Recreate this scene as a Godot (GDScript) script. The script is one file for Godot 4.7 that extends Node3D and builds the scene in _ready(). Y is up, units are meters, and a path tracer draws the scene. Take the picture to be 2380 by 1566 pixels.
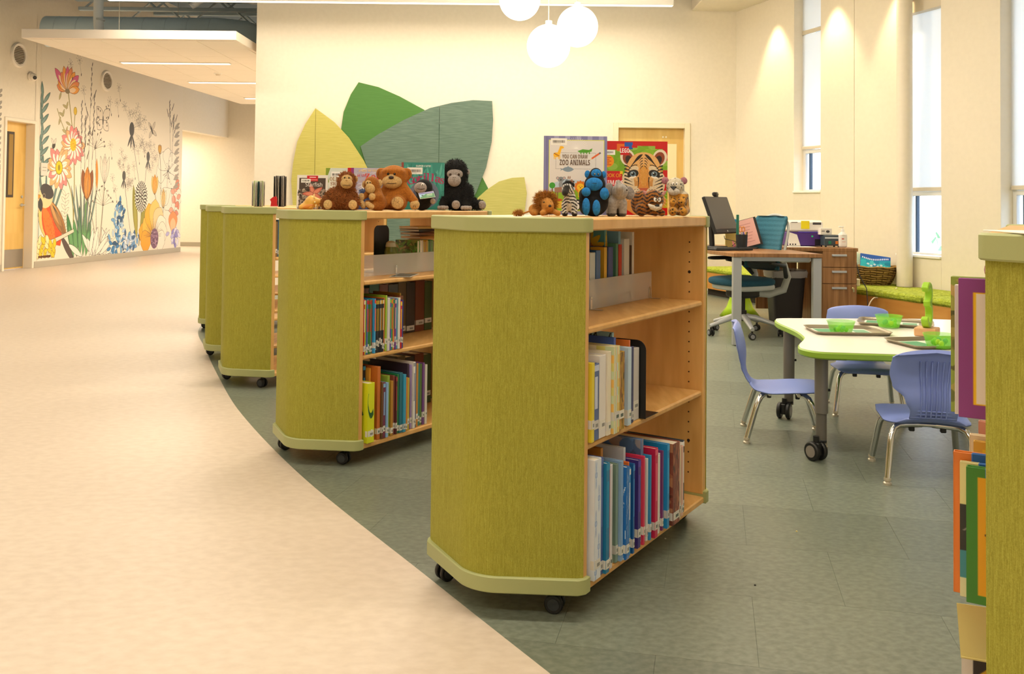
extends Node3D

# ---------------------------------------------------------------- mesh builder
class MB:
	var v := PackedVector3Array()
	var n := PackedVector3Array()
	var uv := PackedVector2Array()
	var col := PackedColorArray()
	var xf := Transform3D()
	var cc := Color.WHITE
	var tinted := false

	func put(p: Vector3, nn: Vector3, t: Vector2) -> void:
		v.append(xf * p)
		n.append((xf.basis * nn).normalized())
		uv.append(t)
		if tinted:
			col.append(cc)

	# corners run counter-clockwise seen from outside
	func tri(a: Vector3, b: Vector3, c: Vector3) -> void:
		var nn := (b - a).cross(c - a).normalized()
		put(a, nn, Vector2.ZERO)
		put(c, nn, Vector2.ZERO)
		put(b, nn, Vector2.ZERO)

	func quad(a: Vector3, b: Vector3, c: Vector3, d: Vector3) -> void:
		var nn := (c - a).cross(d - b).normalized()
		put(a, nn, Vector2(0, 1))
		put(c, nn, Vector2(1, 0))
		put(b, nn, Vector2(1, 1))
		put(a, nn, Vector2(0, 1))
		put(d, nn, Vector2(0, 0))
		put(c, nn, Vector2(1, 0))

	func facing(a: Vector3, b: Vector3, c: Vector3, d: Vector3, way: Vector3) -> void:
		if (c - a).cross(d - b).dot(way) >= 0:
			quad(a, b, c, d)
		else:
			quad(d, c, b, a)

	func _f(i: int, s: Vector3, h: Vector3, b: float, c: Vector3) -> Vector3:
		var p := Vector3(s.x * (h.x - b), s.y * (h.y - b), s.z * (h.z - b))
		p[i] = s[i] * h[i]
		return c + p

	func box(c: Vector3, size: Vector3, b := 0.0) -> MB:
		var h := size / 2.0
		b = minf(b, minf(h.x, minf(h.y, h.z)) * 0.9)
		for i in 3:
			var j := (i + 1) % 3
			var k := (i + 2) % 3
			for s in [-1.0, 1.0]:
				var q := []
				for e in [[-1, -1], [1, -1], [1, 1], [-1, 1]]:
					var sg := Vector3.ZERO
					sg[i] = s
					sg[j] = e[0]
					sg[k] = e[1]
					q.append(_f(i, sg, h, b, c))
				if s > 0:
					quad(q[0], q[1], q[2], q[3])
				else:
					quad(q[3], q[2], q[1], q[0])
				if b > 0.0:
					for s2 in [-1.0, 1.0]:
						var sa := Vector3.ZERO
						sa[i] = s
						sa[j] = s2
						var sb := sa
						sa[k] = -1
						sb[k] = 1
						facing(_f(i, sa, h, b, c), _f(i, sb, h, b, c), _f(j, sb, h, b, c), _f(j, sa, h, b, c), Vector3(sa.x + sb.x, sa.y + sb.y, sa.z + sb.z))
		if b > 0.0:
			for x in [-1.0, 1.0]:
				for y in [-1.0, 1.0]:
					for z in [-1.0, 1.0]:
						var s := Vector3(x, y, z)
						var p0 := _f(0, s, h, b, c)
						var p1 := _f(1, s, h, b, c)
						var p2 := _f(2, s, h, b, c)
						if (p1 - p0).cross(p2 - p0).dot(s) > 0:
							tri(p0, p1, p2)
						else:
							tri(p0, p2, p1)
		return self

	# rows of points; wrap closes each row; seen from outside: along the row is left to right and the rows run upwards
	func grid(rows: Array, wrap := false, flip := false) -> MB:
		var w: int = rows[0].size()
		var m := rows.size()
		var nr := PackedVector3Array()
		nr.resize(w * m)
		var last := w if wrap else w - 1
		for r in m - 1:
			for c in last:
				var c2 := (c + 1) % w
				var a: Vector3 = rows[r][c]
				var b: Vector3 = rows[r][c2]
				var d: Vector3 = rows[r + 1][c]
				var e: Vector3 = rows[r + 1][c2]
				var nn := (e - a).cross(d - b)
				if flip:
					nn = -nn
				nr[r * w + c] += nn
				nr[r * w + c2] += nn
				nr[r * w + w + c] += nn
				nr[r * w + w + c2] += nn
		for r in m - 1:
			for c in last:
				var c2 := (c + 1) % w
				var ids := [[r, c], [r, c2], [r + 1, c2], [r, c], [r + 1, c2], [r + 1, c]]
				if not flip:
					ids = [[r, c], [r + 1, c2], [r, c2], [r, c], [r + 1, c], [r + 1, c2]]
				for id in ids:
					var u := float(id[1]) / last
					if wrap and id[1] == 0 and c2 == 0:
						u = 1.0
					put(rows[id[0]][id[1]], nr[id[0] * w + id[1]].normalized(), Vector2(u, 1.0 - float(id[0]) / (m - 1)))
		return self

	func fan(ring: PackedVector3Array, flip := false) -> void:
		var c := Vector3.ZERO
		for p in ring:
			c += p
		c /= ring.size()
		for i in ring.size():
			var a := ring[i]
			var b := ring[(i + 1) % ring.size()]
			if flip:
				tri(c, b, a)
			else:
				tri(c, a, b)

	func tube(path: Array, radius, sides := 10, caps := true, flat := 1.0) -> MB:
		var rows := []
		var t0: Vector3 = (path[1] - path[0]).normalized()
		var up := Vector3.UP if absf(t0.y) < 0.9 else Vector3.RIGHT
		var side := t0.cross(up).normalized()
		for i in path.size():
			var t: Vector3 = (path[mini(i + 1, path.size() - 1)] - path[maxi(i - 1, 0)]).normalized()
			side = (side - t * side.dot(t)).normalized()
			var o := t.cross(side)
			var r: float = radius[i] if radius is Array else radius
			var ring := PackedVector3Array()
			for k in sides:
				var a := TAU * k / sides
				ring.append(path[i] + side * cos(a) * r + o * sin(a) * r * flat)
			rows.append(ring)
		grid(rows, true)
		if caps:
			fan(rows[0], true)
			fan(rows[-1])
		return self

	func lathe(profile: Array, sides := 24, smooth := false, c := Vector3.ZERO) -> MB:
		var rings := []
		for p in profile:
			var ring := PackedVector3Array()
			for k in sides:
				var a := TAU * k / sides
				ring.append(c + Vector3(cos(a) * p.x, p.y, -sin(a) * p.x))
			rings.append(ring)
		if smooth:
			grid(rings, true)
		else:
			for i in rings.size() - 1:
				grid([rings[i], rings[i + 1]], true)
		return self

	func cyl(c: Vector3, axis: Vector3, r: float, length: float, sides := 18, b := 0.0) -> MB:
		var old := xf
		var y := axis.normalized()
		var x := y.cross(Vector3(0.31, 0.52, 0.79)).normalized()
		xf = old * Transform3D(Basis(x, y, x.cross(y)), c)
		var h := length / 2.0
		if b > 0:
			lathe([Vector2(0, -h), Vector2(r - b, -h), Vector2(r, -h + b), Vector2(r, h - b), Vector2(r - b, h), Vector2(0, h)], sides)
		else:
			lathe([Vector2(0, -h), Vector2(r, -h), Vector2(r, h), Vector2(0, h)], sides)
		xf = old
		return self

	func ell(c: Vector3, r: Vector3, q := Basis(), sides := 18) -> MB:
		var rows := []
		var m := sides * 2 / 3
		for i in m + 1:
			var la := -PI / 2 + PI * i / m
			var ring := PackedVector3Array()
			for k in sides:
				var a := TAU * k / sides
				ring.append(c + q * Vector3(cos(a) * cos(la) * r.x, sin(la) * r.y, -sin(a) * cos(la) * r.z))
			rows.append(ring)
		return grid(rows, true)

	# soft box: e below 1 is squarer
	func puff(c: Vector3, r: Vector3, e := 0.5, ey := 0.5, sides := 28, q := Basis()) -> MB:
		var rows := []
		var m := sides / 2
		for i in m + 1:
			var la := -PI / 2 + PI * i / m
			var ring := PackedVector3Array()
			var cl := pow(maxf(cos(la), 0.0), ey)
			var sl := signf(sin(la)) * pow(absf(sin(la)), ey)
			for k in sides:
				var a := TAU * k / sides
				var ca := signf(cos(a)) * pow(absf(cos(a)), e)
				var sa := signf(sin(a)) * pow(absf(sin(a)), e)
				ring.append(c + q * Vector3(ca * cl * r.x, sl * r.y, -sa * cl * r.z))
			rows.append(ring)
		return grid(rows, true)

	# outline in (x, z), extruded from y0 to y1 with chamfered rims
	func prism(poly: PackedVector2Array, y0: float, y1: float, b := 0.0) -> MB:
		var area := 0.0
		var m := poly.size()
		for i in m:
			area += poly[i].cross(poly[(i + 1) % m])
		if area > 0:
			poly = poly.duplicate()
			poly.reverse()
		var en := PackedVector2Array()
		for i in m:
			var d := (poly[(i + 1) % m] - poly[i]).normalized()
			en.append(Vector2(-d.y, d.x))
		# polygon runs clockwise in (x, z), that is counter-clockwise seen from above
		var inset := PackedVector2Array()
		var vn := []
		for i in m:
			var p := en[(i + m - 1) % m]
			var q := en[i]
			var avg := (p + q).normalized()
			inset.append(poly[i] - avg * b / maxf(0.35, avg.dot(q)))
			vn.append(avg if p.dot(q) > 0.8 else Vector2.ZERO)
		var ids := Geometry2D.triangulate_polygon(inset if b > 0 else poly)
		if ids.is_empty():
			inset = poly
			ids = Geometry2D.triangulate_polygon(poly)
		var cap := inset if b > 0 else poly
		for k in range(0, ids.size(), 3):
			var t := [cap[ids[k]], cap[ids[k + 1]], cap[ids[k + 2]]]
			if (t[1] - t[0]).cross(t[2] - t[0]) > 0:
				t = [t[0], t[2], t[1]]
			for yy in [y1, y0]:
				var up := Vector3.UP if yy == y1 else Vector3.DOWN
				var order := [0, 2, 1] if yy == y1 else [0, 1, 2]
				for o in order:
					put(Vector3(t[o].x, yy, t[o].y), up, t[o])
		var levels := [[poly, y0 + b], [poly, y1 - b]]
		if b > 0:
			levels = [[inset, y0], [poly, y0 + b], [poly, y1 - b], [inset, y1]]
		var run := 0.0
		for i in m:
			var j := (i + 1) % m
			var step := poly[i].distance_to(poly[j])
			for l in levels.size() - 1:
				var lo: PackedVector2Array = levels[l][0]
				var hi: PackedVector2Array = levels[l + 1][0]
				var a := Vector3(lo[i].x, levels[l][1], lo[i].y)
				var bb := Vector3(lo[j].x, levels[l][1], lo[j].y)
				var c := Vector3(hi[j].x, levels[l + 1][1], hi[j].y)
				var d := Vector3(hi[i].x, levels[l + 1][1], hi[i].y)
				var fn := (c - a).cross(d - bb).normalized()
				var tilt := fn.y
				var na := fn
				var nb := fn
				if vn[i] != Vector2.ZERO:
					na = (Vector3(vn[i].x, 0, vn[i].y) * sqrt(maxf(0.0, 1 - tilt * tilt)) + Vector3(0, tilt, 0)).normalized()
				if vn[j] != Vector2.ZERO:
					nb = (Vector3(vn[j].x, 0, vn[j].y) * sqrt(maxf(0.0, 1 - tilt * tilt)) + Vector3(0, tilt, 0)).normalized()
				put(a, na, Vector2(run, -a.y))
				put(c, nb, Vector2(run + step, -c.y))
				put(bb, nb, Vector2(run + step, -bb.y))
				put(a, na, Vector2(run, -a.y))
				put(d, na, Vector2(run, -d.y))
				put(c, nb, Vector2(run + step, -c.y))
			run += step
		return self

	func mesh() -> ArrayMesh:
		var arr := []
		arr.resize(Mesh.ARRAY_MAX)
		arr[Mesh.ARRAY_VERTEX] = v
		arr[Mesh.ARRAY_NORMAL] = n
		arr[Mesh.ARRAY_TEX_UV] = uv
		if tinted:
			arr[Mesh.ARRAY_COLOR] = col
		var am := ArrayMesh.new()
		am.add_surface_from_arrays(Mesh.PRIMITIVE_TRIANGLES, arr)
		return am

# ---------------------------------------------------------------- soft bodies: tapered capsules joined by a smooth minimum, meshed as surface nets
class Blob:
	var bones := []
	var k := 0.006

	func add(a: Vector3, b: Vector3, ra: float, rb := -1.0) -> Blob:
		bones.append([a, b, ra, ra if rb < 0 else rb, Vector3.ONE])
		return self

	func ball(c: Vector3, r: Vector3) -> Blob:
		bones.append([c, c, 0.0, 0.0, r])
		return self

	func build(cell: float, paint = null) -> MB:
		var lo := Vector3.ONE * 1e9
		var hi := -lo
		var boxes := []
		for o in bones:
			var r := Vector3.ONE * maxf(o[2], o[3]) if o[2] > 0 else o[4] as Vector3
			r += Vector3.ONE * (k * 3.5 + cell)
			var l: Vector3 = o[0].min(o[1]) - r
			var h: Vector3 = o[0].max(o[1]) + r
			boxes.append([l, h])
			lo = lo.min(l)
			hi = hi.max(h)
		var nx := int((hi.x - lo.x) / cell) + 2
		var ny := int((hi.y - lo.y) / cell) + 2
		var nz := int((hi.z - lo.z) / cell) + 2
		var f := PackedFloat32Array()
		f.resize(nx * ny * nz)
		for q in bones.size():
			var o = bones[q]
			var a: Vector3 = o[0]
			var ab: Vector3 = o[1] - a
			var l2 := maxf(ab.length_squared(), 1e-12)
			var ra: float = o[2]
			var rb: float = o[3]
			var rr: Vector3 = o[4]
			var round := ra > 0
			var rm := minf(rr.x, minf(rr.y, rr.z))
			var i0 := Vector3i(((boxes[q][0] - lo) / cell).floor())
			var i1 := Vector3i(((boxes[q][1] - lo) / cell).ceil())
			for z in range(i0.z, mini(i1.z, nz - 1) + 1):
				for y in range(i0.y, mini(i1.y, ny - 1) + 1):
					var at := (z * ny + y) * nx
					for x in range(i0.x, mini(i1.x, nx - 1) + 1):
						var p := lo + Vector3(x, y, z) * cell - a
						var d: float
						if round:
							var t := clampf(p.dot(ab) / l2, 0.0, 1.0)
							d = (p - ab * t).length() - lerpf(ra, rb, t)
						else:
							d = ((p / rr).length() - 1.0) * rm
						if d < k * 8:
							f[at + x] += exp(-d / k)
		for i in f.size():
			f[i] = -k * log(maxf(f[i], 1e-4))
		var id := {}
		var vs := PackedVector3Array()
		var off := [0, 1, nx, nx + 1, nx * ny, nx * ny + 1, nx * ny + nx, nx * ny + nx + 1]
		var cor := [Vector3(0, 0, 0), Vector3(1, 0, 0), Vector3(0, 1, 0), Vector3(1, 1, 0), Vector3(0, 0, 1), Vector3(1, 0, 1), Vector3(0, 1, 1), Vector3(1, 1, 1)]
		var edges := [[0, 1], [2, 3], [4, 5], [6, 7], [0, 2], [1, 3], [4, 6], [5, 7], [0, 4], [1, 5], [2, 6], [3, 7]]
		for z in nz - 1:
			for y in ny - 1:
				for x in nx - 1:
					var at := (z * ny + y) * nx + x
					var s := f[at] < 0
					var same := true
					for j in range(1, 8):
						if (f[at + off[j]] < 0) != s:
							same = false
							break
					if same:
						continue
					var sum := Vector3.ZERO
					var cnt := 0
					for e in edges:
						var fa := f[at + off[e[0]]]
						var fb := f[at + off[e[1]]]
						if (fa < 0) != (fb < 0):
							sum += cor[e[0]].lerp(cor[e[1]], fa / (fa - fb))
							cnt += 1
					id[at] = vs.size()
					vs.append(lo + (Vector3(x, y, z) + sum / cnt) * cell)
		var quads := []
		var nr := PackedVector3Array()
		nr.resize(vs.size())
		var st := [1, nx, nx * ny]
		for at in id:
			for i in 3:
				var b2: int = at + st[i]
				if (f[at] < 0) == (f[b2] < 0):
					continue
				var u: int = st[(i + 1) % 3]
				var w: int = st[(i + 2) % 3]
				if not (id.has(at - u) and id.has(at - w) and id.has(at - u - w)):
					continue
				var qd := [id[at - u - w], id[at - w], id[at], id[at - u]]
				if f[at] > 0:
					qd.reverse()
				quads.append(qd)
				var nn := (vs[qd[2]] - vs[qd[0]]).cross(vs[qd[3]] - vs[qd[1]])
				for j in qd:
					nr[j] += nn
		var m := MB.new()
		m.tinted = paint != null
		var tint := PackedColorArray()
		if m.tinted:
			for i in vs.size():
				tint.append(paint.call(vs[i], nr[i].normalized()))
		for qd in quads:
			for j in [0, 2, 1, 0, 3, 2]:
				var g: int = qd[j]
				if m.tinted:
					m.cc = tint[g]
				m.put(vs[g], nr[g], Vector2.ZERO)
		return m

# ---------------------------------------------------------------- flat prints
class Ink:
	var im: Image
	var w: int
	var h: int

	func _init(ww: int, hh: int, c: Color) -> void:
		w = ww
		h = hh
		im = Image.create(w, h, false, Image.FORMAT_RGB8)
		im.fill(c)

	func poly(p: PackedVector2Array, c: Color) -> void:
		var y0 := 1e9
		var y1 := -1e9
		for q in p:
			y0 = minf(y0, q.y)
			y1 = maxf(y1, q.y)
		for y in range(maxi(0, int(y0)), mini(h - 1, int(y1)) + 1):
			var xs := []
			var yy := y + 0.5
			for i in p.size():
				var a := p[i]
				var b := p[(i + 1) % p.size()]
				if (a.y <= yy) != (b.y <= yy):
					xs.append(a.x + (b.x - a.x) * (yy - a.y) / (b.y - a.y))
			xs.sort()
			for i in range(0, xs.size() - 1, 2):
				var xa := clampi(int(xs[i] + 0.5), 0, w)
				var xb := clampi(int(xs[i + 1] + 0.5), 0, w)
				if xb > xa:
					im.fill_rect(Rect2i(xa, y, xb - xa, 1), c)

	func rect(x: float, y: float, ww: float, hh: float, c: Color) -> void:
		im.fill_rect(Rect2i(int(x), int(y), int(ww), int(hh)).intersection(Rect2i(0, 0, w, h)), c)

	func line(p: Array, t: float, c: Color, t2 := -1.0) -> void:
		if t2 < 0:
			t2 = t
		for i in p.size() - 1:
			var d: Vector2 = (p[i + 1] - p[i]).normalized().orthogonal() * 0.5
			var ta := maxf(1.2, lerpf(t, t2, float(i) / (p.size() - 1)))
			var tb := maxf(1.2, lerpf(t, t2, float(i + 1) / (p.size() - 1)))
			poly(PackedVector2Array([p[i] + d * ta, p[i + 1] + d * tb, p[i + 1] - d * tb, p[i] - d * ta]), c)

	func curve(a: Vector2, m: Vector2, b: Vector2, t: float, c: Color, t2 := -1.0, k := 14) -> void:
		var p := []
		for i in k + 1:
			var s := float(i) / k
			p.append(a.lerp(m, s).lerp(m.lerp(b, s), s))
		line(p, t, c, t2)

	func oval(c: Vector2, rx: float, ry: float, colr: Color, turn := 0.0, k := 22) -> void:
		var p := PackedVector2Array()
		for i in k:
			p.append(c + Vector2(cos(TAU * i / k) * rx, sin(TAU * i / k) * ry).rotated(turn))
		poly(p, colr)

	func ring(c: Vector2, rx: float, ry: float, t: float, colr: Color, turn := 0.0, k := 22) -> void:
		var p := []
		for i in k + 1:
			p.append(c + Vector2(cos(TAU * i / k) * rx, sin(TAU * i / k) * ry).rotated(turn))
		line(p, t, colr)

	# a petal or leaf from a root along an angle
	func petal(at: Vector2, ang: float, length: float, wide: float, c: Color, edge := Color(0, 0, 0, 0), t := 2.0, inner := Color(0, 0, 0, 0), blunt := 0.6, sq := Vector2.ONE) -> void:
		var l := []
		var k := 9
		for i in k + 1:
			var s := float(i) / k
			var ww := wide * 0.5 * pow(sin(PI * pow(s, blunt + 0.4)), 0.75) if s < 1.0 else 0.0
			l.append(Vector2(s * length, ww))
		var pts := PackedVector2Array()
		var mid := PackedVector2Array()
		for q in l:
			pts.append(at + q.rotated(ang) * sq)
			mid.append(at + (q * Vector2(0.72, 0.62)).rotated(ang) * sq)
		for i in range(l.size() - 1, -1, -1):
			var q: Vector2 = l[i] * Vector2(1, -1)
			pts.append(at + q.rotated(ang) * sq)
			mid.append(at + (q * Vector2(0.72, 0.62)).rotated(ang) * sq)
		if c.a > 0:
			poly(pts, c)
		if inner.a > 0:
			poly(mid, inner)
		if edge.a > 0:
			var lp := []
			for q in pts:
				lp.append(q)
			line(lp, t, edge)

	func tex() -> ImageTexture:
		return ImageTexture.create_from_image(im)

# ---------------------------------------------------------------- things, parts, materials
var taken := {}
var mats := {}

func numbered(called: String) -> String:
	var k: int = taken.get(called, 0)
	taken[called] = k + 1
	return called if k == 0 else "%s_%03d" % [called, k]

func tag(o: Node, label := "", category := "", group := "", kind := "") -> Node:
	if label:
		o.set_meta("label", label)
	if category:
		o.set_meta("category", category)
	if group:
		o.set_meta("group", group)
	if kind:
		o.set_meta("kind", kind)
	return o

func thing(called: String, label: String, category: String, at := Vector3.ZERO, turn := 0.0, group := "") -> Node3D:
	var o := Node3D.new()
	o.name = numbered(called)
	add_child(o)
	o.position = at
	o.rotation.y = turn
	tag(o, label, category, group)
	return o

func obj(called: String, m, material: Material, parent: Node = null) -> MeshInstance3D:
	var o := MeshInstance3D.new()
	o.mesh = m.mesh() if m is MB else m
	o.material_override = material
	if parent == null:
		o.name = numbered(called)
		add_child(o)
	else:
		o.name = called
		parent.add_child(o, true)
	return o

func struct(called: String, m, material: Material, label := "") -> MeshInstance3D:
	var o := obj(called, m, material)
	tag(o, label, "", "", "structure")
	return o

func mb() -> MB:
	return MB.new()

func bx(c: Vector3, s: Vector3, b := 0.0) -> MB:
	return MB.new().box(c, s, b)

func tone(hex: String, rough := 0.6, metal := 0.0) -> StandardMaterial3D:
	var key := "%s %s %s" % [hex, rough, metal]
	if not mats.has(key):
		var m := StandardMaterial3D.new()
		m.albedo_color = Color(hex)
		m.roughness = rough
		m.metallic = metal
		mats[key] = m
	return mats[key]

func noise_tex(sz: int, freq: float, a: Color, b: Color, seed_ := 1, oct := 4, stretch := Vector2.ONE) -> ImageTexture:
	var fn := FastNoiseLite.new()
	fn.seed = seed_
	fn.noise_type = FastNoiseLite.TYPE_SIMPLEX_SMOOTH
	fn.frequency = freq
	fn.fractal_octaves = oct
	var src := fn.get_seamless_image(int(sz * stretch.x), int(sz * stretch.y))
	src.resize(sz, sz, Image.INTERPOLATE_CUBIC)
	src.convert(Image.FORMAT_RGB8)
	var d := src.get_data()
	for i in range(0, d.size(), 3):
		var s := d[i] / 255.0
		d[i] = int(255 * lerpf(a.r, b.r, s))
		d[i + 1] = int(255 * lerpf(a.g, b.g, s))
		d[i + 2] = int(255 * lerpf(a.b, b.b, s))
	return ImageTexture.create_from_image(Image.create_from_data(sz, sz, false, Image.FORMAT_RGB8, d))

func tri_mat(tex: Texture2D, scale_: Vector3, rough := 0.6, world := true, tint := Color.WHITE) -> StandardMaterial3D:
	var m := StandardMaterial3D.new()
	m.albedo_texture = tex
	m.albedo_color = tint
	m.roughness = rough
	m.uv1_triplanar = true
	m.uv1_world_triplanar = world
	m.uv1_scale = scale_
	return m

func print_mat(tex: Texture2D, rough := 0.4) -> StandardMaterial3D:
	var m := StandardMaterial3D.new()
	m.albedo_texture = tex
	m.roughness = rough
	m.texture_repeat = false
	return m

func words(text: String, height: float, material: Material, parent: Node, at: Vector3, turn := Vector3.ZERO, called := "lettering", face := "Droid Sans", bold := true, wide := 1.0) -> MeshInstance3D:
	var key := "font %s %s" % [face, bold]
	if not mats.has(key):
		var f := SystemFont.new()
		f.font_names = PackedStringArray([face])
		f.font_weight = 700 if bold else 400
		mats[key] = f
	var t := TextMesh.new()
	t.text = text
	t.font = mats[key]
	t.font_size = 32
	t.pixel_size = height / 23.0
	t.depth = 0.0006
	t.curve_step = 2.0
	var o := obj(called, t, material, parent)
	o.position = at
	o.rotation = turn
	o.scale = Vector3(wide, 1, 1)
	return o

# ---------------------------------------------------------------- the scene
const WARM := Color(1.0, 0.95, 0.865)
const CABH := 1.068
var wall_m: Material
var cloth_m: Material
var band_m: Material
var maple_m: Material
var maple_edge_m: Material
var walnut_m: Material
var white_m: Material
var black_m: Material
var steel_m: Material
var chrome_m: Material
var acrylic_m: Material
var glass_m: Material
var glow_m: StandardMaterial3D
var tile_ms := []

func _ready() -> void:
	var cam := Camera3D.new()
	cam.name = "camera"
	add_child(cam)
	cam.position = Vector3(0, 1.104, 0)
	cam.rotation = Vector3(0.0253, 0, 0.0105)
	cam.near = 0.05
	cam.far = 120.0
	cam.projection = Camera3D.PROJECTION_FRUSTUM
	cam.size = 2.0 * cam.near * 783.0 / 2100.0
	cam.frustum_offset = Vector2(0, -cam.near * 363.0 / 2100.0)
	cam.current = true

	var env := Environment.new()
	env.tonemap_mode = Environment.TONE_MAPPER_LINEAR
	env.tonemap_exposure = 0.95
	env.sdfgi_enabled = true
	env.ssao_enabled = true
	env.ssil_enabled = true
	env.background_mode = Environment.BG_SKY
	var sky := ProceduralSkyMaterial.new()
	sky.sky_top_color = Color(0.72, 0.84, 1.0)
	sky.sky_horizon_color = Color(0.95, 0.97, 1.0)
	sky.ground_horizon_color = Color(0.8, 0.8, 0.78)
	sky.ground_bottom_color = Color(0.6, 0.6, 0.58)
	sky.energy_multiplier = 9.0
	env.sky = Sky.new()
	env.sky.sky_material = sky
	var we := WorldEnvironment.new()
	we.name = "surroundings"
	we.environment = env
	add_child(we)

	make_materials()
	shell()
	lights()
	windows()
	mural_wall()
	hall_ceiling()
	leaves()
	bookcases()
	shelf_books()
	tops()
	reading_nook()
	office()
	kids_table()
	near_bookcase_books()

func make_materials() -> void:
	wall_m = tri_mat(noise_tex(256, 0.05, Color(0.918, 0.878, 0.80), Color(0.938, 0.898, 0.822), 3), Vector3.ONE * 1.1, 0.55)
	var weave := Image.create(512, 512, false, Image.FORMAT_RGB8)
	var rng := RandomNumberGenerator.new()
	rng.seed = 5
	var colv := PackedFloat32Array()
	for i in 512:
		colv.append(rng.randf())
	for x in 512:
		var run := rng.randf()
		for y in 512:
			# slubs: a thread keeps its tone for a while
			if rng.randf() < 0.09:
				run = rng.randf()
			var s := 0.14 * colv[x] + 0.46 * run + 0.4 * rng.randf()
			weave.set_pixel(x, y, Color(0.515, 0.50, 0.125).lerp(Color(0.70, 0.685, 0.285), s))
	cloth_m = tri_mat(ImageTexture.create_from_image(weave), Vector3(2.1, 1.6, 2.1), 0.9)
	cloth_m.uv1_triplanar_sharpness = 4.0
	band_m = tone("a5aa72", 0.5)
	maple_m = tri_mat(noise_tex(512, 0.02, Color(0.80, 0.60, 0.33), Color(0.90, 0.72, 0.45), 8, 4, Vector2(1.0, 0.16)), Vector3(2.2, 1.4, 2.2), 0.42)
	maple_edge_m = tone("d9b272", 0.42)
	walnut_m = tri_mat(noise_tex(512, 0.03, Color(0.47, 0.31, 0.17), Color(0.72, 0.53, 0.34), 18, 4, Vector2(1.0, 0.08)), Vector3(1.6, 0.7, 1.6), 0.4)
	white_m = tone("efece4", 0.5)
	black_m = tone("141414", 0.45)
	steel_m = tone("b9bcc0", 0.38, 0.6)
	chrome_m = tone("d6d6d4", 0.12, 1.0)
	acrylic_m = StandardMaterial3D.new()
	acrylic_m.transparency = BaseMaterial3D.TRANSPARENCY_ALPHA
	acrylic_m.albedo_color = Color(0.95, 0.93, 0.9, 0.36)
	acrylic_m.roughness = 0.3
	glass_m = StandardMaterial3D.new()
	glass_m.transparency = BaseMaterial3D.TRANSPARENCY_ALPHA
	glass_m.albedo_color = Color(0.9, 0.95, 1.0, 0.06)
	glass_m.roughness = 0.02
	glow_m = StandardMaterial3D.new()
	glow_m.albedo_color = Color.WHITE
	glow_m.emission_enabled = true
	glow_m.emission = Color(1.0, 0.93, 0.82)
	glow_m.emission_energy_multiplier = 3.0
	var t := noise_tex(1024, 0.045, Color(0.405, 0.435, 0.385), Color(0.535, 0.56, 0.50), 4, 6, Vector2(0.7, 1.0))
	for k in 3:
		var g := tri_mat(t, Vector3.ONE * 0.9, 0.34, true, Color(1, 1, 1).darkened(0.03 * k))
		g.uv1_offset = Vector3(k * 0.37, 0, k * 0.21)
		tile_ms.append(g)

# the room shell ---------------------------------------------------
var edge := []   # where the pale floor meets the green tiles, from far to near

func edge_curve() -> void:
	var c := Curve2D.new()
	for p in [[-2.95, -9.6], [-2.706, -7.907], [-2.232, -6.67], [-1.80, -5.632], [-1.397, -4.729], [-0.837, -3.67], [-0.228, -2.683], [0.103, -2.153], [1.05, -0.65], [1.9, 0.7]]:
		c.add_point(Vector2(p[0], p[1]))
	for i in range(1, c.point_count - 1):
		var d := (c.get_point_position(i + 1) - c.get_point_position(i - 1)) / 6.0
		c.set_point_in(i, -d)
		c.set_point_out(i, d)
	for p in c.tessellate_even_length(5, 0.12):
		edge.append(p)

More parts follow.
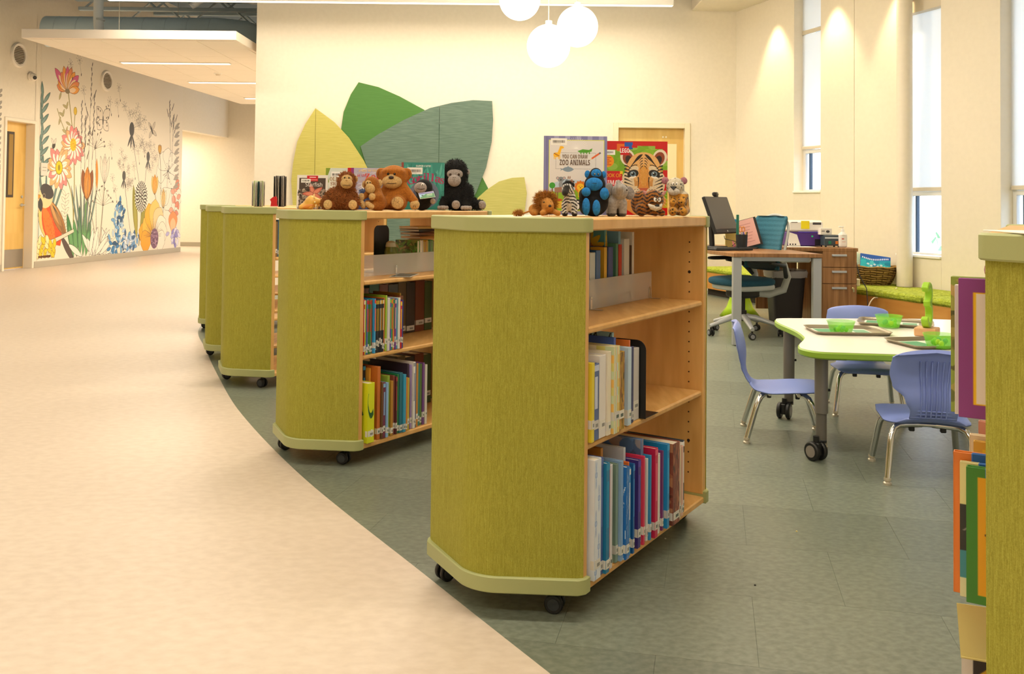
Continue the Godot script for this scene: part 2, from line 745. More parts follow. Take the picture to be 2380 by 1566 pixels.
func shell() -> void:
	edge_curve()
	var pale := PackedVector2Array()
	var green := PackedVector2Array()
	for p in edge:
		pale.append(p)
		green.append(p)
	pale.append_array(PackedVector2Array([Vector2(1.9, 3.0), Vector2(-9.8, 3.0), Vector2(-10.6, -22.2), Vector2(-2.95, -22.2)]))
	green.append_array(PackedVector2Array([Vector2(6.6, 0.7), Vector2(6.4, -2.0), Vector2(3.25, -11.95), Vector2(-2.95, -11.95)]))
	var pf := tri_mat(noise_tex(1024, 0.03, Color(0.80, 0.735, 0.662), Color(0.855, 0.795, 0.727), 11, 6, Vector2(0.6, 1.0)), Vector3.ONE * 0.8, 0.42)
	struct("floor", mb().prism(pale, -0.12, 0.0), pf, "pale beige speckled vinyl floor of the aisle")
	var gf := struct("floor", mb().prism(green, -0.12, -0.002), tone("4c564d", 0.7), "dark green tiled floor of the reading area")
	var u := Vector2(0.9763, 0.2164)
	var w := Vector2(-0.2164, 0.9763)
	var o := Vector2(0.935, -2.529)
	var meshes := 0
	var far := mb()
	for r in range(-27, 10):
		for c in range(-17, 18):
			var sh := 0.0 if posmod(r, 2) == 0 else 0.25
			var base := o + w * (0.4 * r) + u * (0.495 * (c + 0.0) + (0.245 if posmod(r, 2) == 0 else 0.0) + sh * 0.0)
			var sq := PackedVector2Array([base, base + u * 0.4943, base + u * 0.4943 + w * 0.3993, base + w * 0.3993])
			var mid := base + u * 0.25 + w * 0.2
			var unseen := mid.y > -1.4 or mid.y < -9.9 or meshes > 290 or absf(mid.x) > -mid.y * 0.62 + 0.5
			for piece in Geometry2D.intersect_polygons(sq, green):
				if unseen:
					far.prism(piece, -0.004, 0.0)
					continue
				obj("tile", mb().prism(piece, -0.004, 0.0), tile_ms[posmod(r * 5 + c * 3, 3)], gf)
				meshes += 1
	# tiles far away and out of the frame join into one field
	tag(obj("far_tiles", far, tile_ms[0], gf), "", "", "", "stuff")
	# back wall with a door opening
	var zb := -11.8
	var b := mb()
	b.box(Vector3(-1.0, 2.6, zb - 0.15), Vector3(4.74, 5.2, 0.3))
	b.box(Vector3(2.78, 2.6, zb - 0.15), Vector3(0.96, 5.2, 0.3))
	b.box(Vector3(1.835, 3.67, zb - 0.15), Vector3(0.93, 3.06, 0.3))
	struct("wall_back", b, wall_m, "cream back wall of the reading area")
	# end of the back wall and the hall side
	struct("wall_hall", bx(Vector3(-3.22, 2.6, -16.9), Vector3(0.3, 5.2, 9.6)), wall_m, "cream side wall of the hall behind the back wall")
	# far wall of the hall
	var fw := mb()
	fw.box(Vector3(-9.0, 2.6, -21.9), Vector3(6.0, 5.2, 0.3))
	fw.box(Vector3(-4.6, 2.6, -22.7), Vector3(3.2, 5.2, 0.3))
	fw.box(Vector3(-6.06, 2.6, -22.2), Vector3(0.12, 5.2, 0.7))
	fw.box(Vector3(-4.6, 2.95, -22.2), Vector3(3.0, 0.3, 0.9))
	struct("wall_far", fw, wall_m, "cream far wall of the hall with a recess")
	struct("baseboard_far", bx(Vector3(-8.8, 0.05, -21.742), Vector3(5.4, 0.1, 0.016), 0.003), tone("a89f8c", 0.6), "grey rubber baseboard of the far wall")
	# behind and above
	struct("wall_rear", bx(Vector3(-0.8, 2.6, 3.15), Vector3(19, 5.2, 0.3)), wall_m, "cream wall behind the viewer")
	struct("ceiling", bx(Vector3(-1.5, 5.28, -9.8), Vector3(20, 0.16, 26.6)), tone("6c7d8b", 0.8), "dark blue grey exposed roof deck")
	var cl := mb()
	cl.box(Vector3(-0.85, 3.82, -4.9), Vector3(5.6, 0.16, 12.6), 0.01)
	var cloud := struct("ceiling", cl, white_m, "white ceiling panel over the reading area")
	cloud.set_meta("kind", "structure")
	struct("trim_1", bx(Vector3(4.16, 4.45, -5.98), Vector3(3.66, 1.6, 11.62), 0.01), wall_m, "cream bulkhead along the window wall")
	# window wall ----------------------------------------------------
	var f := wall_frame()
	var wm := mb()
	wm.xf = f
	var spans := [[0.0, 1.255], [1.75, 2.312], [2.318, 2.95], [3.53, 4.207], [4.75, 5.6], [6.1, 15.5]]
	for s in spans:
		wm.box(Vector3((s[0] + s[1]) / 2, 2.6, -0.15), Vector3(s[1] - s[0], 5.2, 0.3), 0.002)
	for s in [[1.255, 1.75, 1.262, 3.62], [2.95, 3.53, 0.627, 3.2], [4.207, 4.75, 0.627, 3.62], [5.6, 6.1, 0.627, 3.62]]:
		var m: float = (s[0] + s[1]) / 2
		var ww: float = s[1] - s[0]
		wm.box(Vector3(m, s[2] / 2, -0.15), Vector3(ww, s[2], 0.3))
		wm.box(Vector3(m, (s[3] + 5.2) / 2, -0.15), Vector3(ww, 5.2 - s[3], 0.3))
	wm.box(Vector3(2.315, 2.6, -0.16), Vector3(0.01, 5.2, 0.28))
	struct("wall_right", wm, wall_m, "cream window wall on the right with a joint")
	var cm := mb()
	cm.xf = f
	cm.lathe([Vector2(0.073, 0.345), Vector2(0.073, 3.7)], 28, true, Vector3(3.17, 0, 0.1))
	struct("trim_2", cm, wall_m, "slim round cream column by the second window")

func wall_frame() -> Transform3D:
	return Transform3D(Basis(Vector3(0.309, 0, 0.951), Vector3.UP, Vector3(-0.951, 0, 0.309)), Vector3(2.92, 0, -11.8))

func windows() -> void:
	var f := wall_frame()
	var blind := StandardMaterial3D.new()
	blind.albedo_color = Color(0.93, 0.93, 0.91)
	blind.roughness = 0.9
	blind.backlight_enabled = true
	blind.backlight = Color(0.95, 0.95, 0.95)
	var rail := tone("d8cdb8", 0.5)
	# [from, to, sill, head, blind bottom, blind top]
	var k := 0
	for s in [[1.255, 1.75, 1.262, 3.62, 1.795, 3.6], [2.95, 3.53, 0.627, 3.2, 1.29, 3.02], [4.207, 4.75, 0.627, 3.62, 1.29, 3.6], [5.6, 6.1, 0.627, 3.62, 1.29, 3.6]]:
		k += 1
		var a: float = s[0]
		var b: float = s[1]
		var lo: float = s[2]
		var hi: float = s[3]
		var m := (a + b) / 2
		var root := Node3D.new()
		root.name = "window_%d" % k
		add_child(root)
		root.transform = f
		tag(root, ["tall slim window with a raised sill nearest the room corner", "tall slim window beside the round column", "tall slim window at the right edge behind the near bookcase", "tall slim window out of the frame on the right"][k - 1], "", "", "structure")
		var fr := mb()
		for x in [a + 0.02, b - 0.02]:
			fr.box(Vector3(x, (lo + hi) / 2, -0.16), Vector3(0.04, hi - lo, 0.06), 0.004)
		for y in [lo + 0.02, hi - 0.02, s[4] - 0.045]:
			fr.box(Vector3(m, y, -0.16), Vector3(b - a - 0.08, 0.045, 0.06), 0.004)
		obj("window_frame", fr, tone("e9e7e2", 0.4), root)
		var mu := mb()
		mu.box(Vector3(a + 0.1, (lo + s[4]) / 2, -0.165), Vector3(0.014, s[4] - lo, 0.04), 0.002)
		obj("mullion", mu, tone("33475c", 0.4), root)
		obj("pane", bx(Vector3(m, (lo + hi) / 2, -0.17), Vector3(b - a - 0.06, hi - lo - 0.06, 0.006)), glass_m, root)
		obj("sill", bx(Vector3(m, lo + 0.012, -0.06), Vector3(b - a, 0.024, 0.16), 0.004), tone("f6f3ec", 0.4), root)
		var cover := mb()
		var top: float = s[5]
		if k == 1:
			cover.box(Vector3(m, (3.18 + top) / 2, -0.115), Vector3(b - a - 0.02, top - 3.18, 0.002))
			top = 3.12
			obj("blind_rail", bx(Vector3(m, 3.15, -0.112), Vector3(b - a - 0.015, 0.05, 0.016), 0.003), rail, root)
		cover.box(Vector3(m, (s[4] + top) / 2, -0.115), Vector3(b - a - 0.02, top - s[4], 0.002))
		obj("blind", cover, blind, root)
		obj("blind_rail", bx(Vector3(m, s[4] - 0.004, -0.112), Vector3(b - a - 0.015, 0.038, 0.018), 0.005), rail, root)
		if k == 2:
			obj("blind_cassette", bx(Vector3(m, 3.11, -0.08), Vector3(b - a, 0.19, 0.09), 0.004), rail, root)
	# outside, a pale yard and a pale facade
	struct("ground", bx(Vector3(14, -0.3, -10), Vector3(18, 0.2, 40)), tone("d9d7d0", 0.9), "pale paving outside the windows")
	var fac := mb()
	fac.box(Vector3(15.0, 2.5, -14), Vector3(0.4, 6.0, 30))
	var fo := obj("outside_building", fac, tone("e9ebea", 0.8))
	tag(fo, "pale building seen through the window by the column", "building")
	for i in 6:
		var wi := bx(Vector3(14.78, 1.6, -22.0 + i * 3.0), Vector3(0.06, 1.5, 1.6), 0.02)
		obj("window", wi, tone("b9c6cc", 0.3), fo)
	var sh := thing("shrub", "green shrub outside below the pale building", "shrub", Vector3(12.2, -0.2, -22.2))
	var rng := RandomNumberGenerator.new()
	rng.seed = 12
	var leaf := mb()
	for i in 260:
		var p := Vector3(rng.randfn() * 0.7, 0.25 + absf(rng.randfn()) * 0.28, rng.randfn() * 1.2)
		leaf.xf = Transform3D(Basis.from_euler(Vector3(rng.randf() * 6, rng.randf() * 6, rng.randf() * 6)), p)
		leaf.quad(Vector3(-0.05, 0, -0.09), Vector3(0.05, 0, -0.09), Vector3(0.03, 0.02, 0.09), Vector3(-0.03, 0.02, 0.09))
	tag(obj("foliage", leaf, tone("6f9a63", 0.7), sh), "", "", "", "stuff")
	obj("stem", mb().tube([Vector3(0, 0, 0), Vector3(0.03, 0.2, 0.02), Vector3(0, 0.45, 0)], 0.03, 8), tone("6a5638", 0.8), sh)

# lamps -------------------------------------------------------------
func area(parent: Node, at: Vector3, sz: Vector2, energy: float, c := WARM, down := Vector3.DOWN) -> void:
	var l := AreaLight3D.new()
	l.name = "light"
	parent.add_child(l, true)
	l.area_size = sz
	l.area_normalize_energy = true
	l.light_energy = energy
	l.light_color = c
	l.shadow_enabled = true
	l.area_range = 40.0
	l.area_attenuation = 2.0
	l.position = at
	l.basis = Basis.looking_at(down, Vector3.RIGHT if absf(down.y) > 0.9 else Vector3.UP)

func linear_lamp(label: String, at: Vector3, length: float, energy: float, along_z := false, hang := 0.0, deep := 0.07) -> Node3D:
	var o := thing("linear_lamp", label, "lamp", at, PI / 2 if along_z else 0.0)
	obj("housing", bx(Vector3(0, deep / 2, 0), Vector3(length, deep, 0.075), 0.006), tone("f2eee6", 0.5), o)
	obj("diffuser", bx(Vector3(0, -0.004, 0), Vector3(length - 0.02, 0.008, 0.06), 0.003), glow_m, o)
	if hang > 0:
		for x in [-length * 0.36, length * 0.13]:
			obj("cable", mb().tube([Vector3(x, deep, 0), Vector3(x, deep + hang, 0)], 0.004, 6), tone("c9c4b8", 0.5), o)
	area(o, Vector3(0, -0.02, 0), Vector2(0.06, length - 0.02), energy)
	if hang > 0:
		# these fittings also light upwards
		obj("top_diffuser", bx(Vector3(0, deep + 0.003, 0), Vector3(length - 0.02, 0.006, 0.05), 0.002), glow_m, o)
		area(o, Vector3(0, deep + 0.02, 0), Vector2(0.05, length - 0.02), energy * 0.45, WARM, Vector3.UP)
	return o

func lights() -> void:
	linear_lamp("long slim white linear lamp hung before the back wall", Vector3(-1.483, 3.5, -10.8), 6.8, 8.2, false, 0.165)
	for z in [-7.2, -5.2, -2.2, 0.8]:
		linear_lamp(["slim lamp in the ceiling panel nearest the globes, out of frame", "slim lamp in the ceiling panel above the third bookcase", "slim lamp in the ceiling panel above the nearest bookcase", "slim lamp in the ceiling panel behind the viewer"][[-7.2, -5.2, -2.2, 0.8].find(z)], Vector3(0.2, 3.66, z), 4.0, 8.0)
	for z in [-7.5, -4.0, -0.5]:
		linear_lamp(["far pendant lamp above the pale aisle, out of frame", "middle pendant lamp above the pale aisle, out of frame", "near pendant lamp above the pale aisle, out of frame"][[-7.5, -4.0, -0.5].find(z)], Vector3(-4.6, 3.7, z), 2.6, 5.6, false, 1.4)
	# globes
	var gi := 0
	for g in [[0.053, 2.962, -8.2, 0.187], [0.32, 2.543, -8.2, 0.197], [0.607, 2.792, -8.55, 0.195]]:
		var o := thing("globe_lamp", ["white globe pendant cut off by the top edge", "white globe pendant hanging lowest of the three", "white globe pendant overlapping the lowest one on its right"][gi], "lamp", Vector3(g[0], g[1], g[2]), 0.0, "white globe pendants")
		obj("globe", mb().ell(Vector3.ZERO, Vector3.ONE * g[3], Basis(), 40), glow_m, o)
		obj("collar", mb().cyl(Vector3(0, g[3] + 0.008, 0), Vector3.UP, 0.03, 0.05, 16), white_m, o)
		var top := Vector3([0.0, 0.0, -0.18][gi], 3.74 - g[1], 0)
		obj("cord", mb().tube([Vector3(0, g[3] + 0.02, 0), top], 0.0045, 6), tone("efe3cf", 0.6), o)
		var l := OmniLight3D.new()
		l.name = "light"
		o.add_child(l)
		l.light_color = WARM
		l.light_energy = 1.2
		l.light_size = 0.1
		l.omni_range = 30
		l.omni_attenuation = 2
		l.shadow_enabled = true
		gi += 1
	# downlights that graze the window wall
	var f := wall_frame()
	gi = 0
	for t in [0.92, 2.03, 3.05]:
		var o := thing("downlight", "recessed round downlight in the bulkhead, %s from the corner" % ["first", "second", "third"][gi], "lamp")
		o.transform = f * Transform3D(Basis(), Vector3(t, 3.64, 0.2))
		obj("trim_ring", mb().lathe([Vector2(0.05, 0.0), Vector2(0.07, -0.006), Vector2(0.07, 0.012)], 24), white_m, o)
		obj("lens", mb().cyl(Vector3(0, 0.004, 0), Vector3.UP, 0.05, 0.006, 24), glow_m, o)
		var s := SpotLight3D.new()
		s.name = "light"
		o.add_child(s)
		s.position = Vector3(0, -0.03, 0)
		s.rotation.x = -PI / 2
		s.light_energy = 3.2
		s.light_color = Color(1, 0.88, 0.7)
		s.light_size = 0.03
		s.spot_angle = 32
		s.spot_angle_attenuation = 0.6
		s.spot_range = 30
		s.spot_attenuation = 2
		s.shadow_enabled = true
		gi += 1

# bookcases ---------------------------------------------------------
var cabs := []

func bullet(grow: float, x0: float, back: float) -> PackedVector2Array:
	# plan of an end panel in (x, z): flat back at x = back, rounded nose towards -x
	var p := PackedVector2Array()
	p.append(Vector2(back, 0.256 + grow))
	p.append(Vector2(x0 + 0.012, 0.256 + grow))
	p.append(Vector2(x0 - grow, 0.243 + grow))
	var c := Curve2D.new()
	c.add_point(Vector2(x0 - 0.1045 - grow, 0.062), Vector2.ZERO, Vector2(-0.02, -0.035))
	c.add_point(Vector2(x0 - 0.1045 - grow, -0.062), Vector2(-0.02, 0.035), Vector2.ZERO)
	for q in c.tessellate_even_length(5, 0.01):
		p.append(q)
	p.append(Vector2(x0 - grow, -0.243 - grow))
	p.append(Vector2(x0 + 0.012, -0.256 - grow))
	p.append(Vector2(back, -0.256 - grow))
	return p

func mirrored(p: PackedVector2Array, length: float) -> PackedVector2Array:
	var q := PackedVector2Array()
	for a in p:
		q.append(Vector2(length - a.x, a.y))
	return q

func bookcase(label: String, at: Vector3, turn: float, shelves: Array, length := 0.93) -> Node3D:
	var o := thing("mobile_bookcase", label, "bookcase", at, turn, "green mobile bookcases along the aisle")
	cabs.append(o)
	for e in 2:
		var body := bullet(0.0, 0.0, 0.012)
		var lip := bullet(0.009, 0.0, 0.035)
		if e == 1:
			body = mirrored(body, length)
			lip = mirrored(lip, length)
		obj("end_panel", mb().prism(body, 0.1, 1.035, 0.003), cloth_m, o)
		obj("top_band", mb().prism(lip, 1.028, CABH, 0.003), band_m, o)
		obj("bottom_band", mb().prism(lip, 0.07, 0.113, 0.003), band_m, o)
		var sx := 0.0245 if e == 0 else length - 0.0245
		obj("side_panel", bx(Vector3(sx, 0.57, 0), Vector3(0.025, 0.94, 0.508), 0.003), maple_m, o)
		var holes := mb()
		var hx := 0.0373 if e == 0 else length - 0.0373
		for i in 24:
			for z in [-0.2, 0.2]:
				holes.cyl(Vector3(hx, 0.17 + i * 0.035, z), Vector3.RIGHT, 0.0028, 0.001, 8)
		for y in [0.28, 0.87]:
			for z in [-0.2, 0.2]:
				holes.cyl(Vector3(hx, y, z), Vector3.RIGHT, 0.0055, 0.001, 10)
		tag(obj("pin_hole", holes, tone("2a1c10", 0.8), o), "", "", "", "stuff")
	obj("top_board", bx(Vector3(length / 2, 1.0495, 0), Vector3(length - 0.07, 0.033, 0.522), 0.004), maple_m, o)
	obj("bottom_board", bx(Vector3(length / 2, 0.081, 0), Vector3(length - 0.05, 0.022, 0.512), 0.004), maple_m, o)
	for y in shelves:
		obj("shelf", bx(Vector3(length / 2, y - 0.0095, 0), Vector3(length - 0.08, 0.019, 0.5), 0.005), maple_m, o)
		for x in [0.041, length - 0.041]:
			obj("shelf_clip", bx(Vector3(x, y - 0.022, 0.2), Vector3(0.008, 0.014, 0.012), 0.002), steel_m, o)
	for x in [0.02, length - 0.02]:
		for z in [-0.205, 0.165]:
			caster(o, Vector3(x, 0, z), 0.026, 0.3 if z > 0 else 1.2, "33363a")
	return o

func caster(o: Node3D, at: Vector3, r: float, turn: float, hub := "55585c") -> void:
	var x := Transform3D(Basis(Vector3.UP, turn), at)
	var m := mb()
	m.xf = x
	m.box(Vector3(0, r * 1.25, 0), Vector3(r * 0.55, r * 1.3, r * 1.2), 0.003)
	m.cyl(Vector3(0, r * 2.0, 0), Vector3.UP, r * 0.3, r * 1.1, 14)
	m.cyl(Vector3(0, r, 0), Vector3.RIGHT, r * 0.2, r * 1.0, 10)
	var c := obj("caster", m, black_m, o)
	for s in [-1.0, 1.0]:
		var w := mb()
		w.xf = x
		w.cyl(Vector3(s * r * 0.55, r, 0), Vector3.RIGHT, r, r * 0.5, 24, r * 0.12)
		obj("wheel", w, black_m, c)
		var h := mb()
		h.xf = x
		h.cyl(Vector3(s * r * 0.81, r, 0), Vector3.RIGHT, r * 0.62, 0.003, 20)
		obj("hub", h, tone(hub, 0.4), c)

func bookcases() -> void:
	bookcase("nearest green bookcase with zoo toys on its top", Vector3(-0.0215, 0, -2.552), deg_to_rad(57.3), [0.46, 0.772])
	bookcase("second green bookcase, with brown monkeys on its top", Vector3(-0.845, 0, -3.922), deg_to_rad(55.0), [0.46, 0.772])
	bookcase("third green bookcase, with books standing open on top", Vector3(-1.612, 0, -5.486), deg_to_rad(50.5), [0.46, 0.772])
	bookcase("fourth green bookcase, mostly hidden behind the third", Vector3(-2.005, 0, -6.352), deg_to_rad(50.0), [0.46, 0.772], 0.8)
	bookcase("farthest green bookcase, a sliver at the far end of the row", Vector3(-2.52, 0, -7.705), deg_to_rad(46.0), [0.46, 0.772])
	bookcase("green bookcase cut off by the right edge of the picture", Vector3(0.914, 0, -1.196), deg_to_rad(59.0), [0.46, 0.772])

# the hall on the left ----------------------------------------------
func left_frame() -> Transform3D:
	return Transform3D(Basis(Vector3(0.1015, 0, -0.9948), Vector3.UP, Vector3(0.9948, 0, 0.1015)), Vector3(-7.6, 0, -14.5))

const MK := 380.0

func mp(s: float, h: float) -> Vector2:
	return Vector2(s * MK, (3.7 - h) * MK)

func daisy(k: Ink, c: Vector2, r: float, tip: Color, tip2: Color, rng: RandomNumberGenerator, from := 0.0, to := TAU, count := 14) -> void:
	var line := Color("5a4038")
	for i in count:
		var a := from + (to - from) * i / count + rng.randf_range(-0.1, 0.1)
		var l := r * rng.randf_range(0.88, 1.12)
		k.petal(c, a, l, r * 0.42, tip if rng.randf() < 0.6 else tip2, line, 2.0, Color("fbefe2"), 0.9)
		k.curve(c, c + Vector2.from_angle(a) * l * 0.4, c + Vector2.from_angle(a + 0.05) * l * 0.72, 1.5, Color("8b6a60"))

func fluff(k: Ink, c: Vector2, r: float, rng: RandomNumberGenerator, n := 9, dark := Color("6b635a")) -> void:
	for i in n:
		var a := TAU * i / n + rng.randf_range(-0.2, 0.2)
		var e := c + Vector2.from_angle(a) * r * rng.randf_range(0.7, 1.1)
		k.line([c, e], 1.3, dark)
		k.line([e, e + Vector2.from_angle(a + 0.7) * r * 0.25], 1.2, dark)
		k.line([e, e + Vector2.from_angle(a - 0.7) * r * 0.25], 1.2, dark)

func dandelion(k: Ink, c: Vector2, r: float, foot: Vector2, rng: RandomNumberGenerator) -> void:
	var ink := Color("4a4744")
	k.curve(c, c.lerp(foot, 0.5) + Vector2(-10, 0), foot, 6, Color("5d5852"), 4)
	for i in 26:
		var a := rng.randf_range(-2.6, 1.4)
		var l := r * rng.randf_range(1.6, 3.6)
		var e := c + Vector2.from_angle(a) * l
		k.line([c, e], 1.2, Color("a39a8d"))
		fluff(k, e, r * 0.55, rng, 7)
	k.oval(c, r * 0.62, r * 0.95, ink)
	for i in 3:
		k.petal(c + Vector2(0, r * 0.6), PI / 2 + [-0.45, 0.1, 0.5][i], r * 2.0, r * 0.35, ink)

func grass(k: Ink, foot: Vector2, top: Vector2, rng: RandomNumberGenerator, c := Color("5a5148")) -> void:
	k.curve(foot, foot.lerp(top, 0.5) + Vector2(-8, 0), top, 4, c, 2)
	for i in 9:
		var t := 1.0 - i * 0.035
		var p := foot.lerp(top, t)
		k.petal(p, -PI / 2 + (0.25 if i % 2 == 0 else -0.25), 30, 8, c.lightened(0.15), c, 1.4)
	for b in 3:
		var p := foot.lerp(top, 0.45 + b * 0.13)
		var e := p + Vector2((38 + b * 8) * (1 if b % 2 == 0 else -1), -110)
		k.curve(p, p + Vector2(0, -60), e, 3, c, 2)
		for i in 6:
			k.petal(p.lerp(e, 0.6 + i * 0.08), -PI / 2 + (0.4 if b % 2 == 0 else -0.4), 24, 7, c.lightened(0.1), c, 1.2)

func umbel(k: Ink, c: Vector2, foot: Vector2, r: float, rng: RandomNumberGenerator) -> void:
	var ink := Color("5a5046")
	k.curve(foot, foot.lerp(c, 0.5), c, 5, ink, 3)
	for i in 10:
		var a := -PI / 2 + (i - 4.5) * 0.3
		var e := c + Vector2.from_angle(a) * r * rng.randf_range(0.75, 1.1)
		k.curve(c, c.lerp(e, 0.5) + Vector2(0, -8), e, 2, ink)
		for j in 4:
			k.oval(e + Vector2(rng.randf_range(-9, 9), rng.randf_range(-9, 6)), 4, 5, ink)

func tulip(k: Ink, c: Vector2, w: float, h: float, a: Color, b: Color, line: Color, foot: Vector2) -> void:
	k.curve(c + Vector2(0, h * 0.4), c.lerp(foot, 0.5) + Vector2(14, 0), foot, 7, Color("6f6a4e"), 5)
	var root := c + Vector2(0, h * 0.5)
	k.petal(root, -PI / 2 - 0.28, h, w * 0.6, b, line, 2.5)
	k.petal(root, -PI / 2 + 0.28, h, w * 0.6, b, line, 2.5)
	k.petal(root, -PI / 2, h * 1.05, w * 0.72, a, line, 2.5, a.lightened(0.12))
	for i in 5:
		k.curve(root, root + Vector2((i - 2) * w * 0.16, -h * 0.5), root + Vector2((i - 2) * w * 0.05, -h * 0.95), 1.4, line)

func mural_tex() -> ImageTexture:
	var k := Ink.new(1880, 1370, Color(0.93, 0.893, 0.82))
	var rng := RandomNumberGenerator.new()
	rng.seed = 77
	var ink := Color("3f3932")
	var olive := Color("8d8440")
	var leafc := Color("5f7f78")
	# tall leaves on the left
	for i in 16:
		var h := 1.45 + i * 0.085
		var p := mp(0.04 + 0.03 * sin(i), h)
		k.petal(p, -0.9 + (0.35 if i % 2 == 0 else -0.5) - 0.02 * i, 105, 26, leafc, ink, 2, leafc.lightened(0.15))
	k.curve(mp(0.03, 0.3), mp(0.0, 1.6), mp(0.06, 2.85), 5, leafc)
	for i in 7:
		k.petal(mp(0.05 + i * 0.05, 0.75), -PI / 2 + (i - 3) * 0.16, 330, 20, Color("64807b"), ink, 1.6)
	# daisies and their stems
	k.curve(mp(0.74, 2.95), mp(0.86, 2.5), mp(0.93, 2.1), 8, olive)
	k.curve(mp(0.97, 2.58), mp(0.93, 2.4), mp(0.96, 2.2), 7, olive)
	k.curve(mp(0.93, 2.0), mp(1.02, 1.5), mp(0.98, 0.5), 9, olive)
	k.curve(mp(0.54, 1.6), mp(0.98, 1.4), mp(0.98, 0.7), 8, olive)
	k.curve(mp(0.45, 2.6), mp(0.6, 2.3), mp(0.9, 2.0), 6, olive)
	for i in 9:
		k.petal(mp(0.5 + (i % 3) * 0.1, 2.75 - i * 0.07), -1.2 + (i % 2) * 1.5, 58, 18, Color("b5a878"), Color("7d7048"), 1.6)
	var pink := Color("e58a86")
	var peach := Color("f0b27c")
	for i in 11:
		var a := -PI * 0.93 + PI * 0.86 * i / 10.0
		k.petal(mp(0.72, 2.92), a, rng.randf_range(0.34, 0.5) * MK * (1.0 if i > 1 and i < 9 else 0.8), 52, [Color("e9915a"), Color("efa447"), Color("d8638c")][(i * 7) % 3], Color("6b3a34"), 2.5, Color("f6d9b4") if i % 3 else Color("f0b568"), 1.0)
	k.oval(mp(0.73, 2.92), 26, 16, Color("8b7a5a"))
	k.oval(mp(0.97, 2.61), 18, 26, Color("e0bd38"))
	k.ring(mp(0.97, 2.61), 18, 26, 2.5, Color("7d6420"))
	daisy(k, mp(0.93, 2.03), 0.34 * MK, pink, peach, rng)
	k.oval(mp(0.93, 2.03), 34, 42, Color("f0c21a"))
	for i in 40:
		k.oval(mp(0.93, 2.03) + Vector2(rng.randf_range(-26, 26), rng.randf_range(-32, 32)), 3, 3, Color("d99a0e"))
	daisy(k, mp(0.54, 1.62), 0.36 * MK, peach, pink, rng)
	k.oval(mp(0.54, 1.62), 38, 44, Color("f2c90a"))
	k.ring(mp(0.54, 1.62), 37, 43, 5, Color("7c6a14"))
	k.oval(mp(0.54, 1.62), 12, 20, Color("9a8a1c"))
	# bee
	k.oval(mp(0.38, 1.98), 16, 22, ink, 0.5)
	k.petal(mp(0.38, 2.0), -1.0, 46, 18, Color("ddd3c4"), ink, 1.5)
	k.petal(mp(0.38, 2.0), -2.2, 46, 18, Color("ddd3c4"), ink, 1.5)
	# sketchy leaf sprays
	for i in 12:
		k.petal(mp(0.72 + 0.03 * (i % 2), 0.5 + i * 0.06), -PI / 2 + (0.9 if i % 2 == 0 else -0.9), 60, 22, Color("efe2cd"), ink, 1.6)
	# dark green leaves
	for i in 5:
		k.petal(mp(1.02 + i * 0.09, 0.1), -PI / 2 + (i - 2.4) * 0.12, [300, 250, 340, 380, 250][i], 56, [Color("3f7a45"), Color("58935a"), Color("3d6f4a"), Color("6a9a5c"), Color("507f52")][i], ink, 2, Color("6aa066"))
	for i in 7:
		k.petal(mp(1.15 + i * 0.05, 0.5), -PI / 2 + (i - 3) * 0.1, 330, 18, Color("6a7f78"), ink, 1.5)
	# bird
	k.petal(mp(0.62, 0.5), 0.86, 250, 46, Color("5a4a42"), ink, 2.5)
	k.petal(mp(0.06, 1.12), 1.02, 345, 190, Color("efc877"), ink, 2.5)
	k.petal(mp(0.14, 1.04), 0.98, 330, 180, Color("e4501e"), Color("8a2e12"), 2.0)
	k.petal(mp(0.13, 1.0), 1.12, 300, 90, Color("ea7a2c"))
	for i in 120:
		var q := mp(0.36 + rng.randfn() * 0.09, 0.62 + rng.randfn() * 0.13)
		k.line([q, q + Vector2(4, 9)], 2.4, Color("c43a10") if i % 2 else Color("ee7a34"))
	k.petal(mp(0.3, 1.08), 0.9, 300, 84, Color("a8743c"), ink, 2.5, Color("c79559"))
	for i in 6:
		k.curve(mp(0.38, 1.0), mp(0.5 + i * 0.025, 0.82), mp(0.68 + i * 0.015, 0.52), 2, ink)
	k.oval(mp(0.19, 1.12), 74, 66, Color("e9cf9a"))
	k.oval(mp(0.23, 1.22), 70, 44, Color("413e3e"), 0.35)
	k.petal(mp(0.05, 1.12), 1.45, 90, 44, Color("3d3a3a"))
	k.oval(mp(0.15, 1.15), 15, 15, Color("8a7a6c"))
	k.oval(mp(0.15, 1.15), 8, 8, Color("1d1a18"))
	k.petal(mp(0.06, 1.15), PI - 0.3, 44, 24, Color("e3962a"), ink, 2)
	k.line([mp(0.33, 0.38), mp(0.6, 0.45), mp(1.0, 0.56)], 30, Color("e6d7bf"), 20)
	k.line([mp(0.33, 0.42), mp(0.6, 0.48), mp(1.0, 0.59)], 2.5, ink)
	k.line([mp(0.33, 0.34), mp(0.6, 0.41), mp(1.0, 0.53)], 2.5, ink)
	# sunflower leaves in the corner
	for i in 22:
		k.petal(mp(0.04 + (i % 6) * 0.085, 0.13 + (i / 6) * 0.075), -PI / 2 + (i % 5 - 2) * 0.35, 66, 34, Color("f0c92c") if i % 3 else Color("f5e3a8"), Color("6b5314"), 2.2)
	for i in 14:
		k.oval(mp(0.2 + rng.randfn() * 0.09, 0.16), 10, 8, Color("5a3416"))
	# tulips
	tulip(k, mp(1.38, 1.36), 118, 215, Color("d98a2e"), Color("8f5224"), Color("4a2d18"), mp(1.72, 0.2))
	tulip(k, mp(1.93, 1.64), 74, 200, Color(0.93, 0.89, 0.82), Color(0.9, 0.86, 0.79), ink, mp(1.8, 0.3))
	k.petal(mp(1.69, 1.28), -PI / 2 - 0.05, 210, 30, Color("e08f2e"), Color("7a4a1e"), 2)
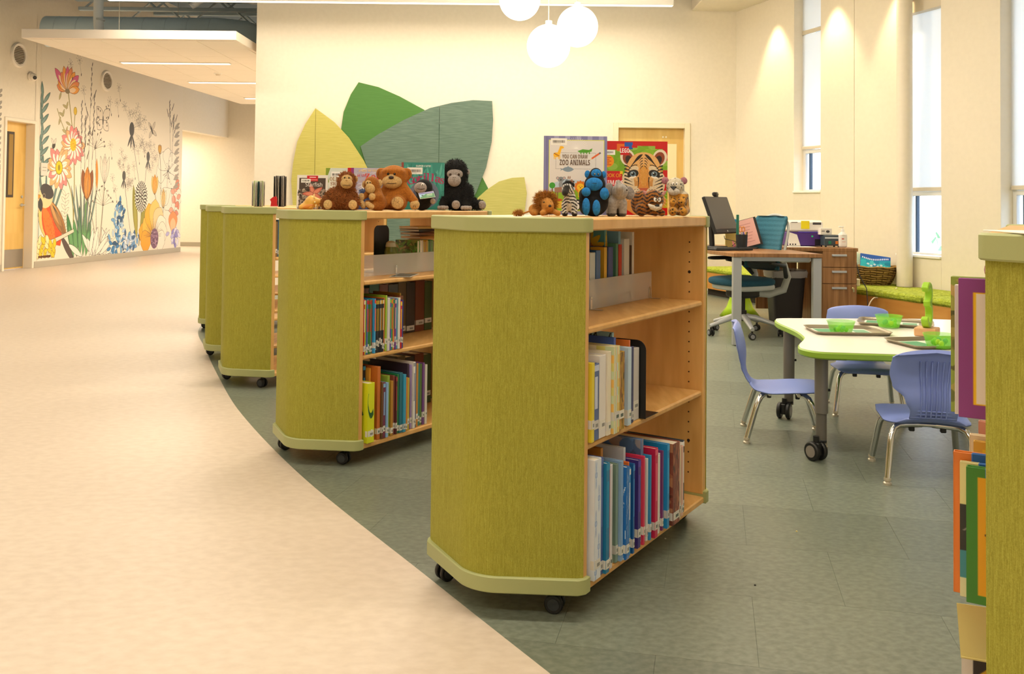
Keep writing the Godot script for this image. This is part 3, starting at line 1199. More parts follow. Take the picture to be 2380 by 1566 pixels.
	for g in [[1.45, 3.45, 1.4], [1.55, 2.9, 1.5], [1.16, 2.75, 1.2], [1.28, 2.5, 1.3]]:
		grass(k, mp(g[2], 0.9), mp(g[0], g[1]), rng)
	umbel(k, mp(1.62, 2.0), mp(1.7, 0.4), 120, rng)
	umbel(k, mp(1.9, 0.98), mp(1.84, 0.3), 130, rng)
	# butterfly
	for s in [-1.0, 1.0]:
		k.petal(mp(1.84, 2.53), -PI / 2 + s * 0.75, 120, 74, Color("e4d8c6"), ink, 3)
		k.petal(mp(1.84, 2.53), PI / 2 - s * 0.8, 96, 66, Color("e9decd"), ink, 3)
		for i in 9:
			k.oval(mp(1.84, 2.55) + Vector2(s * rng.randf_range(35, 80), rng.randf_range(-100, 50)), 6, 7, Color("6b6258"))
	k.oval(mp(1.84, 2.53), 7, 34, ink)
	# white daisy at the bottom
	for i in 26:
		k.petal(mp(1.78 + rng.randfn() * 0.2, 0.1), -PI / 2 + (i - 12.5) * 0.085, rng.randf_range(100, 215), 42, Color("f4ecde"), ink, 2.4)
	# blue hyacinths
	for i in 70:
		var t := rng.randf()
		var p := mp(2.46 + rng.randfn() * 0.13 * (0.4 + t), 1.05 - t * 0.95)
		k.petal(p, rng.randf() * TAU, 58, 26, [Color("3f7fb8"), Color("74a7d3"), Color("b9d0e4"), Color("28557f")][i % 4], Color("24384e"), 1.6)
	for i in 46:
		var p := mp(2.92 + rng.randfn() * 0.13, 0.3 + rng.randfn() * 0.1)
		k.petal(p, rng.randf() * TAU, 52, 28, [Color("6f9fd0"), Color("b6cbe6"), Color("dfe7ef"), Color("3b618d")][i % 4], Color("2c4059"), 1.6)
	# dandelions and drifting seeds
	dandelion(k, mp(2.85, 2.45), 56, mp(3.18, 1.4), rng)
	dandelion(k, mp(2.6, 1.55), 38, mp(2.9, 0.4), rng)
	dandelion(k, mp(3.5, 1.96), 40, mp(3.38, 1.35), rng)
	for q in [[1.06, 3.5], [1.2, 3.0], [2.35, 3.2], [2.05, 2.9], [2.3, 2.9], [2.1, 2.1], [2.5, 2.0], [2.2, 1.5], [2.3, 1.3], [2.95, 1.75], [3.3, 2.2], [3.1, 2.05], [0.8, 3.4]]:
		var c := mp(q[0], q[1])
		fluff(k, c, 30, rng)
		k.line([c, c + Vector2(24, 90)], 1.6, Color("5d554c"))
		k.oval(c + Vector2(24, 92), 4, 10, ink)
	# insect
	for a in [-2.4, -1.0, 2.2, 0.5]:
		k.petal(mp(3.64, 2.5), a, 80, 30, Color("cfc3b2"), ink, 2)
	k.oval(mp(3.62, 2.5), 9, 40, ink, -0.6)
	# seed head
	k.curve(mp(3.26, 1.0), mp(3.3, 0.7), mp(3.2, 0.2), 12, Color("7c7a54"))
	k.petal(mp(3.12, 0.35), -PI / 2 - 0.16, 400, 66, Color("8f8a2e"), Color("4a4718"), 2, Color("a79e44"))
	k.petal(mp(3.25, 0.3), -PI / 2 + 0.2, 330, 60, Color("989138"), Color("4a4718"), 2)
	k.oval(mp(3.26, 1.16), 92, 118, Color("4b443d"))
	for r in 7:
		for c in 3 + r * 4:
			var a := TAU * c / (3.0 + r * 4) + r
			var p := mp(3.26, 1.16) + Vector2(cos(a) * (4 + r * 12.5), sin(a) * (5 + r * 16.0))
			k.petal(p, a, 19, 11, Color("f4ecdc"))
	# white poppies
	for i in 7:
		k.petal(mp(4.33, 1.7), -PI / 2 + (i - 3) * 0.85, 185, 170, Color("f2ebdd"), ink, 2.4, Color(0, 0, 0, 0), 1.2)
	for i in 30:
		var e := mp(4.33, 1.7) + Vector2(rng.randfn() * 30, rng.randfn() * 40)
		k.line([mp(4.33, 1.7), e], 1.5, ink)
		k.oval(e, 4, 4, ink)
	for i in 5:
		k.petal(mp(4.5, 1.35), PI / 2 + (i - 2) * 0.5, 200, 150, Color("f0e8d9"), ink, 2.2, Color(0, 0, 0, 0), 1.2)
	tulip(k, mp(3.79, 1.4), 96, 150, Color("f0a63a"), Color("e8c26a"), Color("5b4020"), mp(3.95, 0.6))
	tulip(k, mp(4.16, 1.12), 84, 150, Color("efc47a"), Color("f2e4c4"), ink, mp(4.1, 0.5))
	tulip(k, mp(3.97, 2.13), 50, 76, Color("eab23f"), Color("c98f2c"), Color("5b4020"), mp(4.05, 1.2))
	for i in 12:
		k.petal(mp(4.68 + rng.randfn() * 0.08, 1.5 - i * 0.06), rng.randf() * TAU, 74, 44, Color("d98a72") if i % 2 else Color("e3a48e"), Color("6b3a30"), 1.8)
	grass(k, mp(4.44, 2.0), mp(4.35, 3.12), rng)
	grass(k, mp(4.5, 1.9), mp(4.55, 2.85), rng)
	for i in 16:
		k.petal(mp(4.82, 2.75 - i * 0.09), PI - 0.5 + (i % 2) * 0.3, 92, 22, Color("a39a8e"), Color("7d756b"), 1.4)
	# poppy at the bottom
	for i in 9:
		var a: float = [-2.9, -2.4, -1.9, -1.5, -1.1, -0.6, -0.2, 2.9, 0.3][i]
		k.petal(mp(3.78, 0.36), a, [230, 210, 270, 290, 250, 230, 220, 200, 190][i], 170, [Color("f0a828"), Color("f3bd4a"), Color("f2b232"), Color("f4c86c"), Color("f0cf9a"), Color("f3ead8"), Color("f1e7d5"), Color("eda52c"), Color("f2e9d9")][i], Color("5a3c1c"), 2.2, Color(0, 0, 0, 0), 1.2)
	for i in 34:
		var a := -PI + PI * i / 33.0
		k.line([mp(3.78, 0.36), mp(3.78, 0.36) + Vector2.from_angle(a) * rng.randf_range(90, 150)], 3, ink, 1.2)
	k.oval(mp(3.82, 0.32), 62, 78, Color("7a5570"))
	for i in 60:
		k.oval(mp(3.82, 0.32) + Vector2(rng.randf_range(-46, 46), rng.randf_range(-58, 58)), 7, 6, [Color("9b7590"), Color("5b3c55"), Color("b894ab")][i % 3])
	k.petal(mp(4.6, 0.35), -PI / 2, 200, 150, Color("e8935a"), Color("7a4526"), 2.2, Color("f2bf92"), 1.2)
	for i in 22:
		k.petal(mp(4.72 + rng.randfn() * 0.1, 0.18 + rng.randf() * 0.3), rng.randf() * TAU, 66, 34, [Color("8f86c4"), Color("b8b2dc"), Color("ded9ea")][i % 3], Color("453f70"), 1.6)
	return k.tex()

func mural_wall() -> void:
	var f := left_frame()
	var wm := mb()
	wm.xf = f
	wm.box(Vector3(-9.6, 2.6, -0.1), Vector3(17.5, 5.2, 0.2))
	wm.box(Vector3(2.4, 2.6, -0.1), Vector3(5.06, 5.2, 0.2))
	wm.box(Vector3(-0.49, 3.77, -0.1), Vector3(0.74, 2.86, 0.2))
	wm.box(Vector3(6.1, 3.91, -0.1), Vector3(2.4, 2.58, 0.2))
	wm.box(Vector3(4.83, 2.6, -1.6), Vector3(0.2, 5.2, 3.0))
	wm.box(Vector3(6.1, 2.9, -1.7), Vector3(2.6, 0.2, 3.0))
	wm.box(Vector3(6.1, 1.3, -3.2), Vector3(2.8, 3.2, 0.2))
	struct("wall_left", wm, wall_m, "long cream wall of the hall that carries the flower mural")
	var root := Node3D.new()
	root.name = "trim_3"
	root.transform = f
	add_child(root)
	tag(root, "flower and bird mural printed along the hall wall", "", "", "structure")
	var q := mb()
	q.quad(Vector3(0, 0.1, 0.003), Vector3(4.92, 0.1, 0.003), Vector3(4.92, 3.7, 0.003), Vector3(0, 3.7, 0.003))
	var mm := print_mat(mural_tex(), 0.55)
	obj("mural_print", q, mm, root)
	var q2 := mb()
	var at := Vector3(-2.35, 0, 0.003)
	q2.quad(at + Vector3(0, 0.1, 0), at + Vector3(1.42, 0.1, 0), at + Vector3(1.42, 3.7, 0), at + Vector3(0, 3.7, 0))
	for i in q2.uv.size():
		q2.uv[i].x = 0.68 + 0.29 * q2.uv[i].x
	obj("mural_print", q2, mm, root)
	var bb := mb()
	bb.xf = f
	bb.box(Vector3(2.42, 0.05, 0.008), Vector3(5.0, 0.1, 0.016), 0.003)
	bb.box(Vector3(-9.0, 0.05, 0.008), Vector3(16.26, 0.1, 0.016), 0.003)
	struct("baseboard_left", bb, tone("b3aa98", 0.6), "grey rubber baseboard under the mural")
	# door
	var d := Node3D.new()
	d.name = "door_1"
	d.transform = f
	add_child(d)
	tag(d, "wooden hall door with a narrow dark window beside the mural", "", "", "structure")
	var fr := mb()
	for x in [-0.84, -0.12]:
		fr.box(Vector3(x, 1.17, -0.085), Vector3(0.05, 2.34, 0.21), 0.004)
	fr.box(Vector3(-0.48, 2.315, -0.085), Vector3(0.67, 0.05, 0.21), 0.004)
	obj("door_frame", fr, tone("efe4d0", 0.5), d)
	var leafm := tri_mat(noise_tex(256, 0.02, Color(0.83, 0.67, 0.36), Color(0.90, 0.76, 0.46), 28, 4, Vector2(1.0, 0.14)), Vector3(1.2, 0.8, 1.2), 0.35)
	mats["door_leaf"] = leafm
	obj("door_leaf", bx(Vector3(-0.48, 1.15, -0.155), Vector3(0.674, 2.29, 0.045), 0.003), leafm, d)
	obj("vision_frame", bx(Vector3(-0.52, 1.63, -0.13), Vector3(0.17, 1.02, 0.014), 0.004), tone("3b3026", 0.5), d)
	obj("vision_pane", bx(Vector3(-0.52, 1.63, -0.122), Vector3(0.1, 0.94, 0.006)), tone("9a7a3c", 0.15), d)
	obj("kick_plate", bx(Vector3(-0.48, 0.17, -0.131), Vector3(0.64, 0.28, 0.004), 0.001), tone("a8a39a", 0.35, 0.8), d)
	var hd := mb()
	hd.cyl(Vector3(-0.22, 1.0, -0.125), Vector3.BACK, 0.026, 0.012, 16, 0.002)
	hd.cyl(Vector3(-0.22, 1.0, -0.095), Vector3.BACK, 0.009, 0.06, 12)
	hd.box(Vector3(-0.28, 1.0, -0.07), Vector3(0.13, 0.018, 0.014), 0.004)
	obj("door_handle", hd, steel_m, d)
	obj("lock", mb().cyl(Vector3(-0.22, 1.13, -0.125), Vector3.BACK, 0.022, 0.014, 16, 0.003), steel_m, d)
	# vents, camera, panel
	for i in 2:
		var v := thing("round_vent", ["round louvred wall vent above the hall door", "round louvred wall vent in the mural between the grasses"][i], "vent")
		v.transform = f * Transform3D(Basis(), Vector3([-0.58, 1.91][i], [3.32, 3.26][i], 0.0)).scaled_local(Vector3(1.18, 1.18, 1.0))
		var rim := mb()
		rim.xf = Transform3D(Basis(Vector3.RIGHT, PI / 2), Vector3.ZERO)
		rim.lathe([Vector2(0.12, 0.0), Vector2(0.12, 0.03), Vector2(0.15, 0.035), Vector2(0.16, 0.02), Vector2(0.165, 0.0)], 36)
		obj("rim", rim, tone("f1e9dc", 0.45), v)
		var bk := mb()
		bk.cyl(Vector3(0, 0, 0.006), Vector3.BACK, 0.122, 0.004, 32)
		obj("backing", bk, tone("6d604f", 0.7), v)
		for j in 10:
			var y := -0.1 + j * 0.0222
			var hw := sqrt(0.12 * 0.12 - y * y) - 0.002
			var sl := mb()
			sl.xf = Transform3D(Basis(Vector3.RIGHT, 0.6), Vector3(0, y, 0.016))
			sl.box(Vector3.ZERO, Vector3(hw * 2, 0.003, 0.018), 0.0008)
			obj("slat", sl, tone("e4d9c8", 0.45), v)
	for i in 2:
		var c := thing("security_camera", ["white dome security camera on the wall above the hall door", "white dome security camera in the far wall recess"][i], "camera")
		c.transform = f * Transform3D(Basis(), Vector3(-0.27, 3.02, 0.0)) if i == 0 else Transform3D(Basis(Vector3.UP, 0.3), Vector3(-6.25, 3.02, -22.55))
		obj("base", mb().cyl(Vector3(0, 0.01, 0.018), Vector3.BACK, 0.075, 0.036, 24, 0.008), tone("ece3d4", 0.45), c)
		obj("ball", mb().ell(Vector3(0.0, 0.0, 0.045), Vector3.ONE * 0.064, Basis(), 20), tone("ece3d4", 0.4), c)
		obj("lens", mb().cyl(Vector3(-0.03, -0.012, 0.098), Vector3(-0.5, -0.2, 1), 0.03, 0.016, 18, 0.004), tone("181614", 0.2), c)
	var tp := thing("wall_sign", "small pale sign plate on the mural beside the hall door", "sign")
	tp.transform = f * Transform3D(Basis(), Vector3(0.12, 1.58, 0.003))
	obj("plate", bx(Vector3(0, 0, 0.008), Vector3(0.17, 0.21, 0.016), 0.003), tone("d8d4c8", 0.45), tp)
	for j in 2:
		obj("raised_line", bx(Vector3(0.0, 0.03 - j * 0.05, 0.0165), Vector3(0.1, 0.012, 0.002)), tone("a9a294", 0.5), tp)

func hall_ceiling() -> void:
	# suspended panel of tiles
	var root := Node3D.new()
	root.name = "ceiling_002"
	add_child(root)
	tag(root, "suspended white ceiling panel of tiles over the hall", "", "", "structure")
	var fas := mb()
	var poly := PackedVector2Array([Vector2(-6.12, -11.19), Vector2(-3.45, -11.19), Vector2(-3.45, -18.6), Vector2(-5.62, -18.6)])
	fas.prism(poly, 3.1, 3.215, 0.004)
	obj("fascia", fas, tone("efe3d3", 0.55), root)
	var tm := tone("f0e8da", 0.75)
	for r in 12:
		for c in 5:
			var z0 := -11.25 - r * 0.61
			var x0 := -6.4 + c * 0.61
			var sq := PackedVector2Array([Vector2(x0, z0), Vector2(x0 + 0.6, z0), Vector2(x0 + 0.6, z0 - 0.6), Vector2(x0, z0 - 0.6)])
			for p in Geometry2D.intersect_polygons(sq, Geometry2D.offset_polygon(poly, -0.04)[0]):
				obj("ceiling_tile", mb().prism(p, 3.094, 3.104, 0.002), tm, root)
	var k := 0
	for l in [[-5.69, -4.09, -13.05], [-5.46, -3.86, -15.15], [-5.2, -3.6, -17.45]]:
		var o := thing("linear_lamp", ["linear lamp nearest in the hall ceiling panel", "second linear lamp in the hall ceiling panel", "farthest linear lamp in the hall ceiling panel"][k], "lamp", Vector3((l[0] + l[1]) / 2, 3.084, l[2]), 0.0, "linear lamps in the hall ceiling")
		obj("housing", bx(Vector3(0, 0.004, 0), Vector3(1.6, 0.012, 0.1), 0.002), white_m, o)
		obj("diffuser", bx(Vector3(0, -0.004, 0), Vector3(1.56, 0.008, 0.07), 0.003), glow_m, o)
		area(o, Vector3(0, -0.02, 0), Vector2(0.07, 1.56), 7.0)
		k += 1
	var cl := linear_lamp("slim lamp inside the side corridor, hidden by the opening", Vector3(-8.4, 2.72, -20.6), 1.0, 6.5)
	tag(cl, "", "lamp")
	linear_lamp("slim lamp inside the far wall recess, hidden by the wall end", Vector3(-5.0, 2.72, -22.25), 1.6, 7.0)
	for s in [[-4.62, -14.1], [-4.15, -15.9]]:
		var o := thing("smoke_detector", "small white ceiling sensor %s" % ["between the first two hall lamps", "beyond the second hall lamp"][k - 3], "sensor", Vector3(s[0], 3.094, s[1]))
		obj("base", mb().lathe([Vector2(0, -0.012), Vector2(0.06, -0.012), Vector2(0.065, 0)], 20), white_m, o)
		obj("cap", mb().lathe([Vector2(0, -0.04), Vector2(0.03, -0.036), Vector2(0.04, -0.012)], 20), tone("ddd2c0", 0.5), o)
		k += 1
	# wires that hold the panel
	for x in [[-5.0, -11.4], [-3.8, -14.0], [-5.6, -15.0]]:
		var wr := obj("hanger_wire", mb().tube([Vector3(x[0], 3.21, x[1]), Vector3(x[0], 5.2, x[1])], 0.004, 6), tone("d8d2c6", 0.4))
		tag(wr, "thin wire holding the hall ceiling panel, %s" % ["at its front edge", "near its right edge", "near the mural"][[-5.0, -3.8, -5.6].find(x[0])], "wire")
	# ducts and steel above
	var grey := tone("c6dcea", 0.55)
	var o := thing("air_duct", "large grey round air duct above the hall ceiling panel", "duct", Vector3(-7.05, 3.63, -13.6))
	obj("duct", mb().tube([Vector3(0, 0, 0), Vector3(2.6, 0, 0), Vector3(2.95, -0.02, -0.08), Vector3(3.2, -0.08, -0.35), Vector3(3.3, -0.12, -1.2)], 0.23, 28), grey, o)
	for i in 8:
		var m := mb()
		m.cyl(Vector3(0.2 + i * 0.33, 0, 0), Vector3.RIGHT, 0.234, 0.012, 28, 0.004)
		obj("joint_band", m, tone("b9d0df", 0.5), o)
	var p := thing("duct_riser", "pale vertical round duct dropping to the hall ceiling panel", "duct", Vector3(-5.8, 3.22, -12.6))
	obj("pipe", mb().tube([Vector3(0.06, 0, 0), Vector3(0.0, 0.16, 0), Vector3(-0.02, 0.4, 0), Vector3(-0.02, 1.9, 0)], 0.066, 20), tone("e6ecee", 0.5), p)
	obj("collar", mb().cyl(Vector3(0.0, 0.4, 0), Vector3.UP, 0.07, 0.03, 20, 0.004), tone("c2cacd", 0.5), p)
	var b := thing("conduit_tray", "long grey steel tray above the round duct", "tray", Vector3(-6.3, 4.04, -13.0))
	obj("tray", bx(Vector3(2.2, 0, 0), Vector3(4.5, 0.1, 0.12), 0.01), tone("c6d6df", 0.5), b)
	obj("rib", bx(Vector3(2.2, -0.055, 0), Vector3(4.5, 0.02, 0.16), 0.004), tone("a6b6be", 0.5), b)
	var fl := thing("flex_hose", "white flexible hose bending above the duct", "hose", Vector3(-4.45, 3.78, -12.4))
	var path := []
	for i in 24:
		var t := i / 23.0
		path.append(Vector3(t * 1.3, 0.15 * sin(minf(t * 6.0, PI * 0.5)) - t * t * 0.16, 0))
	var rad := []
	for i in 24:
		rad.append(0.045 + 0.006 * (i % 2))
	obj("hose", mb().tube(path, rad, 14), tone("cfd0cc", 0.6), fl)
	obj("clamp", mb().cyl(Vector3(0.02, 0.02, 0), Vector3(0.4, 1, 0), 0.055, 0.03, 14, 0.004), steel_m, fl)
	# open web joists
	for j in 4:
		var js := thing("roof_joist", "grey open web steel joist under the dark roof, %s" % ["nearest", "second", "third", "farthest"][j], "joist", Vector3(-7.2, 4.3, -13.6 - j * 1.5), 0.0, "steel roof joists over the hall")
		obj("top_chord", bx(Vector3(2.0, 0.55, 0), Vector3(4.2, 0.06, 0.08), 0.006), tone("a6bbc8", 0.6), js)
		obj("bottom_chord", bx(Vector3(2.0, 0.0, 0), Vector3(4.2, 0.06, 0.08), 0.006), tone("b3c6d2", 0.6), js)
		for i in 7:
			obj("web_bar", mb().tube([Vector3(i * 0.6, 0.02 if i % 2 == 0 else 0.54, 0), Vector3(i * 0.6 + 0.6, 0.54 if i % 2 == 0 else 0.02, 0)], 0.018, 8), tone("b5c7d2", 0.6), js)

func leaves() -> void:
	var line := func(a: Color, b: Color, sd: int) -> Material:
		return tri_mat(noise_tex(512, 0.16, a, b, sd, 4, Vector2(0.06, 1.0)), Vector3(0.8, 0.8, 0.8), 0.75)
	var lime: Material = line.call(Color(0.72, 0.68, 0.33), Color(0.79, 0.75, 0.41), 41)
	var teal: Material = line.call(Color(0.31, 0.40, 0.35), Color(0.45, 0.53, 0.47), 42)
	var green: Material = line.call(Color(0.28, 0.465, 0.2), Color(0.31, 0.50, 0.23), 43)
	var pale: Material = line.call(Color(0.70, 0.68, 0.36), Color(0.78, 0.75, 0.44), 44)
	# tips and bellies: [label, material, tip, left belly, right belly, foot, depth, seam x]
	var data := [
		["tall lime leaf shaped felt panel on the back wall, leftmost", lime, [[-2.57, 2.32], [-2.32, 2.14], [-2.13, 1.94], [-1.93, 1.64], [-1.80, 1.38], [-1.72, 1.05], [-1.72, 0.55], [-2.75, 0.55], [-2.84, 1.0], [-2.87, 1.37], [-2.85, 1.6], [-2.80, 1.88], [-2.70, 2.11]], 0.058, -2.567],
		["mid green leaf shaped felt panel behind the lime and teal leaves", green, [[-2.02, 2.67], [-1.76, 2.61], [-1.48, 2.49], [-1.16, 2.32], [-0.55, 1.75], [-0.31, 1.30], [-0.5, 1.0], [-1.6, 0.7], [-2.0, 1.5], [-2.24, 2.05], [-2.21, 2.28], [-2.12, 2.51]], 0.0185, 99.0],
		["big teal leaf shaped felt panel with fine horizontal lines", teal, [[-0.27, 2.44], [-0.255, 2.19], [-0.27, 1.91], [-0.34, 1.57], [-0.46, 1.25], [-0.62, 0.95], [-0.9, 0.6], [-1.6, 0.6], [-1.75, 1.1], [-1.98, 1.83], [-1.75, 1.99], [-1.42, 2.18], [-1.08, 2.34], [-0.80, 2.41], [-0.52, 2.45]], 0.038, -0.957],
		["pale lime leaf shaped felt panel on the back wall, rightmost", pale, [[0.16, 1.45], [0.195, 1.24], [0.17, 1.01], [0.02, 0.6], [-0.65, 0.6], [-0.60, 1.0], [-0.47, 1.15], [-0.33, 1.28], [-0.17, 1.39], [-0.0, 1.44]], 0.058, 99.0]]
	for d in data:
		var o := thing("leaf_panel", d[0], "wall panel", Vector3(0, 0, -11.8), 0.0)
		var full := PackedVector2Array()
		var c := Curve2D.new()
		for p in d[2]:
			full.append(Vector2(p[0], -p[1]))
		var halves := [full]
		if d[4] < 90:
			var sx: float = d[4]
			var l := PackedVector2Array([Vector2(-9, -9), Vector2(sx - 0.002, -9), Vector2(sx - 0.002, 9), Vector2(-9, 9)])
			var r := PackedVector2Array([Vector2(sx + 0.002, -9), Vector2(9, -9), Vector2(9, 9), Vector2(sx + 0.002, 9)])
			halves = [Geometry2D.intersect_polygons(full, l)[0], Geometry2D.intersect_polygons(full, r)[0]]
		for h in halves:
			var m := mb()
			m.xf = Transform3D(Basis(Vector3.RIGHT, PI / 2), Vector3(0, 0, 0))
			m.prism(h, d[3] - 0.018, d[3], 0.002)
			obj("panel_half" if halves.size() > 1 else "panel", m, d[1], o)
	# back wall door
	var dr := Node3D.new()
	dr.name = "door_2"
	dr.position = Vector3(0, 0, -11.8)
	add_child(dr)
	tag(dr, "pale maple door with a cream frame in the back wall", "", "", "structure")
	var fr := mb()
	for x in [1.35, 2.285]:
		fr.box(Vector3(x, 1.09, -0.05), Vector3(0.07, 2.18, 0.16), 0.004)
	fr.box(Vector3(1.8175, 2.145, -0.05), Vector3(0.865, 0.07, 0.16), 0.004)
	obj("door_frame", fr, tone("efe2c4", 0.5), dr)
	obj("door_leaf", bx(Vector3(1.8175, 1.062, -0.09), Vector3(0.874, 2.115, 0.045), 0.003), mats["door_leaf"], dr)
	obj("notice", bx(Vector3(2.05, 1.6, -0.066), Vector3(0.22, 0.62, 0.003)), tone("f0e2b4", 0.7), dr)
	for i in 2:
		obj("peephole", mb().cyl(Vector3(1.98 + i * 0.04, 2.0, -0.066), Vector3.BACK, 0.012, 0.006, 12), tone("f4ead2", 0.4), dr)
	var hd := mb()
	hd.cyl(Vector3(1.46, 1.0, -0.06), Vector3.BACK, 0.026, 0.012, 16, 0.002)
	hd.cyl(Vector3(1.46, 1.0, -0.035), Vector3.BACK, 0.009, 0.06, 12)
	hd.box(Vector3(1.52, 1.0, -0.01), Vector3(0.13, 0.018, 0.014), 0.004)
	obj("door_handle", hd, steel_m, dr)

# books ---------------------------------------------------------------
const ORD := ["first", "second", "third", "fourth", "fifth", "sixth", "seventh", "eighth", "ninth", "tenth", "eleventh", "twelfth", "thirteenth", "fourteenth", "fifteenth", "sixteenth", "seventeenth", "eighteenth", "nineteenth", "twentieth", "twenty-first", "twenty-second", "twenty-third", "twenty-fourth", "twenty-fifth", "twenty-sixth", "twenty-seventh", "twenty-eighth", "twenty-ninth", "thirtieth", "thirty-first", "thirty-second", "thirty-third", "thirty-fourth", "thirty-fifth", "thirty-sixth", "thirty-seventh", "thirty-eighth", "thirty-ninth", "fortieth"]
var prints := {}

func print_tex(style: String, a: Color, sd: int) -> Material:
	var key := "%s %s %d" % [style, a.to_html(), sd]
	if prints.has(key):
		return prints[key]
	var k := Ink.new(96, 128, a)
	var rng := RandomNumberGenerator.new()
	rng.seed = sd
	match style:
		"frost":
			for i in 60:
				k.oval(Vector2(rng.randf() * 96, rng.randf() * 128), 9, 6, a.lerp(Color("dfeaf6"), rng.randf()), rng.randf() * 3)
			for j in 5:
				var c := Vector2(20 + (j % 2) * 45, 16 + j * 26)
				for i in 6:
					k.petal(c, TAU * i / 6, 17, 6, Color("6f93cf"), Color(0, 0, 0, 0), 1, Color("b9cdea"))
			k.rect(4, 106, 16, 12, Color.WHITE)
			for i in 6:
				k.rect(5 + i * 2.3, 107, 1, 10, Color.BLACK)
		"scribble":
			for i in 70:
				var p := Vector2(rng.randf() * 96, rng.randf() * 128)
				k.line([p, p + Vector2(rng.randf_range(-12, 12), rng.randf_range(4, 18))], 1.4, Color("e8f0fa"))
		"checks":
			for y in 11:
				for x in 8:
					k.rect(x * 12, y * 12, 12, 12, [Color("e9e2c6"), Color("c9d8b0"), Color("e8b95c"), Color("d8d27a"), Color("cfd9d4")][(x * 3 + y * 5 + (x * y) % 3) % 5])
		"branches":
			for i in 30:
				var p := Vector2(rng.randf() * 96, 110)
				k.curve(p, p + Vector2(rng.randf_range(-20, 20), -40), p + Vector2(rng.randf_range(-30, 30), -110), 4, Color("1d1a1c"), 1)
		"sunburst":
			for i in 16:
				k.petal(Vector2(60, 40), TAU * i / 16, 42, 13, Color("e8c22a"))
			k.oval(Vector2(60, 40), 20, 20, Color("c87a1c"))
			k.rect(0, 84, 96, 44, Color("3c2a1c"))
		"photo":
			for i in 130:
				k.oval(Vector2(rng.randf() * 96, rng.randf() * 128), rng.randf_range(4, 16), rng.randf_range(3, 10), a.lerp([Color("2a1c16"), Color("d8a070"), Color("7a4030")][i % 3], rng.randf() * 0.7), rng.randf() * 3)
		"snake":
			k.curve(Vector2(4, 46), Vector2(30, 84), Vector2(84, 62), 9, Color("1e5a2a"), 14)
			k.curve(Vector2(4, 46), Vector2(0, 26), Vector2(14, 22), 6, Color("2c7a36"), 3)
			k.rect(52, 100, 20, 16, Color("eceadf"))
		"garden":
			k.rect(10, 12, 86, 104, Color("f2c30e"))
			k.rect(12, 13, 84, 102, Color("efe6d8"))
			k.rect(20, 24, 76, 80, Color("1f7a38"))
			for i in 40:
				k.petal(Vector2(20 + rng.randf() * 74, 28 + rng.randf() * 76), -PI / 2 + rng.randf_range(-0.7, 0.7), 12, 4, [Color("0e4f22"), Color("4fae4a")][i % 2])
			for i in 4:
				k.oval(Vector2(25, 36 + i * 18), 3, 3, Color("d8a2bf"))
				k.oval(Vector2(25, 36 + i * 18), 1.4, 1.2, Color("f4e6c0"))
		"yellowpage":
			k.rect(8, 8, 88, 112, Color("ecb10c"))
			k.ring(Vector2(26, 62), 12, 22, 1.2, Color("4a3418"))
			k.oval(Vector2(26, 62), 11.5, 21.5, Color("f0ebdc"))
			for i in 24:
				k.petal(Vector2(10 + rng.randf() * 60, [18.0, 98.0][i % 2] + rng.randf() * 14), rng.randf() * 6, 5, 3, Color("7a4a14"))
		"collage":
			k.rect(0, 0, 96, 40, Color("eedf9a"))
			k.rect(0, 40, 96, 50, Color("2f302c"))
			k.rect(0, 84, 96, 26, Color("3f8f9c"))
			k.rect(0, 110, 96, 18, Color("e8e0b0"))
			for i in 90:
				var p := Vector2(rng.randf() * 96, 36 + rng.randf() * 70)
				k.line([p, p + Vector2(5, -6)], 1.3, Color("8f8a7c"))
			k.oval(Vector2(38, 30), 18, 9, Color("b02a34"))
			k.rect(60, 52, 10, 44, Color("b8202c"))
			k.petal(Vector2(20, 118), -0.6, 40, 12, Color("2c2a26"))
		"moon":
			k.rect(0, 0, 8, 128, Color("ece6dc"))
			k.rect(8, 0, 88, 128, Color("241a16"))
			k.oval(Vector2(25, 44), 15, 13, Color("e8b912"))
			for i in 8:
				k.oval(Vector2(16 + rng.randf() * 18, 36 + rng.randf() * 16), 2, 1.6, Color("cf9a0a"))
		"autumn":
			k.rect(8, 8, 80, 112, Color("e8c02a"))
			for i in 12:
				k.petal(Vector2(44, 34), TAU * i / 12, 26, 9, Color("c8321c"))
			k.rect(38, 40, 8, 60, Color("6a3a1c"))
	prints[key] = print_mat(k.tex(), 0.35)
	return prints[key]

func cover_mat(hex: String) -> StandardMaterial3D:
	var m := tone(hex, 0.38)
	m.clearcoat_enabled = true
	m.clearcoat = 0.35
	m.clearcoat_roughness = 0.25
	return m

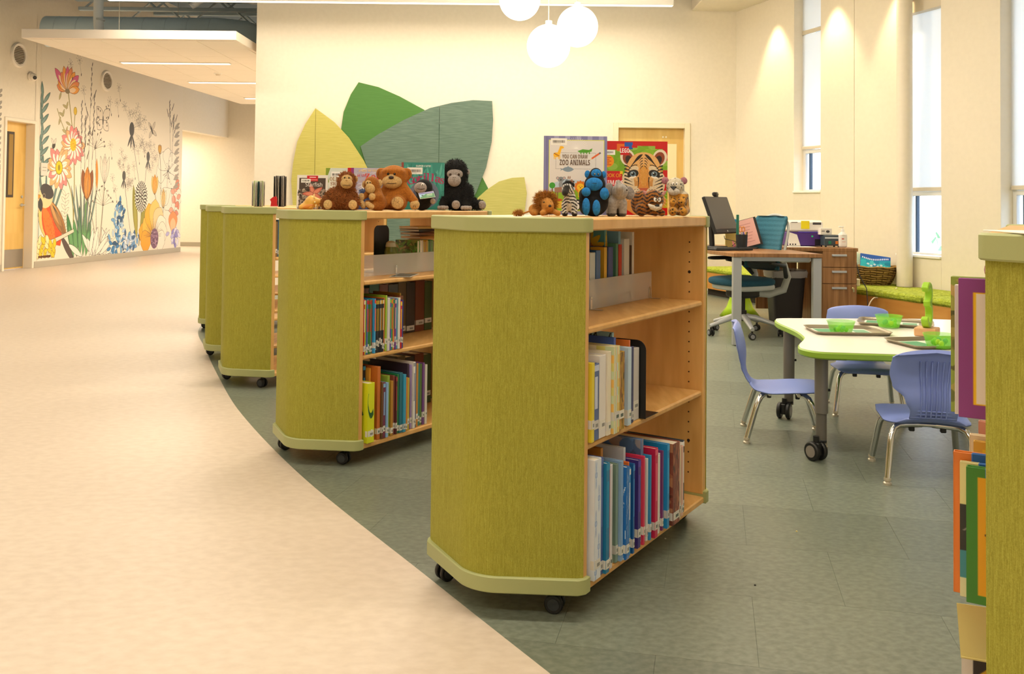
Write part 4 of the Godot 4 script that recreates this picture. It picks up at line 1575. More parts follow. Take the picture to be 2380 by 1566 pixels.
# spine faces +z, the book stands on its foot at the origin
func book(label: String, group: String, th: float, h: float, dp: float, hex: String, face := "", spine_tag := true, strip := "", sd := 1) -> Node3D:
	var o := thing("book", label, "book", Vector3.ZERO, 0.0, group)
	var board := minf(0.0024, th * 0.22)
	var c := mb()
	for s in [-1.0, 1.0]:
		c.box(Vector3(s * (th - board) / 2, h / 2, -dp / 2), Vector3(board, h, dp), 0.0006)
	c.box(Vector3(0, h / 2, -0.0012), Vector3(th, h, 0.0024), 0.0008)
	obj("cover", c, cover_mat(hex), o)
	obj("page_block", bx(Vector3(0, h / 2, -dp / 2 - 0.001), Vector3(th - board * 2, h - 0.007, dp - 0.008)), tone("e8dfca", 0.9), o)
	if face:
		for s in [-1.0, 1.0]:
			var q := mb()
			var x: float = s * (th / 2 + 0.0003)
			if s > 0:
				q.quad(Vector3(x, 0.001, -0.001), Vector3(x, 0.001, -dp + 0.001), Vector3(x, h - 0.001, -dp + 0.001), Vector3(x, h - 0.001, -0.001))
			else:
				q.quad(Vector3(x, 0.001, -dp + 0.001), Vector3(x, 0.001, -0.001), Vector3(x, h - 0.001, -0.001), Vector3(x, h - 0.001, -dp + 0.001))
			obj("cover_print", q, print_tex(face, Color(hex), sd), o)
		if th > 0.016:
			var q := mb()
			q.quad(Vector3(-th / 2 + 0.001, 0.001, 0.0003), Vector3(th / 2 - 0.001, 0.001, 0.0003), Vector3(th / 2 - 0.001, h - 0.001, 0.0003), Vector3(-th / 2 + 0.001, h - 0.001, 0.0003))
			obj("spine_print", q, print_tex(face, Color(hex), sd), o)
	if strip:
		obj("spine_title", bx(Vector3(0, h * 0.62, 0.0002), Vector3(th * 0.5, h * 0.42, 0.0006)), tone(strip, 0.5), o)
		obj("spine_band", bx(Vector3(0, h - 0.012, 0.0002), Vector3(th * 0.96, 0.016, 0.0007)), tone(strip, 0.5), o)
	if spine_tag:
		var ly := 0.02 + 0.03 * fposmod(sin(sd * 12.9898 + th * 900.0) * 437.585, 1.0)
		var tg := mb()
		tg.box(Vector3(0, ly, 0.0005), Vector3(th * 0.86, 0.024, 0.0008))
		tg.box(Vector3(-th / 2 - 0.0004, ly, -0.006), Vector3(0.0007, 0.024, 0.011))
		obj("spine_label", tg, tone(["dcdad2", "cfcdc8", "e2dfd4"][sd % 3], 0.5), o)
		obj("label_mark", bx(Vector3(th * 0.1, ly - 0.002, 0.0011), Vector3(th * 0.4, 0.009, 0.0004)), tone(["7d8a80", "8f8f8c", "5f6f68"][(sd / 3) % 3], 0.6), o)
	return o

# rows of «thickness height depth protrusion colour word face strip»
func fill_shelf(cab: Node3D, where: String, group: String, y: float, x: float, edge_z: float, rows: String, flip := false, fat := 1.0, fore := false) -> float:
	var i := 0
	for row in rows.strip_edges().split("\n"):
		var w := row.strip_edges().split(" ", false)
		var th := float(w[0]) / 1000.0 * fat
		var label := "%s book, %s from the near end, %s" % [w[5].replace("_", " "), ORD[i], where]
		var strip := "" if w.size() < 8 or w[7] == "-" else w[7]
		var o := book(label, group, th, float(w[1]) / 1000.0, float(w[2]) / 1000.0, w[4], "" if w.size() < 7 or w[6] == "-" else w[6], not flip and int(w[3]) > -40, strip, i + 3)
		var lean := 0.012 * sin(i * 2.3)
		var b := Basis(Vector3.UP, PI) if flip else Basis(Vector3.BACK, 0.0)
		x += th / 2
		o.transform = cab.transform * Transform3D(b, Vector3(x, y + 0.0005, (edge_z - float(w[2]) / 1000.0 + float(w[3]) / 1000.0) if fore else edge_z + float(w[3]) / 1000.0 * (-1.0 if flip else 1.0)))
		x += th / 2 + 0.0015 + absf(lean) * 0.1
		i += 1
	return x

func bookend(cab: Node3D, label: String, at: Vector3, h := 0.2, turn := 0.0) -> void:
	var o := thing("bookend", label, "bookend")
	o.transform = cab.transform * Transform3D(Basis(Vector3.UP, turn), at)
	var p := PackedVector2Array()
	var w := 0.062
	for q in [Vector2(-w, 0), Vector2(w, 0), Vector2(w, h - 0.03)]:
		p.append(q)
	for k in 7:
		p.append(Vector2(w - 0.03, h - 0.03) + Vector2.from_angle(PI / 2 * k / 6) * 0.03)
	for k in 7:
		p.append(Vector2(-w + 0.03, h - 0.03) + Vector2.from_angle(PI / 2 + PI / 2 * k / 6) * 0.03)
	p.append(Vector2(-w, h - 0.03))
	var m := mb()
	# plate in the y-z plane, thin along x
	m.xf = Transform3D(Basis(Vector3(0, 0, 1), Vector3(1, 0, 0), Vector3(0, 1, 0)), Vector3.ZERO)
	m.prism(p, -0.001, 0.001, 0.0004)
	obj("plate", m, tone("0f0f10", 0.4), o)
	obj("foot", bx(Vector3(0.05, 0.0011, 0), Vector3(0.1, 0.0018, 0.12), 0.0005), tone("0f0f10", 0.4), o)

func acrylic_strip(cab: Node3D, label: String, z: float, x0: float, x1: float) -> void:
	var o := thing("acrylic_divider", label, "divider")
	o.transform = cab.transform * Transform3D(Basis(), Vector3(0, 0.7725, z))
	obj("sheet", bx(Vector3((x0 + x1) / 2, 0.047, 0), Vector3(x1 - x0, 0.094, 0.003), 0.0006), acrylic_m, o)
	for x in [x0 + 0.36, x1 - 0.02]:
		var b := mb()
		b.box(Vector3(x, 0.018, 0.004), Vector3(0.011, 0.036, 0.0016), 0.0006)
		b.cyl(Vector3(x, 0.036, 0.004), Vector3.BACK, 0.0055, 0.0016, 14)
		b.box(Vector3(x, 0.001, 0.024), Vector3(0.011, 0.0016, 0.04), 0.0006)
		obj("bracket", b, tone("d8d8d8", 0.25, 0.9), o)

func shelf_books() -> void:
	var c1: Node3D = cabs[0]
	fill_shelf(c1, "bottom shelf of the nearest bookcase", "picture books on the bottom shelf of the nearest bookcase", 0.0925, 0.05, 0.25, """
		24 322 240 18 dfe6f0 white_frosted frost
		12 318 250 14 4d62a0 slate_blue - 5f75b2
		13 300 240 22 1f7fae teal_blue - 2f93c0
		5 290 230 18 b32a2a thin_red
		11 286 235 16 d6d6dc silver_grey
		7 282 232 6 5f8f86 sage
		9 318 260 -30 c4832a tall_mustard
		10 276 220 10 7f9a8c grey_green
		9 282 230 18 8fb3dc light_blue
		14 262 230 26 1d6fc0 blue_scribbled scribble
		11 252 210 20 2a93d6 sky_blue - f2f2f2
		5 264 210 10 e2742c thin_orange
		7 258 215 22 0f5fa8 cobalt - 4a90d0
		6 250 210 4 f0e9dc ivory
		9 292 230 -22 d8dde4 pale_grey
		12 258 215 18 3b2a86 purple - 5f4ab0
		8 250 205 12 ece8dc white
		6 262 215 20 d7355c pink
		12 306 250 4 5f86bd steel_blue photo
		7 246 205 14 e8e6e0 off_white
		6 254 210 20 2a8fc8 azure
		5 240 205 2 d8a83c amber
		13 270 225 26 c81f4e crimson - e0607c
		10 262 215 14 2a2438 dark_navy
		8 238 200 18 f0ede6 cream_white
		9 240 205 12 e6e9ec white_glossy
		6 246 205 18 7a2f74 plum
		7 236 205 8 dce4e8 frost_white
		11 262 220 24 1f8fd0 bright_blue - 44aae4
		6 250 205 6 d8344c red_edged
		34 256 250 30 8a4a3c maroon_photo photo
		6 236 210 26 8ab4d8 thin_pale_blue
		9 230 205 22 efe4b8 cream
		8 240 205 14 f2efe8 white_paperback
		10 226 205 18 e4b8a4 salmon
		9 232 200 10 f4f2ee plain_white
		8 236 205 8 3a4450 charcoal_topped - f0f0f0""", false, 1.6)
	var c1b := fill_shelf(c1, "middle shelf of the nearest bookcase", "picture books on the middle shelf of the nearest bookcase", 0.4605, 0.046, 0.245, """
		10 214 180 14 e8d43a yellow
		20 208 190 10 55699c slate_blue - c9d2e8
		24 226 210 10 e6e2de thick_white
		14 232 215 14 ece4d0 cream_titled
		22 244 225 22 dcd9a8 checkered checks
		26 222 210 16 b48f2e golden_ochre photo
		8 256 220 -20 4f6fc8 tall_blue
		8 268 230 -34 9fc9d6 tall_branch_patterned branches
		14 226 205 12 c6dcec ice_blue
		6 244 210 2 d8742a orange
		8 224 200 6 3c3f6c indigo
		30 214 200 0 d6d2ce grey_white""", false, 1.62)
	bookend(c1, "black metal bookend on the middle shelf of the nearest bookcase", Vector3(c1b + 0.004, 0.461, 0.203), 0.235)
	fill_shelf(c1, "behind the divider on the top shelf", "books behind the clear divider of the nearest bookcase", 0.7725, 0.32, 0.042, """
		16 150 150 -20 d8d4d6 pale_grey
		14 170 160 -12 5d2f74 purple_covered
		22 178 160 -8 e4e8ea white_and_blue
		12 236 190 -60 b32a1f tall_red
		22 176 160 0 dbe9ee ice_white
		18 182 170 2 2f6fb8 blue_skyline
		14 236 190 -50 1d2350 dark_navy
		12 190 170 0 efc23a yellow_edged
		20 190 170 4 2b4f9e royal_blue
		12 250 210 -30 5aa3a8 sunburst_teal sunburst
		10 200 170 2 5c9a86 sea_green
		12 196 170 4 d4382e bright_red
		10 240 190 -10 86bcd8 pale_blue
		24 214 180 2 f0efe9 white_framed
		12 190 170 0 22262c black_covered
		10 236 200 0 f3f1ea tall_white""", false, 1.75)
	acrylic_strip(c1, "clear acrylic divider on the top shelf of the nearest bookcase", 0.065, 0.042, 0.87)
	# books on the far side of the nearest bookcase, a few spines seen over the others
	fill_shelf(c1, "far side of the middle shelf, nearest bookcase", "books on the far side of the nearest bookcase", 0.4605, 0.30, -0.235, """
		12 250 170 0 2f6b3a dark_green
		14 262 170 0 8f3a7c plum
		10 270 170 0 2a5f9a ocean_blue
		12 264 170 0 2f8a6a jade
		12 268 170 0 5a4a8c violet""", true)
	var c2: Node3D = cabs[1]
	for sh in [[0.4605, "middle"], [0.0925, "bottom"]]:
		fill_shelf(c2, "inner row of the %s shelf, second bookcase" % sh[1], "books in the inner rows of the second bookcase", sh[0], 0.06, -0.04, """
			30 236 180 0 4a3428 umber photo
			34 262 190 0 23402f dark_green
			30 244 180 0 6a2f26 rust
			36 258 190 0 2f3a4c slate
			30 240 180 0 8a5a30 chestnut photo
			34 266 190 0 1f5a3a pine_green
			32 250 180 0 7a3a24 brick
			36 246 180 0 3c4a58 steel_blue
			30 260 190 0 5a4a2c olive_brown
			34 248 180 0 2a2c34 charcoal
			36 256 190 0 6f3a2c russet
			30 244 180 0 3f5a3a moss_green""", false, 1.9)
	fill_shelf(c2, "middle shelf of the second bookcase", "small readers on the middle shelf of the second bookcase", 0.4605, 0.042, 0.24, """
		6 232 165 10 c8321f red - e8e2da
		7 228 165 8 a8c22c lime
		7 232 165 10 4a6fb0 blue - c8282c
		7 230 165 8 2f7a36 green - c8282c
		7 230 165 10 3a8a4a leaf_green - c8282c
		12 228 170 4 8a5a30 brown_photo photo
		8 232 165 14 39a0dc light_blue - d8302c
		7 226 165 8 20252c gold-titled_black - d8b62c
		7 226 165 9 23262e blue-footed_black - c8a82c
		7 226 165 8 1c2026 red-headed_black - b8982c
		7 226 165 9 22262c pale-titled_black - d8d0b0
		7 226 165 8 1f2228 amber-titled_black - e0a82c
		7 226 165 9 24282e cream-titled_black - e8dcae
		6 230 165 6 d8742c orange
		8 240 170 10 a3c43c bright_lime
		14 228 170 12 d8d6d8 grey_white
		9 226 165 10 6a4ab0 purple - 8ac43c
		9 222 165 8 2f9a6a green_topped - e8862c
		8 222 165 8 e8862c orange_topped - 3a9a58
		8 220 165 10 7a3a8c plum - d8d0c4
		9 222 165 8 4a9ac0 sky_blue
		10 224 165 12 ece8e0 white
		9 208 160 12 d02424 scarlet - e8c43c
		8 212 160 10 2a3a94 navy
		26 226 210 -16 8a4a2c carved_brown photo
		10 236 165 -40 b8882c ochre""")
	fill_shelf(c2, "bottom shelf of the second bookcase", "picture books on the bottom shelf of the second bookcase", 0.0925, 0.05, 0.25, """
		34 250 220 20 d8e022 bright_yellow snake
		12 312 240 -50 20242c tall_black - 3a9ac8
		8 300 220 -30 e8a83c thin_amber
		16 308 230 6 c8702c tall_orange
		8 240 200 12 6a4a2a dark_wood
		12 236 200 10 7a2a4c maroon - 8ab4e0
		10 234 200 14 8fb8e6 powder_blue
		12 260 215 4 8fae3a olive_green
		12 236 200 10 b8862c mustard
		10 256 210 6 7a3c34 russet
		8 250 205 10 5a2428 dark_red - 9a3a3a
		10 258 210 6 1f7a44 emerald
		16 262 215 8 1f6f86 deep_teal
		14 252 210 12 3aa0c8 turquoise
		9 236 200 8 d8862c pumpkin
		10 232 200 6 c8b43a straw
		10 290 230 -10 3a2a3c dark_plum
		9 284 225 -4 a08ac4 lilac
		12 296 230 2 e6e4de white - 9a9aa0
		10 288 225 -6 2f5f9e blue
		12 284 225 -8 c88a3a amber_brown
		10 280 220 -12 2f8a80 sea_teal
		12 276 220 -14 5a7a3a moss
		10 280 220 -10 7a4a8c violet
		12 270 220 -8 d8d4c8 bone_white""", false, 1.22)
	acrylic_strip(c2, "clear acrylic divider on the top shelf of the second bookcase", 0.098, 0.042, 0.88)
	bookend(c2, "tall black bookend on the top shelf of the second bookcase", Vector3(0.44, 0.7725, -0.03), 0.222, PI / 2 + 0.15)
	# the jar-like figure on that bookend and the flat display card
	var j := thing("bottle", "small green bottle shaped cutout before the tall black bookend", "bottle")
	j.transform = c2.transform * Transform3D(Basis(Vector3.UP, 0.6), Vector3(0.44, 0.7725, 0.03))
	obj("body", mb().lathe([Vector2(0, 0), Vector2(0.026, 0), Vector2(0.03, 0.01), Vector2(0.03, 0.1), Vector2(0.024, 0.122), Vector2(0, 0.124)], 24), tone("6f7a2c", 0.3), j)
	obj("cap", mb().lathe([Vector2(0.024, 0.122), Vector2(0.026, 0.124), Vector2(0.022, 0.142), Vector2(0.01, 0.15), Vector2(0, 0.151)], 24), tone("c9cbb0", 0.3), j)
	words("Grassh", 0.02, tone("d8d43a", 0.5), j, Vector3(0, 0.07, 0.0305), Vector3.ZERO, "lettering", "Droid Serif")
	var card := thing("display_card", "flat dark display card lying on the top shelf of the second bookcase", "card")
	card.transform = c2.transform * Transform3D(Basis(Vector3.UP, 0.5), Vector3(0.36, 0.774, 0.19))
	obj("card", bx(Vector3(0, 0.001, 0), Vector3(0.17, 0.002, 0.085), 0.0006), tone("3a3d34", 0.25), card)
	obj("border", bx(Vector3(0, 0.0004, 0), Vector3(0.182, 0.0014, 0.097), 0.0004), tone("dcd8cc", 0.4), card)
	fill_shelf(c2, "far side of the top shelf, second bookcase", "books on the far side of the second bookcase", 0.7725, 0.56, -0.05, """
		20 150 140 0 6aa43a grass_green photo
		22 150 140 0 dcd8c8 white_printed branches
		10 146 140 0 d8b43a gold
		9 146 140 0 c88a2c amber
		10 150 140 0 e0b42c yellow
		9 148 140 0 3a8a4c green
		10 152 140 0 2f6f3a forest_green
		12 150 140 0 4a9a3c bright_green
		10 146 140 0 9a7a3c tan""", true)
	var st := -1
	for b in [["c88a3c", "amber", 0.152], ["7a4a2c", "brown", 0.17], ["2a2c30", "black", 0.186], ["d8b46a", "straw", 0.2]]:
		st += 1
		var o := book("%s book lying flat on the standing books, %s of the pile in the second bookcase" % [b[1], ["lowest", "second", "third", "topmost"][st]], "books lying flat in the second bookcase", 0.012, 0.17, 0.13, b[0], "", false)
		o.transform = c2.transform * Transform3D(Basis(Vector3.BACK, PI / 2) , Vector3(0.82 - st * 0.004, 0.7725 + b[2] + 0.008, 0.03))
	# a few books on the hidden side of the third bookcase, seen through the gap
	var c3: Node3D = cabs[2]
	fill_shelf(c3, "top shelf of the third bookcase", "books on the top shelf of the third bookcase", 0.7725, 0.05, 0.23, """
		16 210 170 0 8a6a3c tan
		14 220 170 0 3a6a8c blue
		18 200 170 0 b84a2c red
		12 214 170 0 d8c46a yellow""")

# soft toys -----------------------------------------------------------
var plush_tex: Texture2D

func plush(hex: String, vertex := false) -> StandardMaterial3D:
	var key := "plush %s %s" % [hex, vertex]
	if not mats.has(key):
		if plush_tex == null:
			plush_tex = noise_tex(128, 0.09, Color(0.70, 0.70, 0.70), Color(1, 1, 1), 9, 4)
		var m := tri_mat(plush_tex, Vector3.ONE * 9.0, 0.95, false, Color(hex))
		m.vertex_color_use_as_albedo = vertex
		m.rim_enabled = true
		m.rim = 0.5
		m.rim_tint = 0.6
		m.heightmap_enabled = true
		m.heightmap_texture = plush_tex
		m.heightmap_scale = 0.25
		mats[key] = m
	return mats[key]

func bit(o: Node, called: String, c: Vector3, r: Vector3, m: Material, q := Basis()) -> MeshInstance3D:
	return obj(called, mb().ell(c, r, q, 20), m, o)

func stitch(o: Node, called: String, pts: Array, r: float, m: Material) -> void:
	obj(called, mb().tube(pts, r, 6), m, o)

func smile(o: Node, c: Vector3, w: float, sag: float, bulge: float, r := 0.0011, hex := "3a241a") -> void:
	var p := []
	for i in 9:
		var t := i / 4.0 - 1.0
		p.append(c + Vector3(t * w, sag * (1 - t * t) * -1.0, bulge * (1 - t * t)))
	stitch(o, "mouth", p, r, tone(hex, 0.7))

# short tapered strands rooted on the body, combed outwards and down
func fur(o: Node, body: MB, count: int, length: float, m: Material, sd: int, keep = null, droop := 0.5, thick := 0.0011) -> void:
	var strand := mb()
	strand.tube([Vector3.ZERO, Vector3(0.12, 0.55, 0), Vector3(0.4, 1.0, 0)], [1.0, 0.7, 0.08], 3, false)
	for i in strand.v.size():
		var v := strand.v[i]
		strand.v[i] = Vector3(v.x, v.y, v.z)
	var rng := RandomNumberGenerator.new()
	rng.seed = sd
	# the strand is one unit long and one unit thick: shape it to size first
	var sm := mb()
	sm.tube([Vector3.ZERO, Vector3(length * 0.12, length * 0.55, 0), Vector3(length * 0.4, length, 0)], [thick, thick * 0.7, thick * 0.1], 4, false)
	var mm := MultiMesh.new()
	mm.transform_format = MultiMesh.TRANSFORM_3D
	mm.mesh = sm.mesh()
	var list := []
	var guard := 0
	while list.size() < count and guard < count * 6:
		guard += 1
		var t := (rng.randi() % (body.v.size() / 3)) * 3
		var a := rng.randf()
		var b := rng.randf() * (1 - a)
		var p := body.v[t] * (1 - a - b) + body.v[t + 1] * a + body.v[t + 2] * b
		var nn := body.n[t]
		if keep != null and not keep.call(p, nn):
			continue
		var y := (nn + Vector3(rng.randfn() * 0.25, rng.randfn() * 0.25 - droop, rng.randfn() * 0.25)).normalized()
		var x := y.cross(Vector3(rng.randfn(), rng.randfn(), rng.randfn())).normalized()
		var s := rng.randf_range(0.7, 1.2)
		list.append(Transform3D(Basis(x, y, x.cross(y)).scaled_local(Vector3.ONE * s), p - nn * 0.001))
	mm.instance_count = list.size()
	for i in list.size():
		mm.set_instance_transform(i, list[i])
	var mi := MultiMeshInstance3D.new()
	mi.name = "fur"
	mi.multimesh = mm
	mi.material_override = m
	o.add_child(mi, true)
	tag(mi, "", "", "", "stuff")

func soft(label: String, at: Vector3, turn := 0.0, called := "stuffed_animal") -> Node3D:
	return thing(called, label, "soft toy", at, turn, "stuffed animals on the bookcase tops")

func paint_mat() -> StandardMaterial3D:
	return plush("ffffff", true)

func lin(hex: String) -> Color:
	return Color(hex).srgb_to_linear()

func tops() -> void:
	var eye := tone("0c0a09", 0.12)
	var tan := plush("e0b878")
	var y := CABH + 0.0005
	# --- second bookcase
	var o := soft("shaggy brown toy monkey sitting before the zoo book", Vector3(-0.765, y, -4.04), 0.15)
	var b := Blob.new()
	b.ball(Vector3(0, 0.046, 0), Vector3(0.056, 0.046, 0.042)).ball(Vector3(0.026, 0.128, 0.006), Vector3(0.038, 0.041, 0.034))
	b.add(Vector3(0.012, 0.09, 0), Vector3(0.02, 0.11, 0), 0.026)
	b.add(Vector3(-0.035, 0.075, 0.005), Vector3(-0.066, 0.03, 0.02), 0.019, 0.018).add(Vector3(0.045, 0.08, 0), Vector3(0.066, 0.035, 0.02), 0.018, 0.017)
	b.add(Vector3(-0.03, 0.025, 0.01), Vector3(-0.052, 0.022, 0.036), 0.024, 0.021).add(Vector3(0.03, 0.025, 0.01), Vector3(0.055, 0.021, 0.036), 0.024, 0.02)
	var body := b.build(0.0045)
	obj("body", body, plush("94511a"), o)
	fur(o, body, 3800, 0.011, plush("aa6222"), 3, func(p, nn): return not (p.z > 0.022 and Vector2(p.x - 0.027, p.y - 0.125).length() < 0.034) and not (p.z > 0.042 and p.y < 0.045))
	bit(o, "face", Vector3(0.027, 0.137, 0.033), Vector3(0.024, 0.019, 0.011), tan)
	bit(o, "muzzle", Vector3(0.026, 0.117, 0.038), Vector3(0.027, 0.023, 0.018), tan)
	for s in [-1.0, 1.0]:
		bit(o, "eye", Vector3(0.027 + s * 0.0095, 0.142, 0.0435), Vector3.ONE * 0.0036, eye)
		bit(o, "sole", Vector3(0.001 + s * 0.054, 0.023, 0.055), Vector3(0.019, 0.0215, 0.008), tan, Basis(Vector3.RIGHT, -0.15))
	bit(o, "nose", Vector3(0.027, 0.13, 0.054), Vector3(0.006, 0.0022, 0.002), plush("c89a5c"))
	bit(o, "ear", Vector3(0.066, 0.138, 0), Vector3(0.009, 0.014, 0.005), tan)
	smile(o, Vector3(0.026, 0.112, 0.043), 0.024, 0.004, 0.0135)

	o = soft("small smooth brown toy monkey sucking its hand", Vector3(-0.632, y, -4.10), 0.0)
	b = Blob.new()
	b.add(Vector3(0.03, 0.034, 0), Vector3(0.012, 0.085, 0), 0.034, 0.026).ball(Vector3(-0.004, 0.116, 0.006), Vector3(0.035, 0.037, 0.031))
	b.add(Vector3(0.022, 0.082, 0.008), Vector3(0.034, 0.058, 0.03), 0.014, 0.014).add(Vector3(0.034, 0.058, 0.03), Vector3(0.012, 0.06, 0.042), 0.013, 0.012)
	b.add(Vector3(-0.012, 0.078, 0.012), Vector3(-0.036, 0.06, 0.028), 0.014, 0.012)
	b.add(Vector3(0.02, 0.022, 0.01), Vector3(-0.016, 0.028, 0.032), 0.021, 0.015).add(Vector3(0.035, 0.02, 0.01), Vector3(0.0, 0.016, 0.042), 0.02, 0.014)
	obj("body", b.build(0.004), plush("ab661a"), o)
	bit(o, "face", Vector3(-0.012, 0.121, 0.027), Vector3(0.019, 0.014, 0.012), tan)
	bit(o, "muzzle", Vector3(-0.006, 0.096, 0.036), Vector3(0.022, 0.024, 0.018), tan, Basis(Vector3.BACK, 0.4))
	bit(o, "ear", Vector3(-0.038, 0.116, 0.002), Vector3(0.01, 0.016, 0.006), tan)
	bit(o, "ear", Vector3(0.031, 0.122, 0.0), Vector3(0.013, 0.018, 0.007), tan)
	bit(o, "hand", Vector3(-0.044, 0.058, 0.034), Vector3(0.014, 0.018, 0.012), tan)
	bit(o, "hand", Vector3(0.006, 0.06, 0.05), Vector3(0.0155, 0.0165, 0.013), tan)
	obj("foot", mb().tube([Vector3(-0.05, 0.044, 0.034), Vector3(-0.046, 0.036, 0.038), Vector3(-0.03, 0.014, 0.044), Vector3(-0.026, 0.009, 0.045)], [0.006, 0.0125, 0.0125, 0.006], 14), tan, o)
	obj("foot", mb().tube([Vector3(-0.02, 0.034, 0.05), Vector3(-0.016, 0.029, 0.053), Vector3(0.008, 0.013, 0.056), Vector3(0.014, 0.009, 0.056)], [0.006, 0.0125, 0.013, 0.006], 14), tan, o)
	for x in [-0.0175, -0.006]:
		bit(o, "eye", Vector3(x, 0.123, 0.0385), Vector3(0.0028, 0.0036, 0.002), eye)

	o = soft("big golden brown toy monkey with a wide tan muzzle", Vector3(-0.536, y, -4.185), 0.0)
	b = Blob.new()
	b.k = 0.005
	b.ball(Vector3(0, 0.06, 0), Vector3(0.055, 0.06, 0.042)).ball(Vector3(-0.011, 0.153, 0.0), Vector3(0.062, 0.055, 0.048)).ball(Vector3(-0.011, 0.178, 0.03), Vector3(0.044, 0.013, 0.02))
	b.add(Vector3(0.036, 0.1, 0.005), Vector3(0.088, 0.042, 0.03), 0.023, 0.019).add(Vector3(-0.04, 0.1, 0), Vector3(-0.078, 0.06, 0.0), 0.022, 0.019)
	b.add(Vector3(0.02, 0.03, 0.01), Vector3(0.017, 0.034, 0.05), 0.03, 0.034).add(Vector3(-0.03, 0.03, 0.01), Vector3(-0.06, 0.031, 0.044), 0.028, 0.031)
	for s in [-1.0, 1.0]:
		b.ball(Vector3(-0.0115 + s * 0.063, 0.168, -0.004), Vector3(0.02, 0.026, 0.011))
	obj("body", b.build(0.0046), plush("b86c16"), o)
	bit(o, "muzzle", Vector3(-0.015, 0.13, 0.036), Vector3(0.046, 0.032, 0.026), tan)
	bit(o, "face", Vector3(-0.016, 0.15, 0.042), Vector3(0.022, 0.018, 0.012), tan)
	bit(o, "nose", Vector3(-0.016, 0.149, 0.06), Vector3(0.012, 0.0075, 0.006), tone("2e1a10", 0.5))
	smile(o, Vector3(-0.015, 0.126, 0.04), 0.043, 0.004, 0.0225, 0.0013)
	for s in [-1.0, 1.0]:
		bit(o, "eye", Vector3(-0.017 + s * 0.0145, 0.1655, 0.0465), Vector3.ONE * 0.0062, eye)
		bit(o, "inner_ear", Vector3(-0.0115 + s * 0.064, 0.168, 0.004), Vector3(0.012, 0.017, 0.005), plush("9a5414"))
	bit(o, "hand", Vector3(0.091, 0.026, 0.04), Vector3(0.023, 0.021, 0.014), tan, Basis(Vector3.BACK, 0.4))
	bit(o, "sole", Vector3(0.017, 0.034, 0.079), Vector3(0.028, 0.028, 0.008), tan)
	bit(o, "sole", Vector3(-0.061, 0.031, 0.07), Vector3(0.023, 0.025, 0.008), tan)
	for i in 3:
		stitch(o, "toe_line", [Vector3(0.004 + i * 0.012, 0.058 - i * 0.004, 0.0815), Vector3(0.003 + i * 0.0075, 0.04 - i * 0.002, 0.0875)], 0.001, tone("3a2412", 0.7))
	for i in 2:
		stitch(o, "finger_line", [Vector3(0.088 + i * 0.008, 0.013, 0.052), Vector3(0.087 + i * 0.006, 0.025, 0.0545)], 0.001, tone("3a2412", 0.7))
	stitch(o, "head_seam", [Vector3(-0.011, 0.2015, 0.02), Vector3(-0.011, 0.2075, 0.008), Vector3(-0.011, 0.2085, -0.004)], 0.0009, tone("7a4210", 0.8))

	o = soft("little black toy ape with a grey smiling face", Vector3(-0.434, y, -4.36), 0.0)
	var grey := plush("b8ada6")
	b = Blob.new()
	b.ball(Vector3(0.002, 0.034, 0), Vector3(0.042, 0.036, 0.03)).ball(Vector3(0.008, 0.108, -0.002), Vector3(0.043, 0.042, 0.034)).add(Vector3(0.004, 0.06, 0), Vector3(0.006, 0.085, 0), 0.024)
	b.add(Vector3(0.03, 0.06, 0), Vector3(0.05, 0.045, 0.02), 0.015, 0.012).add(Vector3(-0.02, 0.03, 0.01), Vector3(-0.028, 0.014, 0.03), 0.018, 0.014)
	obj("body", b.build(0.005), plush("141214"), o)
	bit(o, "face", Vector3(-0.004, 0.107, 0.026), Vector3(0.031, 0.027, 0.013), grey)
	bit(o, "eye", Vector3(0.006, 0.122, 0.0375), Vector3(0.0065, 0.0065, 0.003), tone("eeeae6", 0.4))
	bit(o, "pupil", Vector3(0.0065, 0.121, 0.0405), Vector3(0.0028, 0.0028, 0.0014), eye)
	smile(o, Vector3(-0.002, 0.103, 0.036), 0.018, 0.003, 0.004)
	bit(o, "hand", Vector3(0.056, 0.043, 0.028), Vector3(0.013, 0.014, 0.009), grey)
	bit(o, "foot", Vector3(-0.03, 0.012, 0.04), Vector3(0.02, 0.011, 0.013), grey)
	var tagc := thing("leaflet", "folded green and blue toy leaflet held before the little black ape", "leaflet", Vector3(-0.405, y + 0.072, -4.305), 0.0)
	var k := Ink.new(128, 72, Color("4f8a5c"))
	k.rect(0, 0, 128, 20, Color("8a86b8"))
	k.poly(PackedVector2Array([Vector2(0, 20), Vector2(60, 20), Vector2(0, 60)]), Color("9cc4d8"))
	k.oval(Vector2(26, 36), 9, 6, Color("34383a"))
	for i in 8:
		k.rect(66 + i * 6, 26 + (i % 2) * 3, 4, 8, Color("f0eedc"))
		k.rect(60 + i * 6, 44 + (i % 3) * 2, 4, 5, Color("dce6cc"))
	var lb := Basis.from_euler(Vector3(-0.85, 0.1, 0.22))
	var lc := mb()
	lc.xf = Transform3D(lb, Vector3.ZERO)
	lc.box(Vector3.ZERO, Vector3(0.074, 0.044, 0.0012))
	obj("card", lc, tone("e6e2d6", 0.5), tagc)
	var lq := mb()
	lq.xf = Transform3D(lb, Vector3.ZERO)
	lq.quad(Vector3(-0.036, -0.021, 0.0008), Vector3(0.036, -0.021, 0.0008), Vector3(0.036, 0.021, 0.0008), Vector3(-0.036, 0.021, 0.0008))
	obj("print", lq, print_mat(k.tex(), 0.3), tagc)

	o = soft("large black plush gorilla with a grey face, tallest toy", Vector3(-0.288, y, -4.55), 0.0)
	b = Blob.new()
